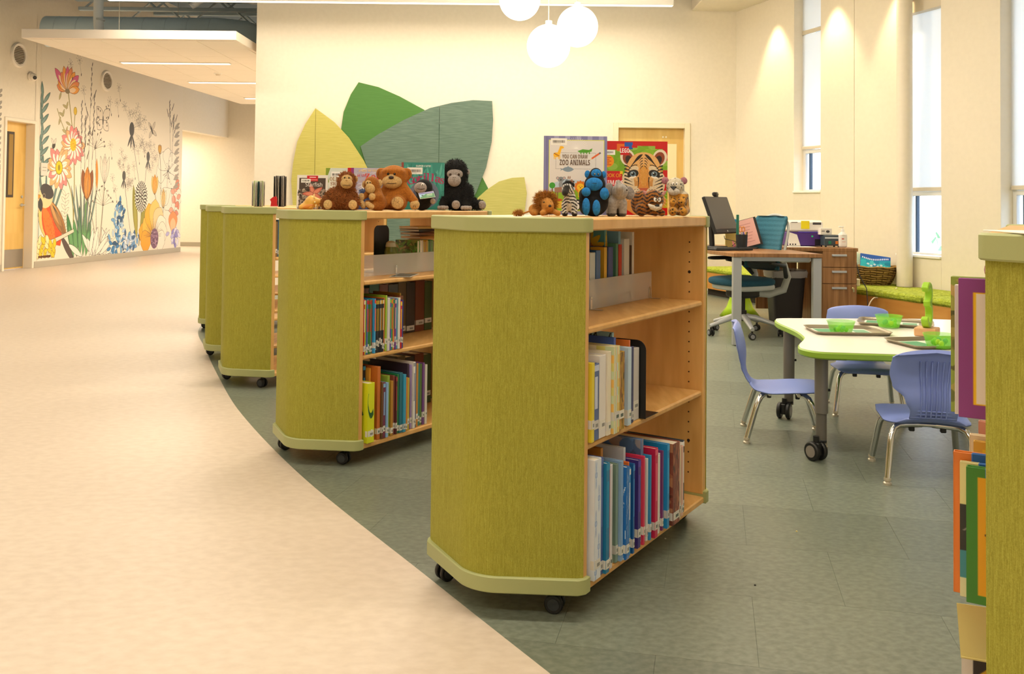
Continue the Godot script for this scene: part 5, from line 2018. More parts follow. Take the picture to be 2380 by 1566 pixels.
	b.ball(Vector3(0.012, 0.07, 0), Vector3(0.074, 0.072, 0.05)).ball(Vector3(0.003, 0.186, 0.0), Vector3(0.06, 0.069, 0.05)).add(Vector3(0.006, 0.12, 0), Vector3(0.004, 0.15, 0), 0.046)
	b.add(Vector3(-0.05, 0.1, 0.01), Vector3(-0.056, 0.024, 0.045), 0.03, 0.02).add(Vector3(0.062, 0.1, 0.01), Vector3(0.064, 0.022, 0.05), 0.03, 0.02)
	b.add(Vector3(0.02, 0.03, 0.01), Vector3(0.01, 0.026, 0.055), 0.03, 0.022).add(Vector3(0.06, 0.04, 0.0), Vector3(0.128, 0.026, 0.02), 0.032, 0.023)
	body = b.build(0.006)
	obj("body", body, plush("0d0c0d"), o)
	fur(o, body, 4200, 0.011, plush("100f10"), 8, func(p, nn): return not (p.z > 0.03 and Vector2(p.x - 0.002, p.y - 0.165).length() < 0.044) and not (p.z > 0.058 and p.y < 0.05), 0.35)
	bit(o, "face", Vector3(0.0025, 0.18, 0.04), Vector3(0.04, 0.027, 0.017), grey)
	bit(o, "muzzle", Vector3(0.001, 0.148, 0.05), Vector3(0.033, 0.031, 0.023), grey)
	bit(o, "ear", Vector3(0.066, 0.192, 0.0), Vector3(0.009, 0.014, 0.006), grey)
	for s in [-1.0, 1.0]:
		bit(o, "eye", Vector3(0.0015 + s * 0.021, 0.1775, 0.0535), Vector3.ONE * 0.0062, tone("3a281c", 0.15))
		bit(o, "nostril", Vector3(0.001 + s * 0.0045, 0.163, 0.0695), Vector3(0.003, 0.0018, 0.0016), tone("5a504a", 0.7))
	stitch(o, "mouth", [Vector3(0.001, 0.158, 0.0735), Vector3(0.001, 0.146, 0.0738), Vector3(0.001, 0.136, 0.0712)], 0.0008, tone("6a605a", 0.8))
	for h in [[-0.053, 0.013, 0.066, 0.03, 0.012, "hand"], [0.063, 0.013, 0.068, 0.03, 0.0125, "hand"], [0.012, 0.026, 0.076, 0.024, 0.026, "foot"], [0.14, 0.026, 0.034, 0.023, 0.025, "foot"]]:
		var hb := Blob.new()
		hb.k = 0.0018
		hb.ball(Vector3(h[0], h[1], h[2]), Vector3(h[3] * 0.85, h[4] * 0.8, 0.012))
		for i in 4:
			var a := (i - 1.5) * 0.5
			if h[5] == "hand":
				hb.ball(Vector3(h[0] + (i - 1.5) * h[3] * 0.46, h[1] - 0.001, h[2] + 0.008), Vector3(h[3] * 0.25, h[4] * 0.85, 0.0095))
			else:
				hb.ball(Vector3(h[0] + sin(a) * h[3] * 0.62, h[1] + cos(a) * h[4] * 0.5, h[2] + 0.006), Vector3(h[3] * 0.26, h[4] * 0.32, 0.008))
		obj(h[5], hb.build(0.0026), grey, o)

	# conch shell
	o = thing("conch_shell", "golden spiky conch shell before the starfish book", "shell", Vector3(-0.9, y, -4.07), 0.0)
	b = Blob.new()
	b.k = 0.004
	b.add(Vector3(-0.046, 0.011, 0.005), Vector3(0.0, 0.034, 0), 0.009, 0.026).add(Vector3(0.0, 0.034, 0), Vector3(0.03, 0.036, 0), 0.028, 0.012).add(Vector3(0.03, 0.036, 0), Vector3(0.052, 0.04, 0), 0.012, 0.003)
	b.add(Vector3(-0.046, 0.01, 0.012), Vector3(0.0, 0.012, 0.02), 0.009, 0.012)
	obj("shell_body", b.build(0.0028), tone("e0a94a", 0.35), o)
	for i in 9:
		var a := i * 0.75 - 0.6
		var r := 0.024 - i * 0.0009
		var c := Vector3(0.002 + i * 0.0042, 0.034, 0)
		var d := Vector3(0.12, cos(a), sin(a)).normalized()
		obj("spine", mb().tube([c + d * r * 0.5, c + d * r, c + d * (r + 0.017 - i * 0.0008)], [0.007, 0.0048, 0.0007], 8), tone("f0d592", 0.4), o)
	bit(o, "lip", Vector3(-0.012, 0.014, 0.026), Vector3(0.026, 0.009, 0.008), tone("d98a3a", 0.3), Basis(Vector3.BACK, 0.25))
	covers()
	zoo_toys(y, eye)

func cover_page(o: Node3D, th: float, h: float, dp: float, tex: Texture2D) -> void:
	var q := mb()
	var x := th / 2 + 0.0004
	q.quad(Vector3(x, 0.0, 0.0), Vector3(x, 0.0, -dp), Vector3(x, h, -dp), Vector3(x, h, 0.0))
	obj("cover_print", q, print_mat(tex, 0.3), o)

# a title on the front cover: u to the right from the spine, v up, in metres
func title(o: Node3D, text: String, size: float, hex: String, th: float, u: float, v: float, face := "Droid Sans", wide := 1.0, tilt := 0.0, bold := true) -> void:
	var t := words(text, size, tone(hex, 0.5), o, Vector3(th / 2 + 0.0008, v, -u), Vector3(0, PI / 2, 0), "cover_title", face, bold, wide)
	if tilt != 0.0:
		t.basis = Basis(Vector3.UP, PI / 2) * Basis(Vector3.BACK, tilt) * Basis.from_scale(Vector3(wide, 1, 1))

func stand(label: String, at: Vector3, turn: float, th: float, h: float, dp: float, hex: String, lean := -0.06) -> Node3D:
	var o := book(label, "picture books displayed on the bookcase tops", th, h, dp, hex, "", false)
	# front cover (+x) to the viewer; centred on its foot
	o.transform = Transform3D(Basis(Vector3.UP, turn) * Basis(Vector3.RIGHT, lean) * Basis(Vector3.UP, -PI / 2), at) * Transform3D(Basis(), Vector3(0, 0, dp / 2))
	return o

func barcode(k: Ink, x: int, y: int, w: int, h: int) -> void:
	k.rect(x, y, w, h, Color("ecebe6"))
	var rng := RandomNumberGenerator.new()
	rng.seed = x + y
	var i := x + w / 8
	while i < x + w * 7 / 8:
		k.rect(i, y + h * 0.3, 1 + rng.randi() % 2, h * 0.4, Color("55504c"))
		i += 2 + rng.randi() % 2
	k.rect(x + w / 8, y + h * 0.82, w / 2, 2, Color("8a8680"))

func covers() -> void:
	var y := CABH + 0.0008
	var rng := RandomNumberGenerator.new()
	rng.seed = 4
	# starfish book
	var k := Ink.new(200, 230, Color("e4e0da"))
	k.rect(14, 20, 172, 210, Color("4a3c34"))
	for i in 260:
		k.oval(Vector2(14 + rng.randf() * 172, 100 + rng.randf() * 130), rng.randf_range(3, 14), rng.randf_range(3, 9), [Color("8a7c6c"), Color("b8aa98"), Color("2e2622"), Color("5c4a3e"), Color("9a8c80")][i % 5], rng.randf() * 3)
	for i in 5:
		k.petal(Vector2(108, 126), -1.9 + TAU * i / 5, 74, 30, Color("c8705c"), Color("7a3428"), 2, Color("d88a70"), 0.3)
	k.rect(64, 4, 72, 38, Color("c4121c"))
	k.rect(80, 12, 42, 6, Color("f2d8d8"))
	k.rect(88, 30, 44, 4, Color("e8a8a8"))
	barcode(k, 26, 26, 62, 26)
	var o := stand("white bordered starfish picture book at the left behind the shell", Vector3(-0.925, y, -4.185), 0.0, 0.008, 0.158, 0.142, "e4e0da")
	cover_page(o, 0.008, 0.158, 0.142, k.tex())
	title(o, "Starfish", 0.017, "eceae6", 0.008, 0.078, 0.113, "Droid Sans", 1.0, 0.0, false)
	# old lady book
	k = Ink.new(260, 230, Color("cdd6cc"))
	k.poly(PackedVector2Array([Vector2(0, 0), Vector2(30, 0), Vector2(14, 40), Vector2(24, 80), Vector2(0, 90)]), Color("7f9a2c"))
	k.oval(Vector2(110, 90), 90, 74, Color("dcdccf"))
	k.petal(Vector2(40, 230), -1.3, 130, 70, Color("c89a88"), Color("6a4638"), 2)
	k.petal(Vector2(90, 230), -1.7, 120, 60, Color("d8b0a0"), Color("6a4638"), 2)
	barcode(k, 36, 20, 62, 34)
	o = stand("pale green picture book about an old lady, half hidden by the zoo book", Vector3(-0.792, y, -4.295), 0.0, 0.009, 0.196, 0.19, "b8c4b4")
	cover_page(o, 0.009, 0.196, 0.19, k.tex())
	title(o, "WAS AN", 0.016, "7a5a3a", 0.009, 0.105, 0.168, "Droid Serif", 0.8)
	title(o, "OLD LADY", 0.018, "8a6a2c", 0.009, 0.072, 0.143, "Droid Serif", 0.8)
	title(o, "SWALLOWED", 0.017, "8a5a2c", 0.009, 0.083, 0.12, "Droid Serif", 0.72)
	title(o, "SOME", 0.015, "6a4a2c", 0.009, 0.06, 0.1, "Droid Serif", 0.8)
	# zoo book
	k = Ink.new(280, 260, Color("b4b2c8"))
	for i in 160:
		k.oval(Vector2(rng.randf() * 280, rng.randf() * 200), rng.randf_range(8, 26), 4, [Color("c8c6d8"), Color("a4a6c4"), Color("d6d2da"), Color("b8a8bc")][i % 4], -0.2)
	k.poly(PackedVector2Array([Vector2(70, 260), Vector2(110, 130), Vector2(160, 110), Vector2(200, 140), Vector2(230, 260)]), Color("3a4c74"))
	k.oval(Vector2(130, 110), 22, 24, Color("e6e4e4"))
	k.petal(Vector2(220, 150), -1.2, 110, 40, Color("3a3a4a"))
	for i in 80:
		k.oval(Vector2(90 + rng.randf() * 120, 130 + rng.randf() * 120), 8, 5, [Color("54688f"), Color("2f3f63"), Color("7484a8")][i % 3], 0.5)
	k.rect(0, 0, 26, 130, Color("c4121c"))
	k.rect(26, 0, 22, 150, Color("8a2a74"))
	o = stand("lilac zoo picture book with a red spine behind the shaggy monkey", Vector3(-0.688, y, -4.245), 0.0, 0.01, 0.196, 0.172, "a09cb8")
	cover_page(o, 0.01, 0.196, 0.172, k.tex())
	title(o, "at the", 0.012, "c8485c", 0.01, 0.068, 0.16, "Droid Serif")
	title(o, "Zoo", 0.03, "d8483c", 0.01, 0.12, 0.154, "Droid Serif", 1.0, 0.06)
	title(o, "a day to visit", 0.012, "e8c87a", 0.01, 0.1, 0.184, "Droid Serif", 0.9)
	# gorilla book
	k = Ink.new(260, 280, Color("2f8a80"))
	for i in 60:
		k.petal(Vector2(rng.randf() * 260, rng.randf() * 90), PI / 2 + rng.randfn() * 0.2, 90, 14, [Color("3f9a90"), Color("237a72"), Color("58aca0")][i % 3])
	k.oval(Vector2(140, 190), 90, 84, Color("6a7488"))
	k.oval(Vector2(140, 200), 70, 70, Color("4a5468"))
	k.rect(0, 0, 14, 280, Color("8a3a34"))
	barcode(k, 36, 30, 92, 40)
	o = stand("teal gorilla picture book standing behind the black gorilla", Vector3(-0.445, y, -4.5), 0.0, 0.01, 0.236, 0.215, "2f7a72")
	cover_page(o, 0.01, 0.236, 0.215, k.tex())
	for i in 8:
		title(o, "Gorillas"[i], 0.036, "a8285c", 0.01, 0.048 + i * 0.0225 - (0.006 if i > 3 and i < 6 else 0.0), 0.143 + 0.0185 * sin(i * 0.42), "Droid Serif", 1.0, 0.25 - i * 0.07)
	title(o, "SUPER CUTE!", 0.009, "e8f0ee", 0.01, 0.11, 0.218)
	# two open books and a red figure on the third bookcase
	for j in 2:
		var x: float = [0.1, 0.26][j]
		var hh: float = [0.16, 0.196][j]
		var ob := thing("book", ["pale green edged book standing fanned open on the third bookcase", "dark photo book standing fanned open on the third bookcase"][j], "book", cabs[2].transform * Vector3(x, CABH + 0.0005, -0.02), 0.27, "picture books displayed on the bookcase tops")
		for i in 2:
			var cv := mb()
			cv.xf = Transform3D(Basis(Vector3.UP, (i * 2 - 1) * -0.3), Vector3(0, 0, -0.1))
			cv.box(Vector3((i * 2 - 1) * 0.012, hh / 2, 0.065), Vector3(0.002, hh, 0.13), 0.0006)
			obj("cover", cv, cover_mat(["b9c98f", "4a4540"][j]), ob)
		obj("spine", bx(Vector3(0, hh / 2, -0.1), Vector3(0.022, hh, 0.003), 0.0008), cover_mat(["b9c98f", "4a4540"][j]), ob)
		for i in 9:
			var pg := mb()
			pg.xf = Transform3D(Basis(Vector3.UP, (i - 4) * 0.062), Vector3(0, 0, -0.098))
			pg.box(Vector3((i - 4) * 0.0022, hh / 2, 0.063), Vector3(0.0022, hh - 0.008, 0.122))
			obj("page", pg, tone(["e6e2da", "d8d4cc", "efeae2", "e4ded2", "2c5a64", "dcd8d0", "e8e4dc", "cfcac2", "ece6dc"][i] if j == 0 else ["2e2a28", "d8d4cc", "8a847c", "efeae2", "2a2624", "b8b4ac", "e4ded2", "3a3634", "c8c2b8"][i], 0.7), ob)
	var rd := thing("red_figure", "small red bird shaped card standing between the open books", "ornament")
	rd.transform = cabs[2].transform * Transform3D(Basis(Vector3.UP, -0.9), Vector3(0.185, CABH + 0.001, 0.02))
	var rb := mb()
	rb.xf = Transform3D(Basis(Vector3.RIGHT, PI / 2), Vector3.ZERO)
	rb.prism(PackedVector2Array([Vector2(-0.02, 0), Vector2(-0.016, -0.03), Vector2(-0.024, -0.045), Vector2(-0.006, -0.06), Vector2(0.014, -0.066), Vector2(0.022, -0.05), Vector2(0.02, -0.02), Vector2(0.026, 0)]), -0.002, 0.002, 0.0005)
	obj("card", rb, tone("b81420", 0.4), rd)
	obj("foot", bx(Vector3(0, 0.0015, 0), Vector3(0.05, 0.003, 0.03), 0.0008), tone("e4ddd0", 0.5), rd)

	# zoo drawing book on the nearest bookcase
	k = Ink.new(588, 730, Color("7d7fae"))
	for i in 12:
		if i % 2 == 0:
			k.rect(i * 52 - 10, 0, 44, 730, Color("9a9cc6"))
	k.rect(0, 0, 46, 730, Color("7476a8"))
	k.rect(10, 0, 4, 730, Color("8f91be"))
	k.rect(24, 0, 5, 730, Color("6a6c9c"))
	k.rect(46, 36, 516, 660, Color("d2d84a"))
	k.rect(52, 42, 504, 648, Color("d9d7d8"))
	for i in 20:
		k.line([Vector2(300, 120), Vector2(300, 120) + Vector2.from_angle(-PI + PI * i / 19) * 110], 2, Color("eeeeee"))
	k.poly(PackedVector2Array([Vector2(52, 450), Vector2(200, 400), Vector2(556, 430), Vector2(556, 560), Vector2(52, 560)]), Color("b4c8dc"))
	k.poly(PackedVector2Array([Vector2(52, 520), Vector2(300, 500), Vector2(556, 530), Vector2(556, 690), Vector2(52, 690)]), Color("86b02c"))
	for i in 44:
		var d := Color("5a5a66")
		k.oval(Vector2(112 + i * 8.4, 156), 2.4, 2.4, d)
		k.oval(Vector2(112 + i * 8.4, 306), 2.4, 2.4, d)
	for i in 18:
		k.oval(Vector2(112, 156 + i * 8.4), 2.4, 2.4, Color("5a5a66"))
		k.oval(Vector2(482, 156 + i * 8.4), 2.4, 2.4, Color("5a5a66"))
	# giraffe
	var gy := Color("edb52a")
	k.oval(Vector2(116, 176), 28, 22, gy)
	k.poly(PackedVector2Array([Vector2(118, 176), Vector2(150, 176), Vector2(168, 108), Vector2(148, 104)]), gy)
	k.oval(Vector2(166, 106), 20, 12, gy, 0.2)
	for x in [92, 106, 132, 144]:
		k.rect(x, 180, 7, 36, gy)
	for i in 14:
		k.oval(Vector2(96 + (i * 13) % 50, 164 + (i * 7) % 28), 5, 5, Color("a8681c"))
	# crocodile
	k.poly(PackedVector2Array([Vector2(312, 140), Vector2(360, 122), Vector2(420, 128), Vector2(450, 112), Vector2(444, 142), Vector2(400, 154), Vector2(330, 152)]), Color("4f9a2a"))
	for i in 4:
		k.rect(340 + i * 26, 148, 10, 18, Color("4f9a2a"))
	# pencil
	k.line([Vector2(446, 208), Vector2(516, 160)], 16, Color("d8602c"))
	k.line([Vector2(514, 162), Vector2(528, 152)], 16, Color("6a6a74"))
	k.line([Vector2(430, 220), Vector2(446, 208)], 4, Color("e8c89a"), 14)
	# fish
	k.petal(Vector2(170, 310), 0.0, 110, 46, Color("7d93a8"))
	k.poly(PackedVector2Array([Vector2(176, 312), Vector2(154, 296), Vector2(160, 314), Vector2(152, 326)]), Color("7d93a8"))
	k.poly(PackedVector2Array([Vector2(214, 294), Vector2(226, 276), Vector2(238, 296)]), Color("7d93a8"))
	# tree
	k.rect(76, 470, 10, 50, Color("7a4a2a"))
	k.oval(Vector2(80, 460), 28, 28, Color("3c9a34"))
	# koala
	k.oval(Vector2(160, 404), 30, 25, Color("7f8792"))
	for x in [130, 190]:
		k.oval(Vector2(x, 392), 15, 14, Color("7f8792"))
		k.oval(Vector2(x, 392), 9, 8, Color("d0b2b2"))
	k.oval(Vector2(160, 452), 20, 32, Color("8a929c"))
	k.oval(Vector2(160, 408), 5, 9, Color("2a2c34"))
	# donkey
	k.poly(PackedVector2Array([Vector2(100, 480), Vector2(216, 470), Vector2(236, 420), Vector2(262, 400), Vector2(284, 428), Vector2(252, 440), Vector2(232, 520), Vector2(104, 528)]), Color("9a7462"))
	for x in [106, 126, 200, 216]:
		k.rect(x, 520, 9, 72, Color("7a5a4a"))
	for x in [226, 242]:
		k.petal(Vector2(x, 404), -PI / 2 + 0.1, 34, 10, Color("8a6656"))
	k.oval(Vector2(278, 424), 9, 8, Color("4a3a34"))
	# lion
	for i in 12:
		k.petal(Vector2(342, 470), TAU * i / 12, 60, 34, Color("dd7a26"))
	k.oval(Vector2(342, 474), 34, 34, Color("f0c234"))
	k.oval(Vector2(330, 468), 3, 3, Color("3a2a14"))
	k.oval(Vector2(356, 468), 3, 3, Color("3a2a14"))
	k.oval(Vector2(342, 480), 6, 4, Color("5a3a14"))
	k.rect(322, 506, 42, 60, Color("f0c234"))
	# penguin
	k.oval(Vector2(318, 610), 20, 22, Color("23262c"))
	k.oval(Vector2(318, 614), 13, 13, Color("f2f2f0"))
	k.oval(Vector2(320, 652), 23, 34, Color("23262c"))
	k.oval(Vector2(318, 654), 15, 26, Color("f2f2f0"))
	# parrot, bush, melon
	k.petal(Vector2(262, 560), -1.1, 54, 26, Color("c8322c"))
	k.oval(Vector2(150, 640), 40, 34, Color("d8b43a"))
	k.petal(Vector2(118, 590), 0.1, 60, 22, Color("c8482c"))
	k.petal(Vector2(110, 660), -1.3, 50, 24, Color("2f8a3a"))
	barcode(k, 64, 22, 150, 62)
	o = stand("lilac drawing book of zoo animals standing behind the zebra", Vector3(0.212, y, -3.03), 0.0, 0.014, 0.264, 0.212, "7375a6", -0.02)
	cover_page(o, 0.014, 0.264, 0.212, k.tex())
	title(o, "YOU CAN DRAW", 0.0135, "7a6450", 0.014, 0.104, 0.195, "Droid Sans", 0.6)
	title(o, "ZOO ANIMALS", 0.0182, "5f4a3c", 0.014, 0.104, 0.175, "Droid Sans", 0.6)
	tiger_cover(y)

func tiger_cover(y: float) -> void:
	var w := 480
	var h := 540
	var k := Ink.new(w, h, Color("76a81e"))
	var rng := RandomNumberGenerator.new()
	rng.seed = 21
	for i in 120:
		k.oval(Vector2(rng.randf() * w, rng.randf() * h), 40, 26, Color("76a81e").lerp([Color("9ac43a"), Color("5d8f1c"), Color("b8cf8a")][i % 3], 0.35))
	# red toy brick border with steps
	var red := Color("c20f16")
	k.rect(0, 0, w, 34, red)
	k.rect(w - 34, 0, 34, 140, red)
	k.rect(w - 34, 210, 34, 150, red)
	k.rect(w - 90, 34, 60, 22, red)
	k.rect(0, 34, 130, 30, red)
	k.rect(110, 20, 56, 54, Color("d9691c"))
	k.rect(166, 8, 60, 52, Color("1c55ae"))
	k.rect(220, 30, 40, 18, red)
	k.rect(0, h - 56, w, 56, red)
	k.rect(w - 40, h - 120, 40, 66, Color("b8ae2a"))
	# head
	var cx := 306.0
	var cream := Color("d8c6a4")
	var org := Color("cf8a3a")
	k.petal(Vector2(cx, 560), -PI / 2, 250, 330, Color("c98f4a"))
	for s in [-1.0, 1.0]:
		var e := Vector2(cx + s * 118, 120)
		k.oval(e, 52, 62, Color("ded2bd"), s * 0.35)
		k.oval(e + Vector2(-s * 4, 6), 38, 50, Color("8a3e22"), s * 0.35)
		k.oval(e + Vector2(-s * 10, 18), 24, 34, Color("2b1c18"), s * 0.35)
	k.oval(Vector2(cx, 252), 138, 166, Color("c48c48"))
	k.oval(Vector2(cx, 190), 120, 110, Color("dba966"))
	for s in [-1.0, 1.0]:
		k.oval(Vector2(cx + s * 112, 310), 46, 88, cream, s * 0.1)
		k.oval(Vector2(cx + s * 70, 204), 34, 22, cream, s * 0.3)
		k.oval(Vector2(cx + s * 48, 380), 62, 52, cream)
	k.oval(Vector2(cx, 418), 66, 46, Color("e8dcc2"))
	k.oval(Vector2(cx, 414), 54, 16, Color("d8b03c"))
	k.poly(PackedVector2Array([Vector2(cx - 30, 190), Vector2(cx + 30, 190), Vector2(cx + 44, 340), Vector2(cx, 372), Vector2(cx - 44, 340)]), org)
	k.oval(Vector2(cx, 250), 26, 80, Color("d2953f"))
	for i in 520:
		var p := Vector2(cx + rng.randfn() * 80, 250 + rng.randfn() * 95)
		var c := k.im.get_pixelv(Vector2i(clampi(int(p.x), 0, w - 1), clampi(int(p.y), 0, h - 1)))
		k.line([p, p + Vector2((p.x - cx) * 0.06, 9)], 1.5, c.darkened(0.16) if i % 2 else c.lightened(0.2))
	var ink := Color("1a120e")
	# stripes of the brow and cheeks
	for s in [-1.0, 1.0]:
		for i in 5:
			k.curve(Vector2(cx + s * (8 + i * 6), 100 + i * 6), Vector2(cx + s * (34 + i * 14), 96 + i * 18), Vector2(cx + s * (62 + i * 12), 138 + i * 20), 9, ink, 2)
		for i in 4:
			k.curve(Vector2(cx + s * 6, 124 + i * 20), Vector2(cx + s * 18, 120 + i * 20), Vector2(cx + s * (32 - i * 3), 146 + i * 20), 8, ink, 2)
		for i in 9:
			k.curve(Vector2(cx + s * 140, 180 + i * 24), Vector2(cx + s * 118, 178 + i * 26), Vector2(cx + s * (90 - (i % 3) * 8), 204 + i * 24), 12, ink, 2)
		k.curve(Vector2(cx + s * 46, 176), Vector2(cx + s * 84, 168), Vector2(cx + s * 112, 210), 7, ink, 3)
		var e := Vector2(cx + s * 78, 240)
		k.oval(e, 42, 30, ink, s * 0.32)
		k.oval(e + Vector2(s * 2, 24), 28, 8, Color("efe6d4"), s * 0.25)
		k.oval(e, 22, 20, Color("7f94a2"))
		k.oval(e, 19, 17, Color("5f7886"))
		k.oval(e, 12, 12, Color("0c0c0e"))
		k.oval(e + Vector2(-6, -7), 5, 4, Color("f2f6fa"))
		k.curve(Vector2(cx + s * 40, 262), Vector2(cx + s * 34, 310), Vector2(cx + s * 42, 340), 8, ink, 3)
		k.curve(Vector2(cx, 386), Vector2(cx + s * 26, 402), Vector2(cx + s * 66, 378), 6, ink, 3)
		for i in 5:
			k.curve(Vector2(cx + s * 44, 360 + i * 9), Vector2(cx + s * 110, 350 + i * 18), Vector2(cx + s * 170, 372 + i * 26), 2, Color("f6f2ea"), 1.2)
			k.line([Vector2(cx + s * (38 + i * 10), 352 + (i % 2) * 14), Vector2(cx + s * (48 + i * 10), 356 + (i % 2) * 14)], 3, ink)
	k.poly(PackedVector2Array([Vector2(cx - 36, 342), Vector2(cx + 36, 342), Vector2(cx + 14, 374), Vector2(cx - 14, 374)]), Color("b85a3c"))
	k.line([Vector2(cx, 372), Vector2(cx, 392)], 6, ink)
	k.oval(Vector2(cx, 396), 26, 12, Color("3a2018"))
	# text panels
	k.rect(0, 220, 150, 172, Color("c8101a"))
	k.rect(134, 220, 20, 20, Color("e8b81c"))
	k.rect(134, 372, 20, 20, Color("7ab02a"))
	k.oval(Vector2(44, 148), 46, 44, Color("e88f14"))
	for i in 5:
		k.rect(18, 120 + i * 13, 52 - (i % 2) * 14, 5, Color("b8301c"))
	k.rect(136, 40, 62, 62, Color("c8101a"))
	barcode(k, 0, 66, 98, 36)
	var o := stand("red bordered picture book with a tiger cub face on its cover", Vector3(0.428, y, -3.16), 0.0, 0.014, 0.258, 0.23, "b3121a", -0.02)
	cover_page(o, 0.014, 0.258, 0.23, k.tex())
	title(o, "LEGO", 0.0155, "f2f0ea", 0.014, 0.08, 0.2245, "Droid Sans", 0.62)
	title(o, "BOOK OF", 0.012, "eab41c", 0.014, 0.036, 0.137, "Droid Sans", 0.95, 0.0, false)
	title(o, "ANIMALS", 0.0165, "f2dcd8", 0.014, 0.0355, 0.112, "Droid Sans", 0.8)
	title(o, "ADVENTURE IN", 0.0058, "f2dcd8", 0.014, 0.04, 0.097)
	title(o, "THE REAL WORLD", 0.0055, "f2dcd8", 0.014, 0.036, 0.088)

func zoo_toys(y: float, eye: Material) -> void:
	# lion
	var o := soft("reclining toy lion with a shaggy golden mane", Vector3(0.102, y, -2.73), 0.0)
	var gold := plush("cc8c3c")
	var b := Blob.new()
	b.k = 0.003
	b.add(Vector3(-0.034, 0.018, -0.012), Vector3(0.0, 0.02, 0.0), 0.017, 0.018).ball(Vector3(0.004, 0.034, 0.018), Vector3(0.019, 0.021, 0.018)).ball(Vector3(0.011, 0.028, 0.032), Vector3(0.0125, 0.012, 0.011))
	b.add(Vector3(0.0, 0.014, 0.016), Vector3(-0.01, 0.0085, 0.034), 0.008, 0.0085).add(Vector3(0.02, 0.014, 0.016), Vector3(0.036, 0.0085, 0.034), 0.008, 0.0085)
	b.add(Vector3(-0.036, 0.01, 0.0), Vector3(-0.03, 0.009, 0.012), 0.01, 0.009)
	obj("body", b.build(0.0026), gold, o)
	b = Blob.new()
	b.ball(Vector3(0.0, 0.04, 0.004), Vector3(0.031, 0.029, 0.016))
	var mane := b.build(0.004)
	obj("mane", mane, plush("b06c18"), o)
	fur(o, mane, 1500, 0.014, plush("c07c20"), 31, func(p, nn): return Vector2(p.x - 0.005, p.y - 0.036).length() > 0.015 or p.z < 0.008, 0.15, 0.0008)
	bit(o, "nose", Vector3(0.0115, 0.0295, 0.0435), Vector3(0.0048, 0.0042, 0.0022), tone("2a1a12", 0.4))
	for x in [-0.006, 0.014]:
		bit(o, "eye", Vector3(x, 0.041, 0.033), Vector3(0.0022, 0.0024, 0.0016), eye)
	obj("tail", mb().tube([Vector3(-0.046, 0.014, -0.004), Vector3(-0.06, 0.009, 0.002), Vector3(-0.072, 0.006, 0.004)], 0.0028, 8), gold, o)
	var tb := Blob.new()
	tb.ball(Vector3(-0.082, 0.0078, 0.005), Vector3(0.014, 0.0065, 0.0065))
	var tuft := tb.build(0.0025)
	var tm := obj("tail_tuft", tuft, plush("b06c18"), o)
	fur(tm, tuft, 300, 0.009, plush("c07c20"), 32, null, 0.1, 0.0006)
	# zebra
	o = soft("little striped toy zebra beside the lion", Vector3(0.18, y, -2.85), -0.25)
	b = Blob.new()
	b.k = 0.0035
	b.ball(Vector3(0.003, 0.042, 0), Vector3(0.021, 0.026, 0.019)).ball(Vector3(0.004, 0.03, -0.018), Vector3(0.02, 0.022, 0.02)).add(Vector3(0.004, 0.06, 0.002), Vector3(-0.002, 0.08, 0.006), 0.015, 0.0155)
	b.ball(Vector3(-0.003, 0.084, 0.008), Vector3(0.0165, 0.0175, 0.017)).add(Vector3(-0.004, 0.08, 0.014), Vector3(-0.007, 0.071, 0.028), 0.0125, 0.0105)
	for s in [-1.0, 1.0]:
		b.add(Vector3(0.003 + s * 0.014, 0.034, 0.006), Vector3(0.005 + s * 0.0155, 0.006, 0.012), 0.0105, 0.0095)
	var zm := b.build(0.0022, func(p, nn):
		if p.y < 0.0085:
			return lin("17120f")
		if p.z > 0.03 - (p.y - 0.066) * 0.25 and p.y > 0.055:
			return lin("2a221e")
		var t: float = p.y * 620.0 + sin(p.x * 260.0) * 1.3 + absf(p.x - 0.003) * 240.0
		if p.y > 0.068:
			t = p.x * 900.0 + p.y * 380.0
		if p.z > 0.011 and absf(p.x - 0.004) < 0.008 and p.y < 0.038:
			return lin("d8d2c8")
		return lin("1a1512") if sin(t) > 0.15 else lin("e6e2da"))
	obj("body", zm, paint_mat(), o)
	obj("ear", mb().ell(Vector3(0.0125, 0.096, 0.0), Vector3(0.0055, 0.0075, 0.0035)), plush("141110"), o)
	obj("ear", mb().ell(Vector3(-0.0155, 0.096, 0.0), Vector3(0.0055, 0.0075, 0.0035)), plush("141110"), o)
	b = Blob.new()
	b.add(Vector3(-0.003, 0.1, 0.008), Vector3(0.0, 0.096, -0.008), 0.0065, 0.006)
	var zf := b.build(0.0025)
	var mn := obj("mane", zf, plush("100e0d"), o)
	fur(mn, zf, 320, 0.009, plush("141110"), 33, null, -0.4, 0.0007)
	for x in [-0.0135, 0.0085]:
		bit(o, "eye", Vector3(x, 0.0855, 0.0205), Vector3(0.0022, 0.0026, 0.0018), eye)
	# blue gorilla
	o = soft("black toy gorilla with a bright blue face and paws", Vector3(0.262, y, -2.89), 0.0)
	var blue := plush("1f86d6")
	b = Blob.new()
	b.k = 0.004
	b.ball(Vector3(0, 0.042, 0), Vector3(0.047, 0.044, 0.028)).ball(Vector3(0.006, 0.127, 0.0), Vector3(0.0215, 0.026, 0.02)).ball(Vector3(0.003, 0.1, 0.0), Vector3(0.034, 0.03, 0.024))
	b.add(Vector3(-0.032, 0.07, 0.004), Vector3(-0.032, 0.068, 0.02), 0.015, 0.013).add(Vector3(0.034, 0.068, 0.004), Vector3(0.036, 0.064, 0.02), 0.015, 0.013)
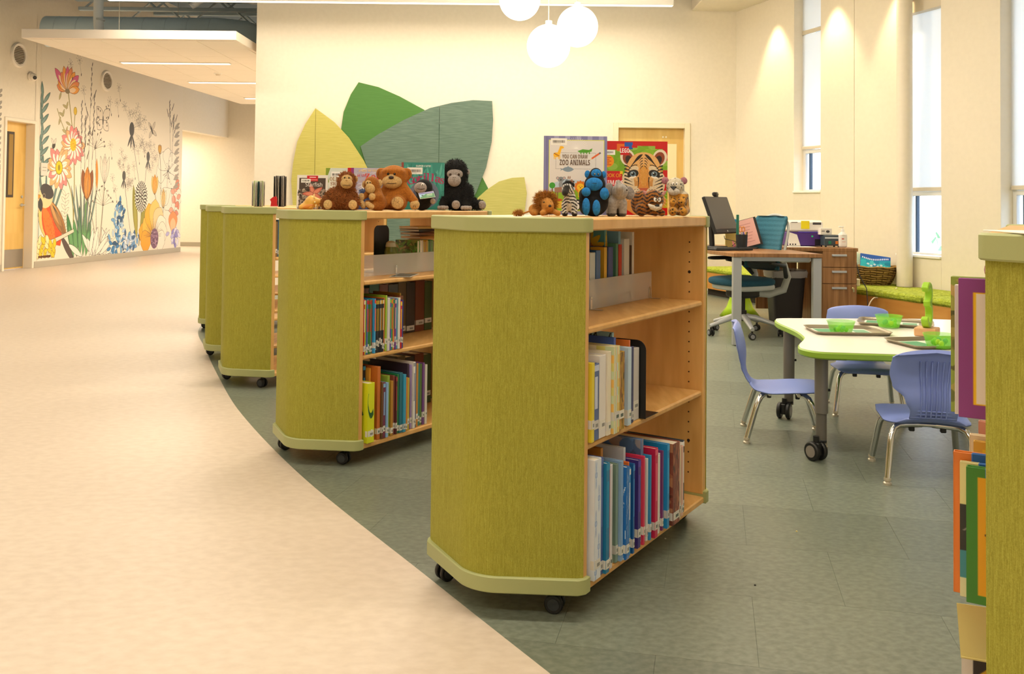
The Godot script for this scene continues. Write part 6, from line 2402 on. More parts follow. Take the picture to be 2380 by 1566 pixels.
	b.add(Vector3(-0.026, 0.02, 0.008), Vector3(-0.027, 0.018, 0.022), 0.016, 0.013).add(Vector3(0.006, 0.02, 0.008), Vector3(0.006, 0.018, 0.022), 0.016, 0.013)
	obj("body", b.build(0.0034), plush("0d0d10"), o)
	bit(o, "face", Vector3(0.006, 0.133, 0.0135), Vector3(0.0165, 0.0155, 0.0095), blue)
	bit(o, "muzzle", Vector3(-0.001, 0.1, 0.019), Vector3(0.0275, 0.0215, 0.018), blue)
	smile(o, Vector3(-0.001, 0.1, 0.023), 0.021, -0.003, 0.0145, 0.0008, "0a1a3a")
	bit(o, "ear", Vector3(-0.0205, 0.132, 0.0), Vector3(0.0095, 0.0125, 0.005), blue)
	bit(o, "ear", Vector3(0.031, 0.131, 0.0), Vector3(0.008, 0.012, 0.005), blue)
	bit(o, "hand", Vector3(-0.027, 0.075, 0.031), Vector3(0.0145, 0.0145, 0.0105), blue)
	bit(o, "hand", Vector3(0.031, 0.07, 0.031), Vector3(0.0145, 0.0195, 0.0115), blue)
	bit(o, "foot", Vector3(-0.027, 0.0285, 0.034), Vector3(0.0125, 0.028, 0.01), blue)
	bit(o, "foot", Vector3(0.0055, 0.0255, 0.034), Vector3(0.0125, 0.025, 0.01), blue)
	for x in [0.0005, 0.0115]:
		bit(o, "eye", Vector3(x, 0.132, 0.0225), Vector3(0.0028, 0.0038, 0.0018), eye)
		bit(o, "eye_glint", Vector3(x + 0.0006, 0.1325, 0.0242), Vector3(0.0011, 0.0011, 0.0008), tone("ffffff", 0.3))
	# elephant
	o = soft("small grey toy elephant with its trunk raised", Vector3(0.346, y, -2.93), 0.2)
	var eg := plush("a39c98")
	b = Blob.new()
	b.k = 0.0035
	b.ball(Vector3(-0.004, 0.05, -0.012), Vector3(0.03, 0.027, 0.03)).ball(Vector3(0.0, 0.079, 0.014), Vector3(0.0265, 0.026, 0.021))
	for p in [[-0.022, 0.008], [0.012, 0.01], [-0.02, -0.028], [0.014, -0.028]]:
		b.add(Vector3(p[0], 0.04, p[1]), Vector3(p[0], 0.009, p[1]), 0.0135, 0.0125)
	b.add(Vector3(-0.008, 0.072, 0.03), Vector3(-0.011, 0.088, 0.044), 0.0125, 0.0105).add(Vector3(-0.011, 0.088, 0.044), Vector3(-0.0125, 0.108, 0.036), 0.0105, 0.0075)
	obj("body", b.build(0.003, func(p, nn): return lin("55504e") if p.y < 0.0085 else lin("b3aca6")), paint_mat(), o)
	for s in [-1.0, 1.0]:
		var c := Vector3(s * 0.034, 0.076 + (0.008 if s < 0 else -0.002), 0.004)
		bit(o, "ear", c, Vector3(0.018, 0.022, 0.0045), eg, Basis.from_euler(Vector3(0, -s * 0.35, s * 0.25)))
		bit(o, "eye", Vector3(s * 0.0165 + 0.001, 0.083, 0.031), Vector3.ONE * 0.0026, eye)
	# tiger
	var stripes := func(p: Vector3, nn: Vector3) -> Color:
		var t := p.y * 520.0 + sin(p.x * 130.0 + p.z * 90.0) * 2.2 + sin(p.x * 320.0) * 0.7
		return lin("1e120a") if sin(t) > 0.25 else lin("a8651c")
	o = soft("crouching striped toy tiger with narrow white eyes", Vector3(0.452, y, -2.985), 0.1)
	b = Blob.new()
	b.k = 0.004
	b.ball(Vector3(-0.022, 0.042, -0.008), Vector3(0.036, 0.042, 0.03)).ball(Vector3(0.01, 0.052, 0.024), Vector3(0.034, 0.034, 0.027)).ball(Vector3(-0.03, 0.02, 0.024), Vector3(0.018, 0.022, 0.018))
	b.add(Vector3(0.024, 0.016, 0.014), Vector3(0.036, 0.01, 0.036), 0.012, 0.0105).add(Vector3(0.0, 0.016, 0.02), Vector3(0.012, 0.0095, 0.04), 0.012, 0.01)
	obj("body", b.build(0.003, stripes), paint_mat(), o)
	obj("muzzle", mb().tube([Vector3(-0.013, 0.038, 0.046), Vector3(-0.004, 0.029, 0.0535), Vector3(0.01, 0.025, 0.056), Vector3(0.024, 0.029, 0.0535), Vector3(0.032, 0.039, 0.046)], [0.003, 0.0085, 0.0095, 0.008, 0.003], 12), plush("ddd0bc"), o)
	bit(o, "nose", Vector3(0.0125, 0.033, 0.0605), Vector3(0.0085, 0.005, 0.003), tone("120d0b", 0.4))
	for s in [-1.0, 1.0]:
		bit(o, "eye", Vector3(0.0155 + s * 0.0063, 0.054, 0.0515), Vector3(0.0058, 0.0082, 0.0022), tone("ece8e0", 0.4))
		bit(o, "pupil", Vector3(0.0155 + s * 0.0045, 0.053, 0.0536), Vector3(0.0018, 0.0034, 0.001), eye)
		stitch(o, "brow", [Vector3(0.0155 + s * 0.0015, 0.0575, 0.0545), Vector3(0.0155 + s * 0.0105, 0.0645, 0.0505)], 0.0013, tone("120d0b", 0.6))
		bit(o, "ear", Vector3(0.013 + s * 0.03, 0.073, 0.026), Vector3(0.0055, 0.013, 0.004), plush("d89a94"), Basis(Vector3.BACK, -s * 0.7))
	# leopard
	var sp := FastNoiseLite.new()
	sp.noise_type = FastNoiseLite.TYPE_CELLULAR
	sp.cellular_return_type = FastNoiseLite.RETURN_DISTANCE
	sp.frequency = 85.0
	sp.seed = 3
	var spots := func(p: Vector3, nn: Vector3) -> Color:
		var dark := sp.get_noise_3d(p.x, p.y * 0.9, p.z) < -0.6
		if p.y > 0.074:
			return lin("241812") if dark and p.y > 0.085 else lin("e2d6bc")
		return lin("26160c") if sp.get_noise_3d(p.x + 3, p.y, p.z) < -0.57 else lin("d8962e")
	o = soft("sitting spotted toy leopard with pink ears", Vector3(0.556, y, -3.045), -0.05)
	b = Blob.new()
	b.k = 0.0035
	b.ball(Vector3(0.008, 0.044, 0), Vector3(0.033, 0.042, 0.028)).ball(Vector3(-0.007, 0.098, 0.01), Vector3(0.03, 0.031, 0.026))
	b.add(Vector3(0.022, 0.068, 0.012), Vector3(0.012, 0.046, 0.036), 0.0145, 0.0125).add(Vector3(-0.014, 0.064, 0.012), Vector3(-0.018, 0.044, 0.032), 0.0135, 0.0115)
	b.add(Vector3(0.024, 0.02, 0.01), Vector3(0.016, 0.0145, 0.044), 0.018, 0.015).add(Vector3(-0.014, 0.018, 0.012), Vector3(-0.018, 0.014, 0.04), 0.016, 0.014)
	obj("body", b.build(0.0029, spots), paint_mat(), o)
	bit(o, "muzzle", Vector3(-0.014, 0.082, 0.029), Vector3(0.02, 0.0135, 0.0125), plush("e6dccb"))
	var nz := mb()
	nz.xf = Transform3D(Basis(Vector3.RIGHT, PI / 2 - 0.25), Vector3(-0.017, 0.0925, 0.0385))
	nz.prism(PackedVector2Array([Vector2(-0.0105, -0.006), Vector2(0.0105, -0.006), Vector2(0.001, 0.008)]), -0.003, 0.003, 0.001)
	obj("nose", nz, tone("0f0b0a", 0.4), o)
	for s in [-1.0, 1.0]:
		bit(o, "ear", Vector3(-0.0085 + s * 0.031, 0.1185, 0.0), Vector3(0.0125, 0.0125, 0.005), plush("c07f8c"))
		bit(o, "eye", Vector3(-0.011 + s * 0.0065, 0.107, 0.0345), Vector3(0.0042, 0.0058, 0.0018), tone("ece8e0", 0.4))
		bit(o, "pupil", Vector3(-0.011 + s * 0.005, 0.1062, 0.0362), Vector3(0.0016, 0.0028, 0.001), eye)

# window bench and office corner --------------------------------------
func reading_nook() -> void:
	var f := wall_frame()
	var k := Ink.new(256, 256, Color("a3b02a"))
	var rng := RandomNumberGenerator.new()
	rng.seed = 51
	for i in 220:
		k.oval(Vector2(rng.randf() * 256, rng.randf() * 256), rng.randf_range(6, 22), rng.randf_range(4, 12), [Color("b4c238"), Color("95a622"), Color("bccb52")][i % 3])
	for i in 240:
		var p := Vector2(rng.randf() * 256, rng.randf() * 256)
		k.curve(p, p + Vector2(rng.randfn() * 4, -10), p + Vector2(rng.randfn() * 14, -20), 2.4, [Color("5f7316"), Color("74881c"), Color("4c6012")][i % 3], 1)
	var grass_m := tri_mat(k.tex(), Vector3.ONE * 3.2, 0.85)
	var o := thing("window_bench", "long low maple bench with a green grass print cushion under the windows", "bench")
	o.transform = f
	var wood := tri_mat(noise_tex(256, 0.02, Color(0.74, 0.50, 0.22), Color(0.84, 0.62, 0.32), 61, 4, Vector2(0.14, 1.0)), Vector3.ONE * 1.4, 0.45)
	for i in 9:
		obj("front_panel", bx(Vector3(0.63 + i * 0.62, 0.18, 0.625), Vector3(0.617, 0.2, 0.03), 0.002), wood, o)
	obj("end_panel", bx(Vector3(0.31, 0.18, 0.32), Vector3(0.02, 0.2, 0.6), 0.002), wood, o)
	obj("deck", bx(Vector3(3.1, 0.268, 0.325), Vector3(5.6, 0.022, 0.62), 0.002), wood, o)
	obj("toe_kick", bx(Vector3(3.1, 0.04, 0.31), Vector3(5.55, 0.08, 0.56)), tone("2a241c", 0.8), o)
	for i in 3:
		var cu := mb()
		var x0: float = [0.3, 2.1, 4.0][i]
		var x1: float = [2.095, 3.995, 5.9][i]
		if i == 1:
			# notched round the column
			cu.prism(PackedVector2Array([Vector2(x0, 0.005), Vector2(3.08, 0.005), Vector2(3.08, 0.19), Vector2(3.26, 0.19), Vector2(3.26, 0.005), Vector2(x1, 0.005), Vector2(x1, 0.66), Vector2(x0, 0.66)]), 0.28, 0.345, 0.018)
		else:
			cu.box(Vector3((x0 + x1) / 2, 0.3125, 0.332), Vector3(x1 - x0, 0.065, 0.655), 0.02)
		obj("cushion", cu, grass_m, o)
	var p := thing("pillow", "mint green pillow leaning against the wall on the bench", "pillow", Vector3(3.50, 0.346, -9.42), -1.0)
	obj("cover", mb().puff(Vector3(0, 0.15, 0), Vector3(0.17, 0.15, 0.055), 0.5, 0.6, 32, Basis(Vector3.RIGHT, -0.15)), plush("c3dccb"), p)
	p = thing("pillow", "cream pillow behind the mint one on the bench", "pillow", Vector3(3.33, 0.346, -9.75), -1.15)
	obj("cover", mb().puff(Vector3(0, 0.17, 0), Vector3(0.18, 0.17, 0.05), 0.5, 0.6, 32, Basis(Vector3.BACK, 0.2)), plush("ecdcc4"), p)
	# basket
	var b := thing("wicker_basket", "brown woven wicker basket holding a picture book on the bench", "basket", Vector3(3.60, 0.346, -8.95))
	var rings := []
	for i in 9:
		var t := i / 8.0
		rings.append([lerpf(0.13, 0.2, pow(t, 0.7)), 0.006 + t * 0.17])
	var wk := tone("8a6a34", 0.7)
	var wk2 := tone("5f4420", 0.75)
	obj("liner", mb().lathe([Vector2(0, 0.004), Vector2(0.128, 0.004), Vector2(0.165, 0.07), Vector2(0.196, 0.17), Vector2(0.19, 0.17), Vector2(0.16, 0.07), Vector2(0.12, 0.012), Vector2(0, 0.012)], 30), wk2, b)
	for i in 9:
		var pts := []
		for j in 61:
			var a := TAU * j / 60
			var r: float = rings[i][0] + 0.004 * (1 if (j + i) % 2 == 0 else -1)
			pts.append(Vector3(cos(a) * r, rings[i][1] + 0.004 * sin(a * 7 + i), sin(a) * r))
		obj("woven_strand", mb().tube(pts, 0.0085, 6, false), wk if i % 2 else tone("a07f45", 0.7), b)
	for i in 20:
		var a := TAU * i / 20
		var pts := []
		for q in rings:
			pts.append(Vector3(cos(a) * (q[0] + 0.006), q[1], sin(a) * (q[0] + 0.006)))
		obj("stake", mb().tube(pts, 0.004, 5), wk2, b)
	# the book in it
	var cv := Ink.new(200, 150, Color("1fa6c0"))
	for i in 50:
		cv.oval(Vector2(rng.randf() * 200, 50 + rng.randf() * 100), 20, 12, [Color("2fc0cc"), Color("1690b4"), Color("58d0d4")][i % 3])
	cv.poly(PackedVector2Array([Vector2(0, 0), Vector2(200, 0), Vector2(200, 26), Vector2(90, 44), Vector2(0, 30)]), Color("2b5fb0"))
	for i in 15:
		cv.oval(Vector2(14 + i * 12, 26 + 10 * sin(i * 0.3)), 4, 7, Color("f2f0f4"))
	cv.oval(Vector2(110, 104), 24, 20, Color("edb82c"))
	cv.oval(Vector2(84, 124), 22, 14, Color("e88a9a"))
	cv.oval(Vector2(140, 122), 16, 10, Color("e86a3a"))
	for i in 6:
		cv.oval(Vector2(50 + i * 22, 72 + (i % 2) * 12), 9, 7, Color("d8eef0"))
	var bk := book("turquoise picture book with a yellow creature, tilted in the wicker basket", "", 0.012, 0.2, 0.3, "2b5fa8", "", false)
	bk.transform = Transform3D(Basis(Vector3.BACK, -0.14) * Basis(Vector3.RIGHT, -0.3) * Basis(Vector3.UP, -PI / 2), Vector3(3.59, 0.438, -8.93)) * Transform3D(Basis(), Vector3(0, 0, 0.15))
	cover_page(bk, 0.012, 0.2, 0.3, cv.tex())
	bk = book("second book tucked behind the turquoise one in the wicker basket", "", 0.01, 0.16, 0.24, "33508f", "", false)
	bk.transform = Transform3D(Basis(Vector3.BACK, 0.1) * Basis(Vector3.RIGHT, -0.25) * Basis(Vector3.UP, -PI / 2), Vector3(3.65, 0.44, -8.99)) * Transform3D(Basis(), Vector3(0, 0, 0.12))
	var ob := thing("outlet_box", "small pale outlet box on the bench beside the drawers", "outlet", Vector3(3.31, 0.3465, -8.72), -0.3)
	obj("box", bx(Vector3(0, 0.035, 0), Vector3(0.09, 0.07, 0.06), 0.006), tone("ded4c0", 0.5), ob)
	obj("socket", bx(Vector3(0, 0.035, 0.0305), Vector3(0.04, 0.05, 0.002)), tone("b8ae9c", 0.5), ob)
	tag(obj("power_cord", mb().tube([Vector3(3.24, 0.60, -8.5), Vector3(3.24, 0.48, -8.44), Vector3(3.27, 0.36, -8.33), Vector3(3.26, 0.2, -8.27), Vector3(3.23, 0.1, -8.25), Vector3(3.28, 0.0045, -8.2)], 0.0045, 8), tone("26242a", 0.5)), "dark power cord hanging beside the drawer pedestal", "cord")
	var pts := []
	for i in 20:
		var t := i / 19.0
		pts.append(Vector3(3.2, 0.06, -8.22).lerp(Vector3(3.62, 0.352, -8.5), t) + Vector3(0.0, 0.18 * sin(PI * minf(t * 1.6, 1.0)) * (1 - t) + 0.0 * t, 0.0))
	tag(obj("power_cord", mb().tube(pts, 0.006, 8), tone("e6dac4", 0.5)), "cream power cord running from the drawers over the bench cushion", "cord")

func drawer_handle(o: Node, at: Vector3) -> void:
	var h := mb()
	h.box(at + Vector3(0, 0, 0.022), Vector3(0.135, 0.02, 0.012), 0.003)
	for s in [-1.0, 1.0]:
		h.box(at + Vector3(s * 0.055, 0, 0.008), Vector3(0.01, 0.012, 0.018), 0.001)
	obj("handle", h, tone("c4c6ca", 0.3, 0.7), o)

func office() -> void:
	# desk
	var d := thing("office_desk", "walnut desk with grey metal legs in the far corner", "desk", Vector3(0, 0, 0))
	var top := PackedVector2Array([Vector2(1.76, -7.15), Vector2(2.46, -7.15), Vector2(2.40, -7.9), Vector2(2.40, -8.7), Vector2(1.66, -8.7), Vector2(1.66, -7.55)])
	obj("top", mb().prism(top, 0.701, 0.731, 0.002), walnut_m, d)
	for l in [[1.792, -7.19], [2.425, -7.19], [1.72, -8.6]]:
		obj("leg", bx(Vector3(l[0], 0.352, l[1]), Vector3(0.068, 0.696, 0.05), 0.004), steel_m, d)
		obj("foot", mb().cyl(Vector3(l[0], 0.004, l[1]), Vector3.UP, 0.018, 0.008, 14), black_m, d)
	obj("rail", bx(Vector3(2.1, 0.682, -7.26), Vector3(0.56, 0.036, 0.04), 0.003), steel_m, d)
	obj("keyboard_tray", bx(Vector3(2.3, 0.676, -7.45), Vector3(0.24, 0.045, 0.3), 0.012), tone("c9c7c0", 0.5), d)
	# credenza with drawers
	var c := thing("credenza", "walnut credenza with a stack of three drawers beside the bench", "cabinet", Vector3(2.41, 0, -8.2))
	obj("top", bx(Vector3(0.365, 0.718, -0.36), Vector3(0.73, 0.03, 0.74), 0.002), walnut_m, c)
	obj("carcass", bx(Vector3(0.565, 0.366, -0.36), Vector3(0.31, 0.672, 0.7), 0.002), walnut_m, c)
	obj("modesty_panel", bx(Vector3(0.2, 0.4, -0.715), Vector3(0.4, 0.6, 0.02), 0.001), walnut_m, c)
	var dy := [[0.632, 0.142], [0.484, 0.142], [0.226, 0.362]]
	for i in 3:
		var dr := obj("drawer", bx(Vector3(0.565, dy[i][0], 0.0), Vector3(0.306, dy[i][1], 0.018), 0.0015), walnut_m, c)
		drawer_handle(dr, Vector3(0.552, [0.668, 0.52, 0.373][i], 0.009))
	obj("lock", mb().cyl(Vector3(0.68, 0.37, 0.014), Vector3.BACK, 0.012, 0.014, 14, 0.002), tone("d8c48a", 0.25, 0.9), c)
	obj("key", bx(Vector3(0.684, 0.352, 0.024), Vector3(0.016, 0.03, 0.003), 0.001), tone("cbb98a", 0.25, 0.9), c)
	# monitor
	var m := thing("monitor", "black computer monitor tilted back on the desk, screen off", "monitor", Vector3(1.83, 0.7315, -8.0), deg_to_rad(52))
	var tilt := Basis(Vector3.RIGHT, -0.36)
	var pc := Vector3(0, 0.29, 0.02)
	var b := mb()
	b.xf = Transform3D(tilt, pc)
	b.box(Vector3.ZERO, Vector3(0.46, 0.34, 0.03), 0.005)
	obj("housing", b, tone("1b1a1b", 0.5), m)
	b = mb()
	b.xf = Transform3D(tilt, pc)
	b.box(Vector3(0, 0.016, 0.0155), Vector3(0.448, 0.295, 0.002))
	obj("screen", b, tone("3a3634", 0.28), m)
	b = mb()
	b.xf = Transform3D(tilt, pc)
	b.cyl(Vector3(0, -0.152, 0.0155), Vector3.BACK, 0.008, 0.002, 16)
	obj("badge", b, tone("b8b6b2", 0.4), m)
	obj("neck", mb().tube([Vector3(0, 0.01, -0.06), Vector3(0, 0.2, -0.07), Vector3(0, 0.29, -0.02)], 0.024, 14), tone("201f20", 0.5), m)
	obj("base", bx(Vector3(0, 0.008, -0.05), Vector3(0.22, 0.016, 0.18), 0.005), tone("201f20", 0.5), m)
	var w := thing("webcam", "small black webcam clipped on top of the monitor", "webcam")
	w.transform = m.transform * Transform3D(tilt, pc) * Transform3D(Basis(), Vector3(0.03, 0.171, 0))
	obj("body", bx(Vector3(0, 0.026, 0.004), Vector3(0.075, 0.036, 0.034), 0.009), tone("242223", 0.4), w)
	obj("clip", bx(Vector3(0, 0.004, -0.004), Vector3(0.04, 0.012, 0.044), 0.003), black_m, w)
	obj("lens", mb().cyl(Vector3(-0.012, 0.027, 0.022), Vector3.BACK, 0.011, 0.006, 16, 0.002), tone("0a0a0c", 0.1), w)
	# keyboard
	var kb := thing("keyboard", "black keyboard lying on the walnut desk", "keyboard", Vector3(1.84, 0.7315, -7.62), deg_to_rad(20))
	obj("case", bx(Vector3(0, 0.009, 0), Vector3(0.36, 0.018, 0.15), 0.004), tone("1c1c1e", 0.5), kb)
	for r in 4:
		obj("key_row", bx(Vector3(0, 0.02, -0.05 + r * 0.032), Vector3(0.33, 0.007, 0.026), 0.002), tone("2b2b2e", 0.5), kb)
	tag(obj("monitor_cable", mb().tube([Vector3(1.87, 0.84, -7.95), Vector3(1.84, 0.82, -7.8), Vector3(1.92, 0.80, -7.7), Vector3(1.86, 0.77, -7.62), Vector3(1.95, 0.745, -7.58), Vector3(2.0, 0.738, -7.7)], 0.003, 6), tone("141414", 0.5)), "thin black cable looping over the desk below the monitor", "cable")
	# pen cup
	var pcup := thing("pen_cup", "black mesh pen cup on the desk before the monitor", "pen cup", Vector3(1.965, 0.7315, -7.72))
	obj("cup", mb().lathe([Vector2(0, 0.002), Vector2(0.044, 0.002), Vector2(0.05, 0.13), Vector2(0.047, 0.13), Vector2(0.041, 0.006), Vector2(0, 0.006)], 24), tone("1d2024", 0.5), pcup)
	var sc := thing("scissors", "scissors with orange handles standing in the pen cup", "scissors", Vector3(1.966, 0.74, -7.72))
	obj("blade", bx(Vector3(0, 0.07, 0), Vector3(0.012, 0.14, 0.003), 0.001), steel_m, sc)
	for s in [-1.0, 1.0]:
		var ring := []
		for i in 13:
			ring.append(Vector3(s * 0.012 + cos(TAU * i / 12) * 0.013, 0.165 + sin(TAU * i / 12) * 0.022, 0))
		obj("handle", mb().tube(ring, 0.004, 8, false), tone("d9862c", 0.4), sc)
	tag(obj("ruler", bx(Vector3(1.93, 0.885, -7.72), Vector3(0.022, 0.29, 0.012), 0.002), tone("1f6f5c", 0.4)), "tall dark green ruler standing at the pen cup", "ruler")
	for i in 3:
		tag(obj("pen", mb().cyl(Vector3(1.985 + i * 0.009, 0.815, -7.715 + (i % 2) * 0.02), Vector3(0.1 * (i - 1), 1, 0.05), 0.004, 0.14, 10, 0.001), tone(["2a4fb0", "c8a82c", "1d1d22"][i], 0.35)), ["blue pen in the black pen cup", "yellow pencil in the black pen cup", "black pen in the black pen cup"][i], "pen", "pens in the pen cup")
	# papers in a stand
	var ps := thing("paper_stand", "slanted black paper stand holding a pink sheet", "paper stand", Vector3(2.07, 0.7315, -7.98), -0.35)
	var pb := Basis(Vector3.BACK, 0.28)
	b = mb()
	b.xf = Transform3D(pb, Vector3(0, 0.13, 0))
	b.box(Vector3(0.03, 0, -0.004), Vector3(0.17, 0.25, 0.004), 0.001)
	obj("back", b, tone("2a2624", 0.5), ps)
	b = mb()
	b.xf = Transform3D(pb, Vector3(0, 0.13, 0))
	b.box(Vector3(0.02, 0.004, 0.001), Vector3(0.15, 0.235, 0.0016))
	obj("pink_sheet", b, tone("ecb8ae", 0.8), ps)
	for i in 7:
		b = mb()
		b.xf = Transform3D(pb, Vector3(0, 0.13, 0))
		b.box(Vector3(0.01, 0.08 - i * 0.026, 0.0022), Vector3(0.1 - (i % 3) * 0.02, 0.005, 0.0006))
		obj("ruled_line", b, tone("c88e86", 0.8), ps)
	obj("foot", bx(Vector3(0, 0.006, 0), Vector3(0.2, 0.012, 0.09), 0.002), tone("2a2624", 0.5), ps)
	var fo := thing("folder", "yellow folder with a blue top edge standing behind the pen cup", "folder", Vector3(2.0, 0.7315, -8.22), 0.3)
	obj("sheet", bx(Vector3(0, 0.125, 0), Vector3(0.13, 0.25, 0.006), 0.002), tone("e6d27a", 0.7), fo)
	obj("tab", bx(Vector3(0, 0.235, 0.0045), Vector3(0.12, 0.035, 0.003), 0.001), tone("2a96c8", 0.5), fo)
	var pn := thing("ornament", "small pink ornament at the monitor corner on the desk", "ornament", Vector3(1.925, 0.7315, -7.78))
	obj("tail", mb().tube([Vector3(0, 0, 0), Vector3(-0.01, 0.04, 0.0), Vector3(-0.025, 0.075, 0)], [0.016, 0.012, 0.002], 10), tone("d87f86", 0.5), pn)
	obj("base", mb().cyl(Vector3(0.006, 0.006, 0), Vector3.UP, 0.02, 0.012, 14, 0.002), tone("e0d4cc", 0.5), pn)
	var bo := thing("water_bottle", "clear plastic bottle with a blue label behind the office chair", "bottle", Vector3(2.165, 0.7315, -8.12))
	obj("body", mb().lathe([Vector2(0, 0.001), Vector2(0.03, 0.001), Vector2(0.032, 0.01), Vector2(0.032, 0.13), Vector2(0.026, 0.155), Vector2(0.013, 0.18), Vector2(0.013, 0.195), Vector2(0, 0.195)], 20, false), tone("dfe3e4", 0.15), bo)
	obj("label", mb().lathe([Vector2(0.0327, 0.07), Vector2(0.0327, 0.115)], 20), tone("2f64b8", 0.4), bo)
	obj("cap", mb().cyl(Vector3(0, 0.202, 0), Vector3.UP, 0.015, 0.016, 16, 0.002), white_m, bo)
	# machines on the credenza
	var p := thing("craft_machine", "white and purple craft machine with a yellow note on its front", "machine", Vector3(2.735, 0.7335, -8.55), 0.06)
	obj("lower_body", bx(Vector3(0, 0.07, 0), Vector3(0.33, 0.13, 0.24), 0.008), tone("4a2a7c", 0.4), p)
	var wd := mb()
	wd.xf = Transform3D(Basis(Vector3.RIGHT, PI / 2), Vector3(0, 0, 0.121))
	wd.prism(PackedVector2Array([Vector2(-0.165, -0.005), Vector2(-0.05, -0.005), Vector2(-0.055, -0.02), Vector2(-0.085, -0.11), Vector2(-0.165, -0.135)]), -0.004, 0.006, 0.001)
	obj("white_wedge", wd, tone("ebe4da", 0.45), p)
	obj("lid", bx(Vector3(0, 0.19, 0), Vector3(0.335, 0.105, 0.25), 0.018), tone("efe9e0", 0.45), p)
	obj("light_strip", bx(Vector3(0.03, 0.1345, 0.121), Vector3(0.2, 0.005, 0.004)), tone("6a52e0", 0.3), p)
	obj("slot", bx(Vector3(0.115, 0.04, 0.1205), Vector3(0.055, 0.06, 0.004)), tone("120c1a", 0.5), p)
	obj("button", mb().cyl(Vector3(0.062, 0.095, 0.121), Vector3.BACK, 0.009, 0.005, 14), tone("2fc07a", 0.3), p)
	obj("panel_plate", bx(Vector3(0.105, 0.215, 0.126), Vector3(0.08, 0.022, 0.003), 0.001), tone("4a4548", 0.4), p)
	obj("badge", bx(Vector3(-0.11, 0.225, 0.1262), Vector3(0.06, 0.006, 0.002)), tone("5f5a58", 0.5), p)
	for i in 3:
		obj("port", bx(Vector3(-0.15 + i * 0.025, 0.02, 0.1285), Vector3(0.012, 0.014, 0.003)), tone("3a3438", 0.5), p)
	var nt := obj("sticky_note", bx(Vector3(2.735, 0.935, -8.4215), Vector3(0.078, 0.074, 0.0012)), tone("f2dd1e", 0.8))
	tag(nt, "bright yellow sticky note on the white machine", "note")
	var sh := obj("paper_sheet", bx(Vector3(2.66, 0.7345, -8.36), Vector3(0.26, 0.0016, 0.18)), tone("ebe6de", 0.8))
	tag(sh, "white sheet of paper lying before the craft machine", "paper")
	var dv := thing("small_device", "small dark device with green and orange switches", "device", Vector3(2.965, 0.7335, -8.42), 0.05)
	obj("case", bx(Vector3(0, 0.062, 0), Vector3(0.165, 0.1, 0.14), 0.006), tone("3c4852", 0.45), dv)
	obj("top_strip", bx(Vector3(0, 0.085, 0.0705), Vector3(0.15, 0.016, 0.003), 0.001), tone("c2c9ce", 0.35), dv)
	obj("switch", bx(Vector3(-0.03, 0.042, 0.072), Vector3(0.025, 0.028, 0.008), 0.002), tone("1f7a5c", 0.35), dv)
	obj("switch", bx(Vector3(0.035, 0.042, 0.072), Vector3(0.025, 0.028, 0.008), 0.002), tone("d8791c", 0.35), dv)
	for x in [-0.06, 0.06]:
		for z in [-0.05, 0.05]:
			obj("foot", mb().cyl(Vector3(x, 0.006, z), Vector3.UP, 0.008, 0.012, 10), black_m, dv)
	var wb := thing("small_box", "small white printed box on top of the dark device", "box", Vector3(2.915, 0.846, -8.42), 0.1)
	obj("box", bx(Vector3(0, 0.03, 0), Vector3(0.11, 0.06, 0.07), 0.002), tone("ece4d8", 0.6), wb)
	obj("picture", mb().ell(Vector3(0.015, 0.03, 0.0352), Vector3(0.018, 0.012, 0.0008)), tone("4a4440", 0.5), wb)
	obj("picture", bx(Vector3(-0.03, 0.034, 0.0352), Vector3(0.03, 0.01, 0.0008)), tone("8a8480", 0.5), wb)
	var lo := thing("lotion_bottle", "white pump bottle with a red mark at the drawer end", "bottle", Vector3(3.06, 0.7335, -8.36))
	obj("body", mb().puff(Vector3(0, 0.063, 0), Vector3(0.041, 0.063, 0.028), 0.7, 0.3, 30), tone("eeeae2", 0.3), lo)
	obj("shoulder", mb().lathe([Vector2(0.034, 0.115), Vector2(0.024, 0.135), Vector2(0.014, 0.142), Vector2(0.014, 0.15), Vector2(0, 0.15)], 20), tone("eeeae2", 0.3), lo)
	var pu := mb()
	pu.cyl(Vector3(0, 0.156, 0), Vector3.UP, 0.015, 0.02, 16, 0.002)
	pu.cyl(Vector3(0, 0.174, 0), Vector3.UP, 0.005, 0.02, 10)
	pu.box(Vector3(-0.012, 0.188, 0), Vector3(0.05, 0.012, 0.018), 0.004)
	obj("pump", pu, tone("f4f0e8", 0.35), lo)
	obj("emblem", mb().ell(Vector3(-0.006, 0.078, 0.0275), Vector3(0.012, 0.006, 0.0012)), tone("b8402c", 0.5), lo)
	obj("printed_line", bx(Vector3(0.002, 0.05, 0.028), Vector3(0.03, 0.004, 0.0012)), tone("d89a8a", 0.5), lo)
	# bin
	var bn := thing("waste_bin", "tall dark waste bin with a clear liner under the desk end", "bin", Vector3(2.575, 0, -8.5), 0.1)
	var tp := mb()
	for s in [[0.0, 0.5, 0.13, 0.165]]:
		var rows := []
		for i in 2:
			var r: float = s[2] if i == 0 else s[3]
			var ring := PackedVector3Array()
			for j in 32:
				var a := TAU * j / 32
				ring.append(Vector3(signf(cos(a)) * pow(absf(cos(a)), 0.35) * r, s[i], -signf(sin(a)) * pow(absf(sin(a)), 0.35) * r * 0.75))
			rows.append(ring)
		tp.grid(rows, true)
		tp.fan(rows[0], true)
	obj("body", tp, tone("2f2a2c", 0.5), bn)
	var ln := mb()
	var rows2 := []
	var rng := RandomNumberGenerator.new()
	rng.seed = 9
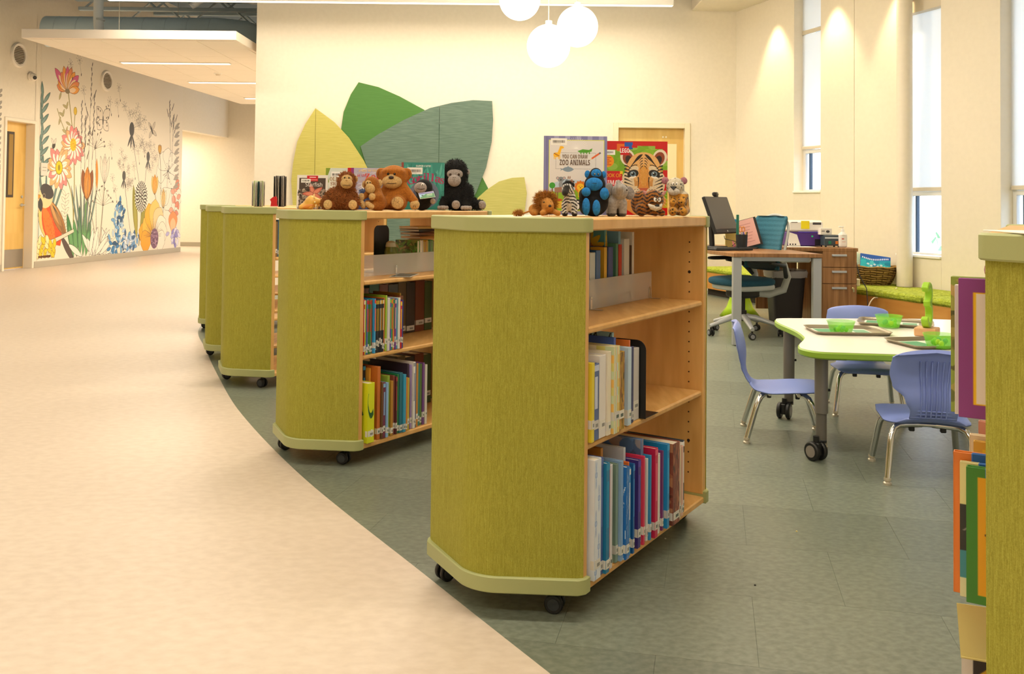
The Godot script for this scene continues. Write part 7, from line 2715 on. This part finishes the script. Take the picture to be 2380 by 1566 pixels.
	for i in 4:
		var ring := PackedVector3Array()
		var r: float = [0.172, 0.178, 0.17, 0.14][i]
		for j in 40:
			var a := TAU * j / 40
			var rr := r + rng.randf() * 0.007
			ring.append(Vector3(signf(cos(a)) * pow(absf(cos(a)), 0.35) * rr, [0.44, 0.49, 0.512, 0.46][i] + rng.randf() * 0.008, -signf(sin(a)) * pow(absf(sin(a)), 0.35) * rr * 0.76))
		rows2.append(ring)
	ln.grid(rows2, true)
	var lm := StandardMaterial3D.new()
	lm.transparency = BaseMaterial3D.TRANSPARENCY_ALPHA
	lm.albedo_color = Color(0.8, 0.78, 0.78, 0.55)
	lm.roughness = 0.28
	obj("liner", ln, lm, bn)
	# lime stool
	var st := thing("toy_stool", "lime green flared plastic stool behind the office chair", "stool", Vector3(2.3, 0, -9.1))
	obj("body", mb().lathe([Vector2(0, 0.36), Vector2(0.14, 0.36), Vector2(0.15, 0.345), Vector2(0.11, 0.24), Vector2(0.1, 0.18), Vector2(0.13, 0.09), Vector2(0.2, 0.0), Vector2(0, 0.0)].slice(0, 8), 32, true), tone("a9d01e", 0.4), st)
	obj("seat_pad", mb().cyl(Vector3(0, 0.366, 0), Vector3.UP, 0.13, 0.014, 28, 0.004), tone("b8dc34", 0.4), st)
	office_chair()

func office_chair() -> void:
	var o := thing("office_chair", "swivel office chair with a ribbed teal back and grey frame", "chair", Vector3(2.0, 0, -7.8), deg_to_rad(-62))
	var teal := plush("1f5a72")
	var gray := tone("b9bcb8", 0.42)
	# ribbed back in a gentle curve; the chair faces +z
	var cols := 14
	var m := mb()
	var rows := []
	for i in 37:
		var t := i / 36.0
		var ring := PackedVector3Array()
		var hw := lerpf(0.205, 0.185, t) * (1.0 if t < 0.93 else sqrt(maxf(0.0, 1 - pow((t - 0.93) / 0.09, 2) * 0.35)))
		for j in cols + 1:
			var u := j / float(cols) * 2 - 1
			ring.append(Vector3(u * hw, 0.56 + t * 0.46, -0.235 - t * 0.13 + 0.045 * u * u + 0.02 * sin(t * 3.0) + 0.004 * sin(t * TAU * 11)))
		for j in cols + 1:
			var u := 1 - j / float(cols) * 2
			ring.append(Vector3(u * hw, 0.56 + t * 0.46, -0.262 - t * 0.13 + 0.045 * u * u + 0.02 * sin(t * 3.0)))
		rows.append(ring)
	m.grid(rows, true)
	m.fan(rows[0], true)
	m.fan(rows[-1])
	obj("backrest", m, plush("39788e"), o)
	# grey rim behind the back
	var rim := []
	for i in 25:
		var a := PI * i / 24.0
		rim.append(Vector3(cos(a) * 0.2, 0.62 + pow(sin(a), 0.35) * 0.41, -0.25 - 0.13 * pow(sin(a), 0.35) * 0.95))
	obj("back_rim", mb().tube(rim, 0.012, 10), gray, o)
	obj("lumbar", mb().puff(Vector3(0, 0.6, -0.225), Vector3(0.19, 0.05, 0.03), 0.6, 0.5), tone("16323f", 0.6), o)
	obj("seat", mb().puff(Vector3(0, 0.46, 0.02), Vector3(0.24, 0.042, 0.24), 0.55, 0.6, 36), teal, o)
	obj("seat_pan", mb().puff(Vector3(0, 0.415, 0.0), Vector3(0.225, 0.035, 0.225), 0.55, 0.5, 32), gray, o)
	obj("tilt_box", mb().puff(Vector3(0, 0.36, 0.0), Vector3(0.11, 0.045, 0.14), 0.6, 0.5), black_m, o)
	for s in [-1.0, 1.0]:
		obj("back_arm", mb().tube([Vector3(s * 0.06, 0.36, -0.06), Vector3(s * 0.1, 0.35, -0.2), Vector3(s * 0.17, 0.39, -0.3), Vector3(s * 0.2, 0.5, -0.32), Vector3(s * 0.2, 0.62, -0.28)], [0.03, 0.034, 0.034, 0.028, 0.02], 14), gray, o)
		obj("armrest_post", mb().tube([Vector3(s * 0.2, 0.5, -0.3), Vector3(s * 0.26, 0.6, -0.22), Vector3(s * 0.27, 0.63, -0.05)], [0.02, 0.018, 0.014], 12), tone("26282c", 0.5), o)
		obj("armrest", mb().puff(Vector3(s * 0.265, 0.645, 0.03), Vector3(0.035, 0.016, 0.13), 0.6, 0.6), tone("1e2023", 0.5), o)
	obj("gas_lift", mb().lathe([Vector2(0, 0.12), Vector2(0.03, 0.12), Vector2(0.03, 0.21), Vector2(0.018, 0.21), Vector2(0.018, 0.34), Vector2(0, 0.34)], 20), black_m, o)
	for i in 5:
		var a := TAU * i / 5 + 0.5
		var d := Vector3(cos(a), 0, sin(a))
		obj("base_arm", mb().tube([Vector3(0, 0.155, 0), d * 0.1 + Vector3(0, 0.15, 0), d * 0.32 + Vector3(0, 0.085, 0)], [0.034, 0.03, 0.018], 12, true, 0.8), tone("c6c8ca", 0.35, 0.3), o)
		caster(o, d * 0.31, 0.028, -a, "8a8c90")

# children's table ------------------------------------------------------
func moulded(o: Node, called: String, prof: Array, half: Array, bow: Array, thick: float, m: Material) -> void:
	# prof: points (z, y) from the front of the seat to the top of the back
	var c3 := Curve2D.new()
	var n := prof.size()
	for i in n:
		var d: Vector2 = (prof[mini(i + 1, n - 1)] - prof[maxi(i - 1, 0)]) / 6.0
		c3.add_point(prof[i], -d, d)
	var rows := []
	var steps := (n - 1) * 5
	for s in steps + 1:
		var fi := s / 5.0
		var i := mini(int(fi), n - 2)
		var p := c3.sample(i, fi - i)
		var q := c3.samplef(minf(fi + 0.05, n - 1.0)) - c3.samplef(maxf(fi - 0.05, 0.0))
		var nn := Vector2(-q.y, q.x).normalized() # to the left of travel
		var t := fi - i
		var sm := t * t * (3 - 2 * t)
		var hw: float = lerpf(half[i], half[i + 1], sm)
		var bw: float = lerpf(bow[i], bow[i + 1], sm)
		if s == 0 or s == steps:
			hw *= 0.93
		var ring := PackedVector3Array()
		for side in 2:
			for j in 13:
				var u := (j / 12.0 * 2 - 1) * (1 if side == 0 else -1)
				var off := thick * 0.5 * (1 if side == 0 else -1) * (1.0 if absf(u) < 0.9 else 0.55)
				var lift := bw * u * u
				ring.append(Vector3(u * hw, p.y + nn.y * -(off + lift), p.x + nn.x * -(off + lift)))
		rows.append(ring)
	var b := mb()
	b.grid(rows, true, true)
	b.fan(rows[0])
	b.fan(rows[-1], true)
	obj(called, b, m, o)

func make_kids_chair() -> Node3D:
	var o := thing("kids_chair", "", "chair", Vector3.ZERO, 0.0, "blue chairs at the children's table")
	var blue := tone("8496dc", 0.4)
	moulded(o, "seat", [Vector2(0.175, 0.232), Vector2(0.155, 0.25), Vector2(0.06, 0.252), Vector2(-0.06, 0.246), Vector2(-0.125, 0.25), Vector2(-0.155, 0.27)], [0.135, 0.16, 0.172, 0.168, 0.13, 0.095], [0.0, -0.004, -0.008, -0.012, -0.012, -0.01], 0.012, blue)
	moulded(o, "backrest", [Vector2(-0.15, 0.264), Vector2(-0.172, 0.30), Vector2(-0.18, 0.345), Vector2(-0.178, 0.40), Vector2(-0.186, 0.46), Vector2(-0.205, 0.525), Vector2(-0.222, 0.545)], [0.088, 0.088, 0.11, 0.16, 0.172, 0.163, 0.15], [-0.008, -0.01, -0.02, -0.034, -0.036, -0.03, -0.026], 0.011, blue)
	for i in 6:
		var x := (i - 2.5) * 0.019
		obj("rib", mb().tube([Vector3(x, 0.272, -0.17), Vector3(x, 0.305, -0.184), Vector3(x, 0.345, -0.1925), Vector3(x, 0.4, -0.1895), Vector3(x * 1.1, 0.46, -0.198), Vector3(x * 1.15, 0.5, -0.209)], 0.0032, 6), blue, o)
	for i in 3:
		obj("cross_rib", mb().tube([Vector3(-0.085, 0.27 + i * 0.014, -0.168 - i * 0.006), Vector3(0.085, 0.27 + i * 0.014, -0.168 - i * 0.006)], 0.0028, 6), blue, o)
	for s in [-1.0, 1.0]:
		for e in [-1.0, 1.0]:
			var p := []
			for q in [[0.02, 0.222, e * 0.056], [0.09, 0.222, e * 0.078], [0.116, 0.221, e * 0.092], [0.136, 0.211, e * 0.108], [0.148, 0.186, e * 0.122], [0.154, 0.15, e * 0.134], [0.172, 0.02, e * 0.172]]:
				p.append(Vector3(s * q[0], q[1], q[2] - 0.005))
			var l := obj("leg", mb().tube(p, 0.0132, 14), chrome_m, o)
			obj("glide", mb().lathe([Vector2(0, 0), Vector2(0.0165, 0), Vector2(0.0165, 0.008), Vector2(0.010, 0.013), Vector2(0.0145, 0.019), Vector2(0.0135, 0.028), Vector2(0, 0.028)], 16, false, Vector3(s * 0.172, 0, e * 0.172 - 0.005)), tone("cfc6b4", 0.3, 0.6), l)
	for z in [-0.07, 0.06]:
		obj("cross_rail", mb().tube([Vector3(-0.12, 0.222, z), Vector3(0.12, 0.222, z)], 0.009, 10), chrome_m, o)
		for x in [-0.06, 0.06]:
			obj("bumper", bx(Vector3(x, 0.212, z), Vector3(0.022, 0.036, 0.02), 0.003), black_m, o)
	return o

func kids_table() -> void:
	var o := thing("kids_table", "white activity table with a lime edge and wavy sides", "table")
	var c := Curve2D.new()
	var pts := [[1.452, -4.985], [1.43, -4.85], [1.43, -4.57], [1.405, -4.36], [1.368, -4.25], [1.30, -4.10], [1.278, -3.99], [1.325, -3.905], [1.43, -3.88], [1.67, -3.845], [1.9, -3.79], [2.15, -3.74], [2.32, -3.72], [2.385, -3.79], [2.37, -3.92], [2.32, -4.1], [2.33, -4.3], [2.4, -4.5], [2.52, -4.75], [2.56, -4.95], [2.48, -5.06], [2.2, -5.09], [1.9, -5.075], [1.6, -5.06], [1.49, -5.045]]
	for i in pts.size() + 1:
		var p: Array = pts[i % pts.size()]
		var a: Array = pts[(i + pts.size() - 1) % pts.size()]
		var b: Array = pts[(i + 1) % pts.size()]
		var d := Vector2(b[0] - a[0], b[1] - a[1]) / 6.0
		c.add_point(Vector2(p[0], p[1]), -d, d)
	var out := c.tessellate_even_length(5, 0.02)
	out.remove_at(out.size() - 1)
	obj("edge_band", mb().prism(out, 0.449, 0.4805, 0.006), tone("8fb43a", 0.4), o)
	obj("tabletop", mb().prism(Geometry2D.offset_polygon(out, -0.006)[0], 0.4785, 0.4825, 0.001), tone("f1ece2", 0.3), o)
	var lg := tone("77726c", 0.42, 0.3)
	for l in [[1.368, -3.99, 0.5], [1.462, -4.76, 2.6], [2.28, -3.86, 1.2], [2.42, -4.86, 4.0]]:
		var x: float = l[0]
		var z: float = l[1]
		obj("leg", mb().cyl(Vector3(x, 0.325, z), Vector3.UP, 0.0285, 0.25, 24, 0.002), lg, o)
		obj("leg_tube", mb().cyl(Vector3(x, 0.165, z), Vector3.UP, 0.0235, 0.19, 24), tone("6a655f", 0.42, 0.3), o)
		obj("mount", bx(Vector3(x + 0.05, 0.44, z - 0.02), Vector3(0.12, 0.016, 0.07), 0.004), lg, o)
		obj("adjuster", mb().cyl(Vector3(x + 0.03, 0.3, z), Vector3.RIGHT, 0.006, 0.016, 10), black_m, o)
		caster(o, Vector3(x - 0.03, 0, z + 0.02), 0.041, l[2], "8a827a")
		obj("stem", bx(Vector3(x - 0.008, 0.082, z + 0.006), Vector3(0.05, 0.012, 0.04), 0.004), black_m, o)
	# trays
	var tc := [[1.675, -4.515, -0.05], [2.05, -4.83, -0.42], [1.935, -4.13, 0.2]]
	var wood_words := ["nearest the table's wavy side", "farthest back on the table", "partly hidden by the right bookcase"]
	for i in 3:
		var t := thing("tray", "silver metal tray with a green sheet, %s" % wood_words[i], "tray", Vector3(tc[i][0], 0.483, tc[i][1]), tc[i][2], "metal trays on the children's table")
		var hw := 0.185
		var hd := 0.135
		var m := mb()
		var rows := []
		for s in [[0.0, 0.0, 0.0015], [0.92, 0.9, 0.0015], [0.97, 0.96, 0.014], [1.0, 1.0, 0.017], [1.015, 1.02, 0.0165], [0.985, 0.98, 0.012], [0.94, 0.93, 0.0], [0.0, 0.0, 0.0]]:
			var ring := PackedVector3Array()
			for j in 48:
				var a := TAU * j / 48
				ring.append(Vector3(signf(cos(a)) * pow(absf(cos(a)), 0.22) * hw * s[0], s[2], -signf(sin(a)) * pow(absf(sin(a)), 0.22) * hd * s[1]))
			rows.append(ring)
		m.grid(rows, true, true)
		obj("pan", m, tone("b0a58f", 0.32, 0.75), t)
		var sheet := obj("sheet", bx(Vector3(-0.02, 0.0022, 0.0), Vector3(0.27, 0.0008, 0.2)), tone("dfe6d6", 0.5), t)
		obj("green_patch", bx(Vector3(-0.09, 0.0029, 0.0), Vector3(0.11, 0.0006, 0.17)), tone("4f9a6c", 0.5), sheet)
		obj("green_patch", bx(Vector3(0.07, 0.0029, 0.01), Vector3(0.07, 0.0006, 0.15)), tone("7ab08a", 0.5), sheet)
	# bowls of counters
	var gm := StandardMaterial3D.new()
	gm.transparency = BaseMaterial3D.TRANSPARENCY_ALPHA
	gm.albedo_color = Color(0.55, 0.92, 0.22, 0.36)
	gm.roughness = 0.3
	var bc := [[1.618, -4.44], [1.957, -4.69], [1.90, -4.02]]
	var rng := RandomNumberGenerator.new()
	rng.seed = 14
	for i in 3:
		var b := thing("bowl", "translucent lime green bowl on the tray %s" % wood_words[i], "bowl", Vector3(bc[i][0], 0.487, bc[i][1]), 0.0, "lime bowls of counters")
		obj("shell", mb().lathe([Vector2(0, 0.0), Vector2(0.047, 0.0), Vector2(0.05, 0.003), Vector2(0.066, 0.058), Vector2(0.0685, 0.059), Vector2(0.0675, 0.061), Vector2(0.0645, 0.06), Vector2(0.048, 0.005), Vector2(0, 0.004)], 36), gm, b)
		for j in 8:
			var a := rng.randf() * TAU
			var r := sqrt(rng.randf()) * 0.034
			var col: int = rng.randi() % 4
			var q := obj("counting_bear", mb().ell(Vector3(cos(a) * r, 0.016 + rng.randf() * 0.016, sin(a) * r), Vector3(0.011, 0.013, 0.009)), tone(["1f9a4a", "d8d42c", "0f8a7a", "7fc43a"][col], 0.35))
			remove_child(q)
			q.position += b.position
			add_child(q)
			tag(q, "one of the %s counters in the bowl %s" % [["green", "yellow", "teal", "lime"][col], wood_words[i]], "counter", "%s counters in the bowl %s" % [["green", "yellow", "teal", "lime"][col], wood_words[i]])
	# wavy number cutout on a wooden block
	var s := thing("number_stand", "lime green wooden number three on a small wooden block", "toy number", Vector3(2.03, 0.483, -4.42), 0.95)
	obj("block", bx(Vector3(0, 0.02, 0), Vector3(0.1, 0.04, 0.1), 0.004), tone("d8a878", 0.6), s)
	var arc := []
	for i in 15:
		var a := 2.5 - i * 0.29
		arc.append(Vector3(cos(a) * 0.046, 0.2 + sin(a) * 0.045, 0))
	for i in 17:
		var a := 1.45 - i * 0.265
		arc.append(Vector3(cos(a) * 0.052, 0.104 + sin(a) * 0.053, 0))
	var num := mb()
	for i in arc.size() - 1:
		var mid: Vector3 = (arc[i] + arc[i + 1]) / 2
		var dd: Vector3 = arc[i + 1] - arc[i]
		num.xf = Transform3D(Basis(Vector3.BACK, atan2(dd.y, dd.x)), mid)
		num.box(Vector3.ZERO, Vector3(dd.length() + 0.012, 0.03, 0.032), 0.004)
	obj("numeral", num, tone("97c81c", 0.5), s)
	# chairs
	var ch := make_kids_chair()
	ch.position = Vector3(1.315, 0, -4.37)
	ch.rotation.y = deg_to_rad(78)
	tag(ch, "blue moulded child chair at the wavy end of the table, seen from its side")
	for i in 2:
		var k: Node3D = ch.duplicate()
		k.name = numbered("kids_chair")
		add_child(k)
		k.position = [Vector3(1.925, 0, -4.93), Vector3(1.715, 0, -3.77)][i]
		k.rotation.y = deg_to_rad([-12.0, 168.0][i])
		tag(k, ["blue child chair on the far side, its back rising behind the table", "blue child chair with its ribbed back turned to the viewer"][i], "chair", "blue chairs at the children's table")
	# crumbs on the floor
	for i in 6:
		var p: Array = [[1.9, -3.6], [0.52, -3.02], [0.98, -3.1], [0.72, -2.66], [-0.3, -3.55], [1.47, -2.5]][i]
		var cr := bx(Vector3(p[0], 0.0015, p[1]), Vector3(0.006, 0.003, 0.004), 0.001)
		var q := obj("paper_scrap", cr, tone(["3a3a36", "ece8dc", "e8d27a", "2e2c28", "e6e2d8", "d8d4c8"][i], 0.8))
		tag(q, ["dark crumb on the floor behind the ribbed child chair", "white speck on the floor close to the bookcase books", "yellow speck on the green floor right of the books", "dark speck on the green floor right of the books", "white speck on the floor between the bookcases", "pale speck on the floor near the right bookcase"][i], "speck")

# books pushed out of the right-hand bookcase -----------------------------
func near_bookcase_books() -> void:
	var c: Node3D = cabs[5]
	var place := func(o: Node3D, x: float, y: float, out: float) -> void:
		o.transform = c.transform * Transform3D(Basis(Vector3.UP, PI), Vector3(x, y + 0.0005, -0.25 - out))
	var rows := [
		["large purple picture book with a garden cover, on the right bookcase", 0.014, 0.22, 0.2, "8a3a86", "garden", 0.12, 0.772, 0.05],
		["white board book just behind the purple book", 0.012, 0.208, 0.19, "e4ded4", "", 0.137, 0.772, 0.057],
		["green and blue picture book behind the white board book", 0.016, 0.22, 0.2, "8a9a3c", "photo", 0.154, 0.772, 0.064],
		["green picture book with a yellow leafy cover, right bookcase", 0.016, 0.22, 0.2, "3f8a2a", "yellowpage", 0.18, 0.46, 0.044],
		["thin collage patterned picture book between the green and orange books", 0.01, 0.222, 0.2, "e8dfa0", "collage", 0.197, 0.46, 0.055],
		["orange picture book sticking out farthest from the right bookcase", 0.016, 0.234, 0.2, "e07a1c", "", 0.213, 0.46, 0.066],
		["small yellow book with red leaves on the right bookcase", 0.012, 0.208, 0.18, "d8a83c", "autumn", 0.42, 0.46, 0.05],
		["cream book behind the red leaf book on the right bookcase", 0.014, 0.216, 0.18, "e8d4b0", "", 0.437, 0.46, 0.058],
		["salmon book farthest back on the right bookcase", 0.014, 0.236, 0.18, "d8947c", "", 0.47, 0.46, 0.045],
		["white book with a yellow moon on its cover, lowest on the right", 0.018, 0.286, 0.22, "e6ddd6", "moon", 0.3, 0.0925, 0.061],
		["thin red book in front of the moon book on the right bookcase", 0.01, 0.33, 0.2, "8a1f28", "", 0.2, 0.0925, 0.006]]
	for r in rows:
		var o := book(r[0], "picture books jutting from the right bookcase", r[1], r[2], r[3], r[4], "", false, "", 2)
		if r[5]:
			var q := mb()
			var h: float = r[2]
			var dp: float = r[3]
			var x: float = r[1] / 2 + 0.0004
			q.quad(Vector3(x, 0.001, 0), Vector3(x, 0.001, -dp), Vector3(x, h - 0.001, -dp), Vector3(x, h - 0.001, 0))
			obj("cover_print", q, print_tex(r[5], Color(r[4]), 5), o)
		place.call(o, r[6], r[7], r[8])
		if r[4] in ["e07a1c", "3f8a2a", "e8dfa0"]:
			obj("blue_tab", bx(Vector3(r[1] / 2 - 0.001, r[2] - 0.007, -0.05), Vector3(0.006, 0.018, 0.045), 0.002), tone("2463b0", 0.4), o)
	var st := thing("sticky_pad", "pale yellow paper sheet tucked before the moon book", "paper")
	st.transform = c.transform * Transform3D(Basis(Vector3.LEFT, 0.07), Vector3(0.262, 0.378, -0.283))
	obj("sheet", bx(Vector3.ZERO, Vector3(0.001, 0.09, 0.06)), tone("e8dc90", 0.8), st)
	obj("curl", bx(Vector3(-0.0015, -0.045, 0), Vector3(0.003, 0.004, 0.06), 0.001), tone("e2d488", 0.8), st)
	var kn := soft("knitted pink and white toy lying on the purple book", Vector3.ZERO, 0.0, "knitted_toy")
	kn.transform = c.transform * Transform3D(Basis(Vector3.UP, PI), Vector3(0.137, 0.9925, -0.235))
	obj("body", mb().puff(Vector3(0, 0.014, 0), Vector3(0.03, 0.014, 0.03), 0.7, 0.7, 24), plush("b05a6c"), kn)
	for i in 8:
		obj("stitch_row", mb().tube([Vector3(-0.028, 0.012, -0.024 + i * 0.007), Vector3(-0.018, 0.026, -0.024 + i * 0.007), Vector3(0.0, 0.0285, -0.024 + i * 0.007), Vector3(0.018, 0.026, -0.024 + i * 0.007), Vector3(0.028, 0.012, -0.024 + i * 0.007)], 0.0022, 6), plush("e2b8b4" if i % 2 else "c4707e"), kn)
	# papers on top
	var ph := thing("leaflet_holder", "clear slanted leaflet holder with white sheets on the right bookcase", "leaflet holder")
	ph.transform = c.transform * Transform3D(Basis(Vector3.UP, 0.4), Vector3(0.06, CABH + 0.001, -0.02))
	obj("sheet", bx(Vector3(0, 0.001, 0), Vector3(0.26, 0.002, 0.42), 0.0006), tone("f0ebe0", 0.7), ph)
	var sl := mb()
	sl.xf = Transform3D(Basis(Vector3.BACK, 0.35), Vector3(0.02, 0.022, 0.02))
	sl.box(Vector3.ZERO, Vector3(0.12, 0.0015, 0.28))
	obj("leaflet", sl, tone("f2ede2", 0.6), ph)
	var fr := mb()
	fr.xf = Transform3D(Basis(Vector3.BACK, 0.35), Vector3(0.02, 0.025, 0.02))
	fr.box(Vector3(0.06, 0.002, 0), Vector3(0.005, 0.006, 0.29), 0.002)
	obj("clip_bar", fr, tone("8f8a52", 0.4), ph)
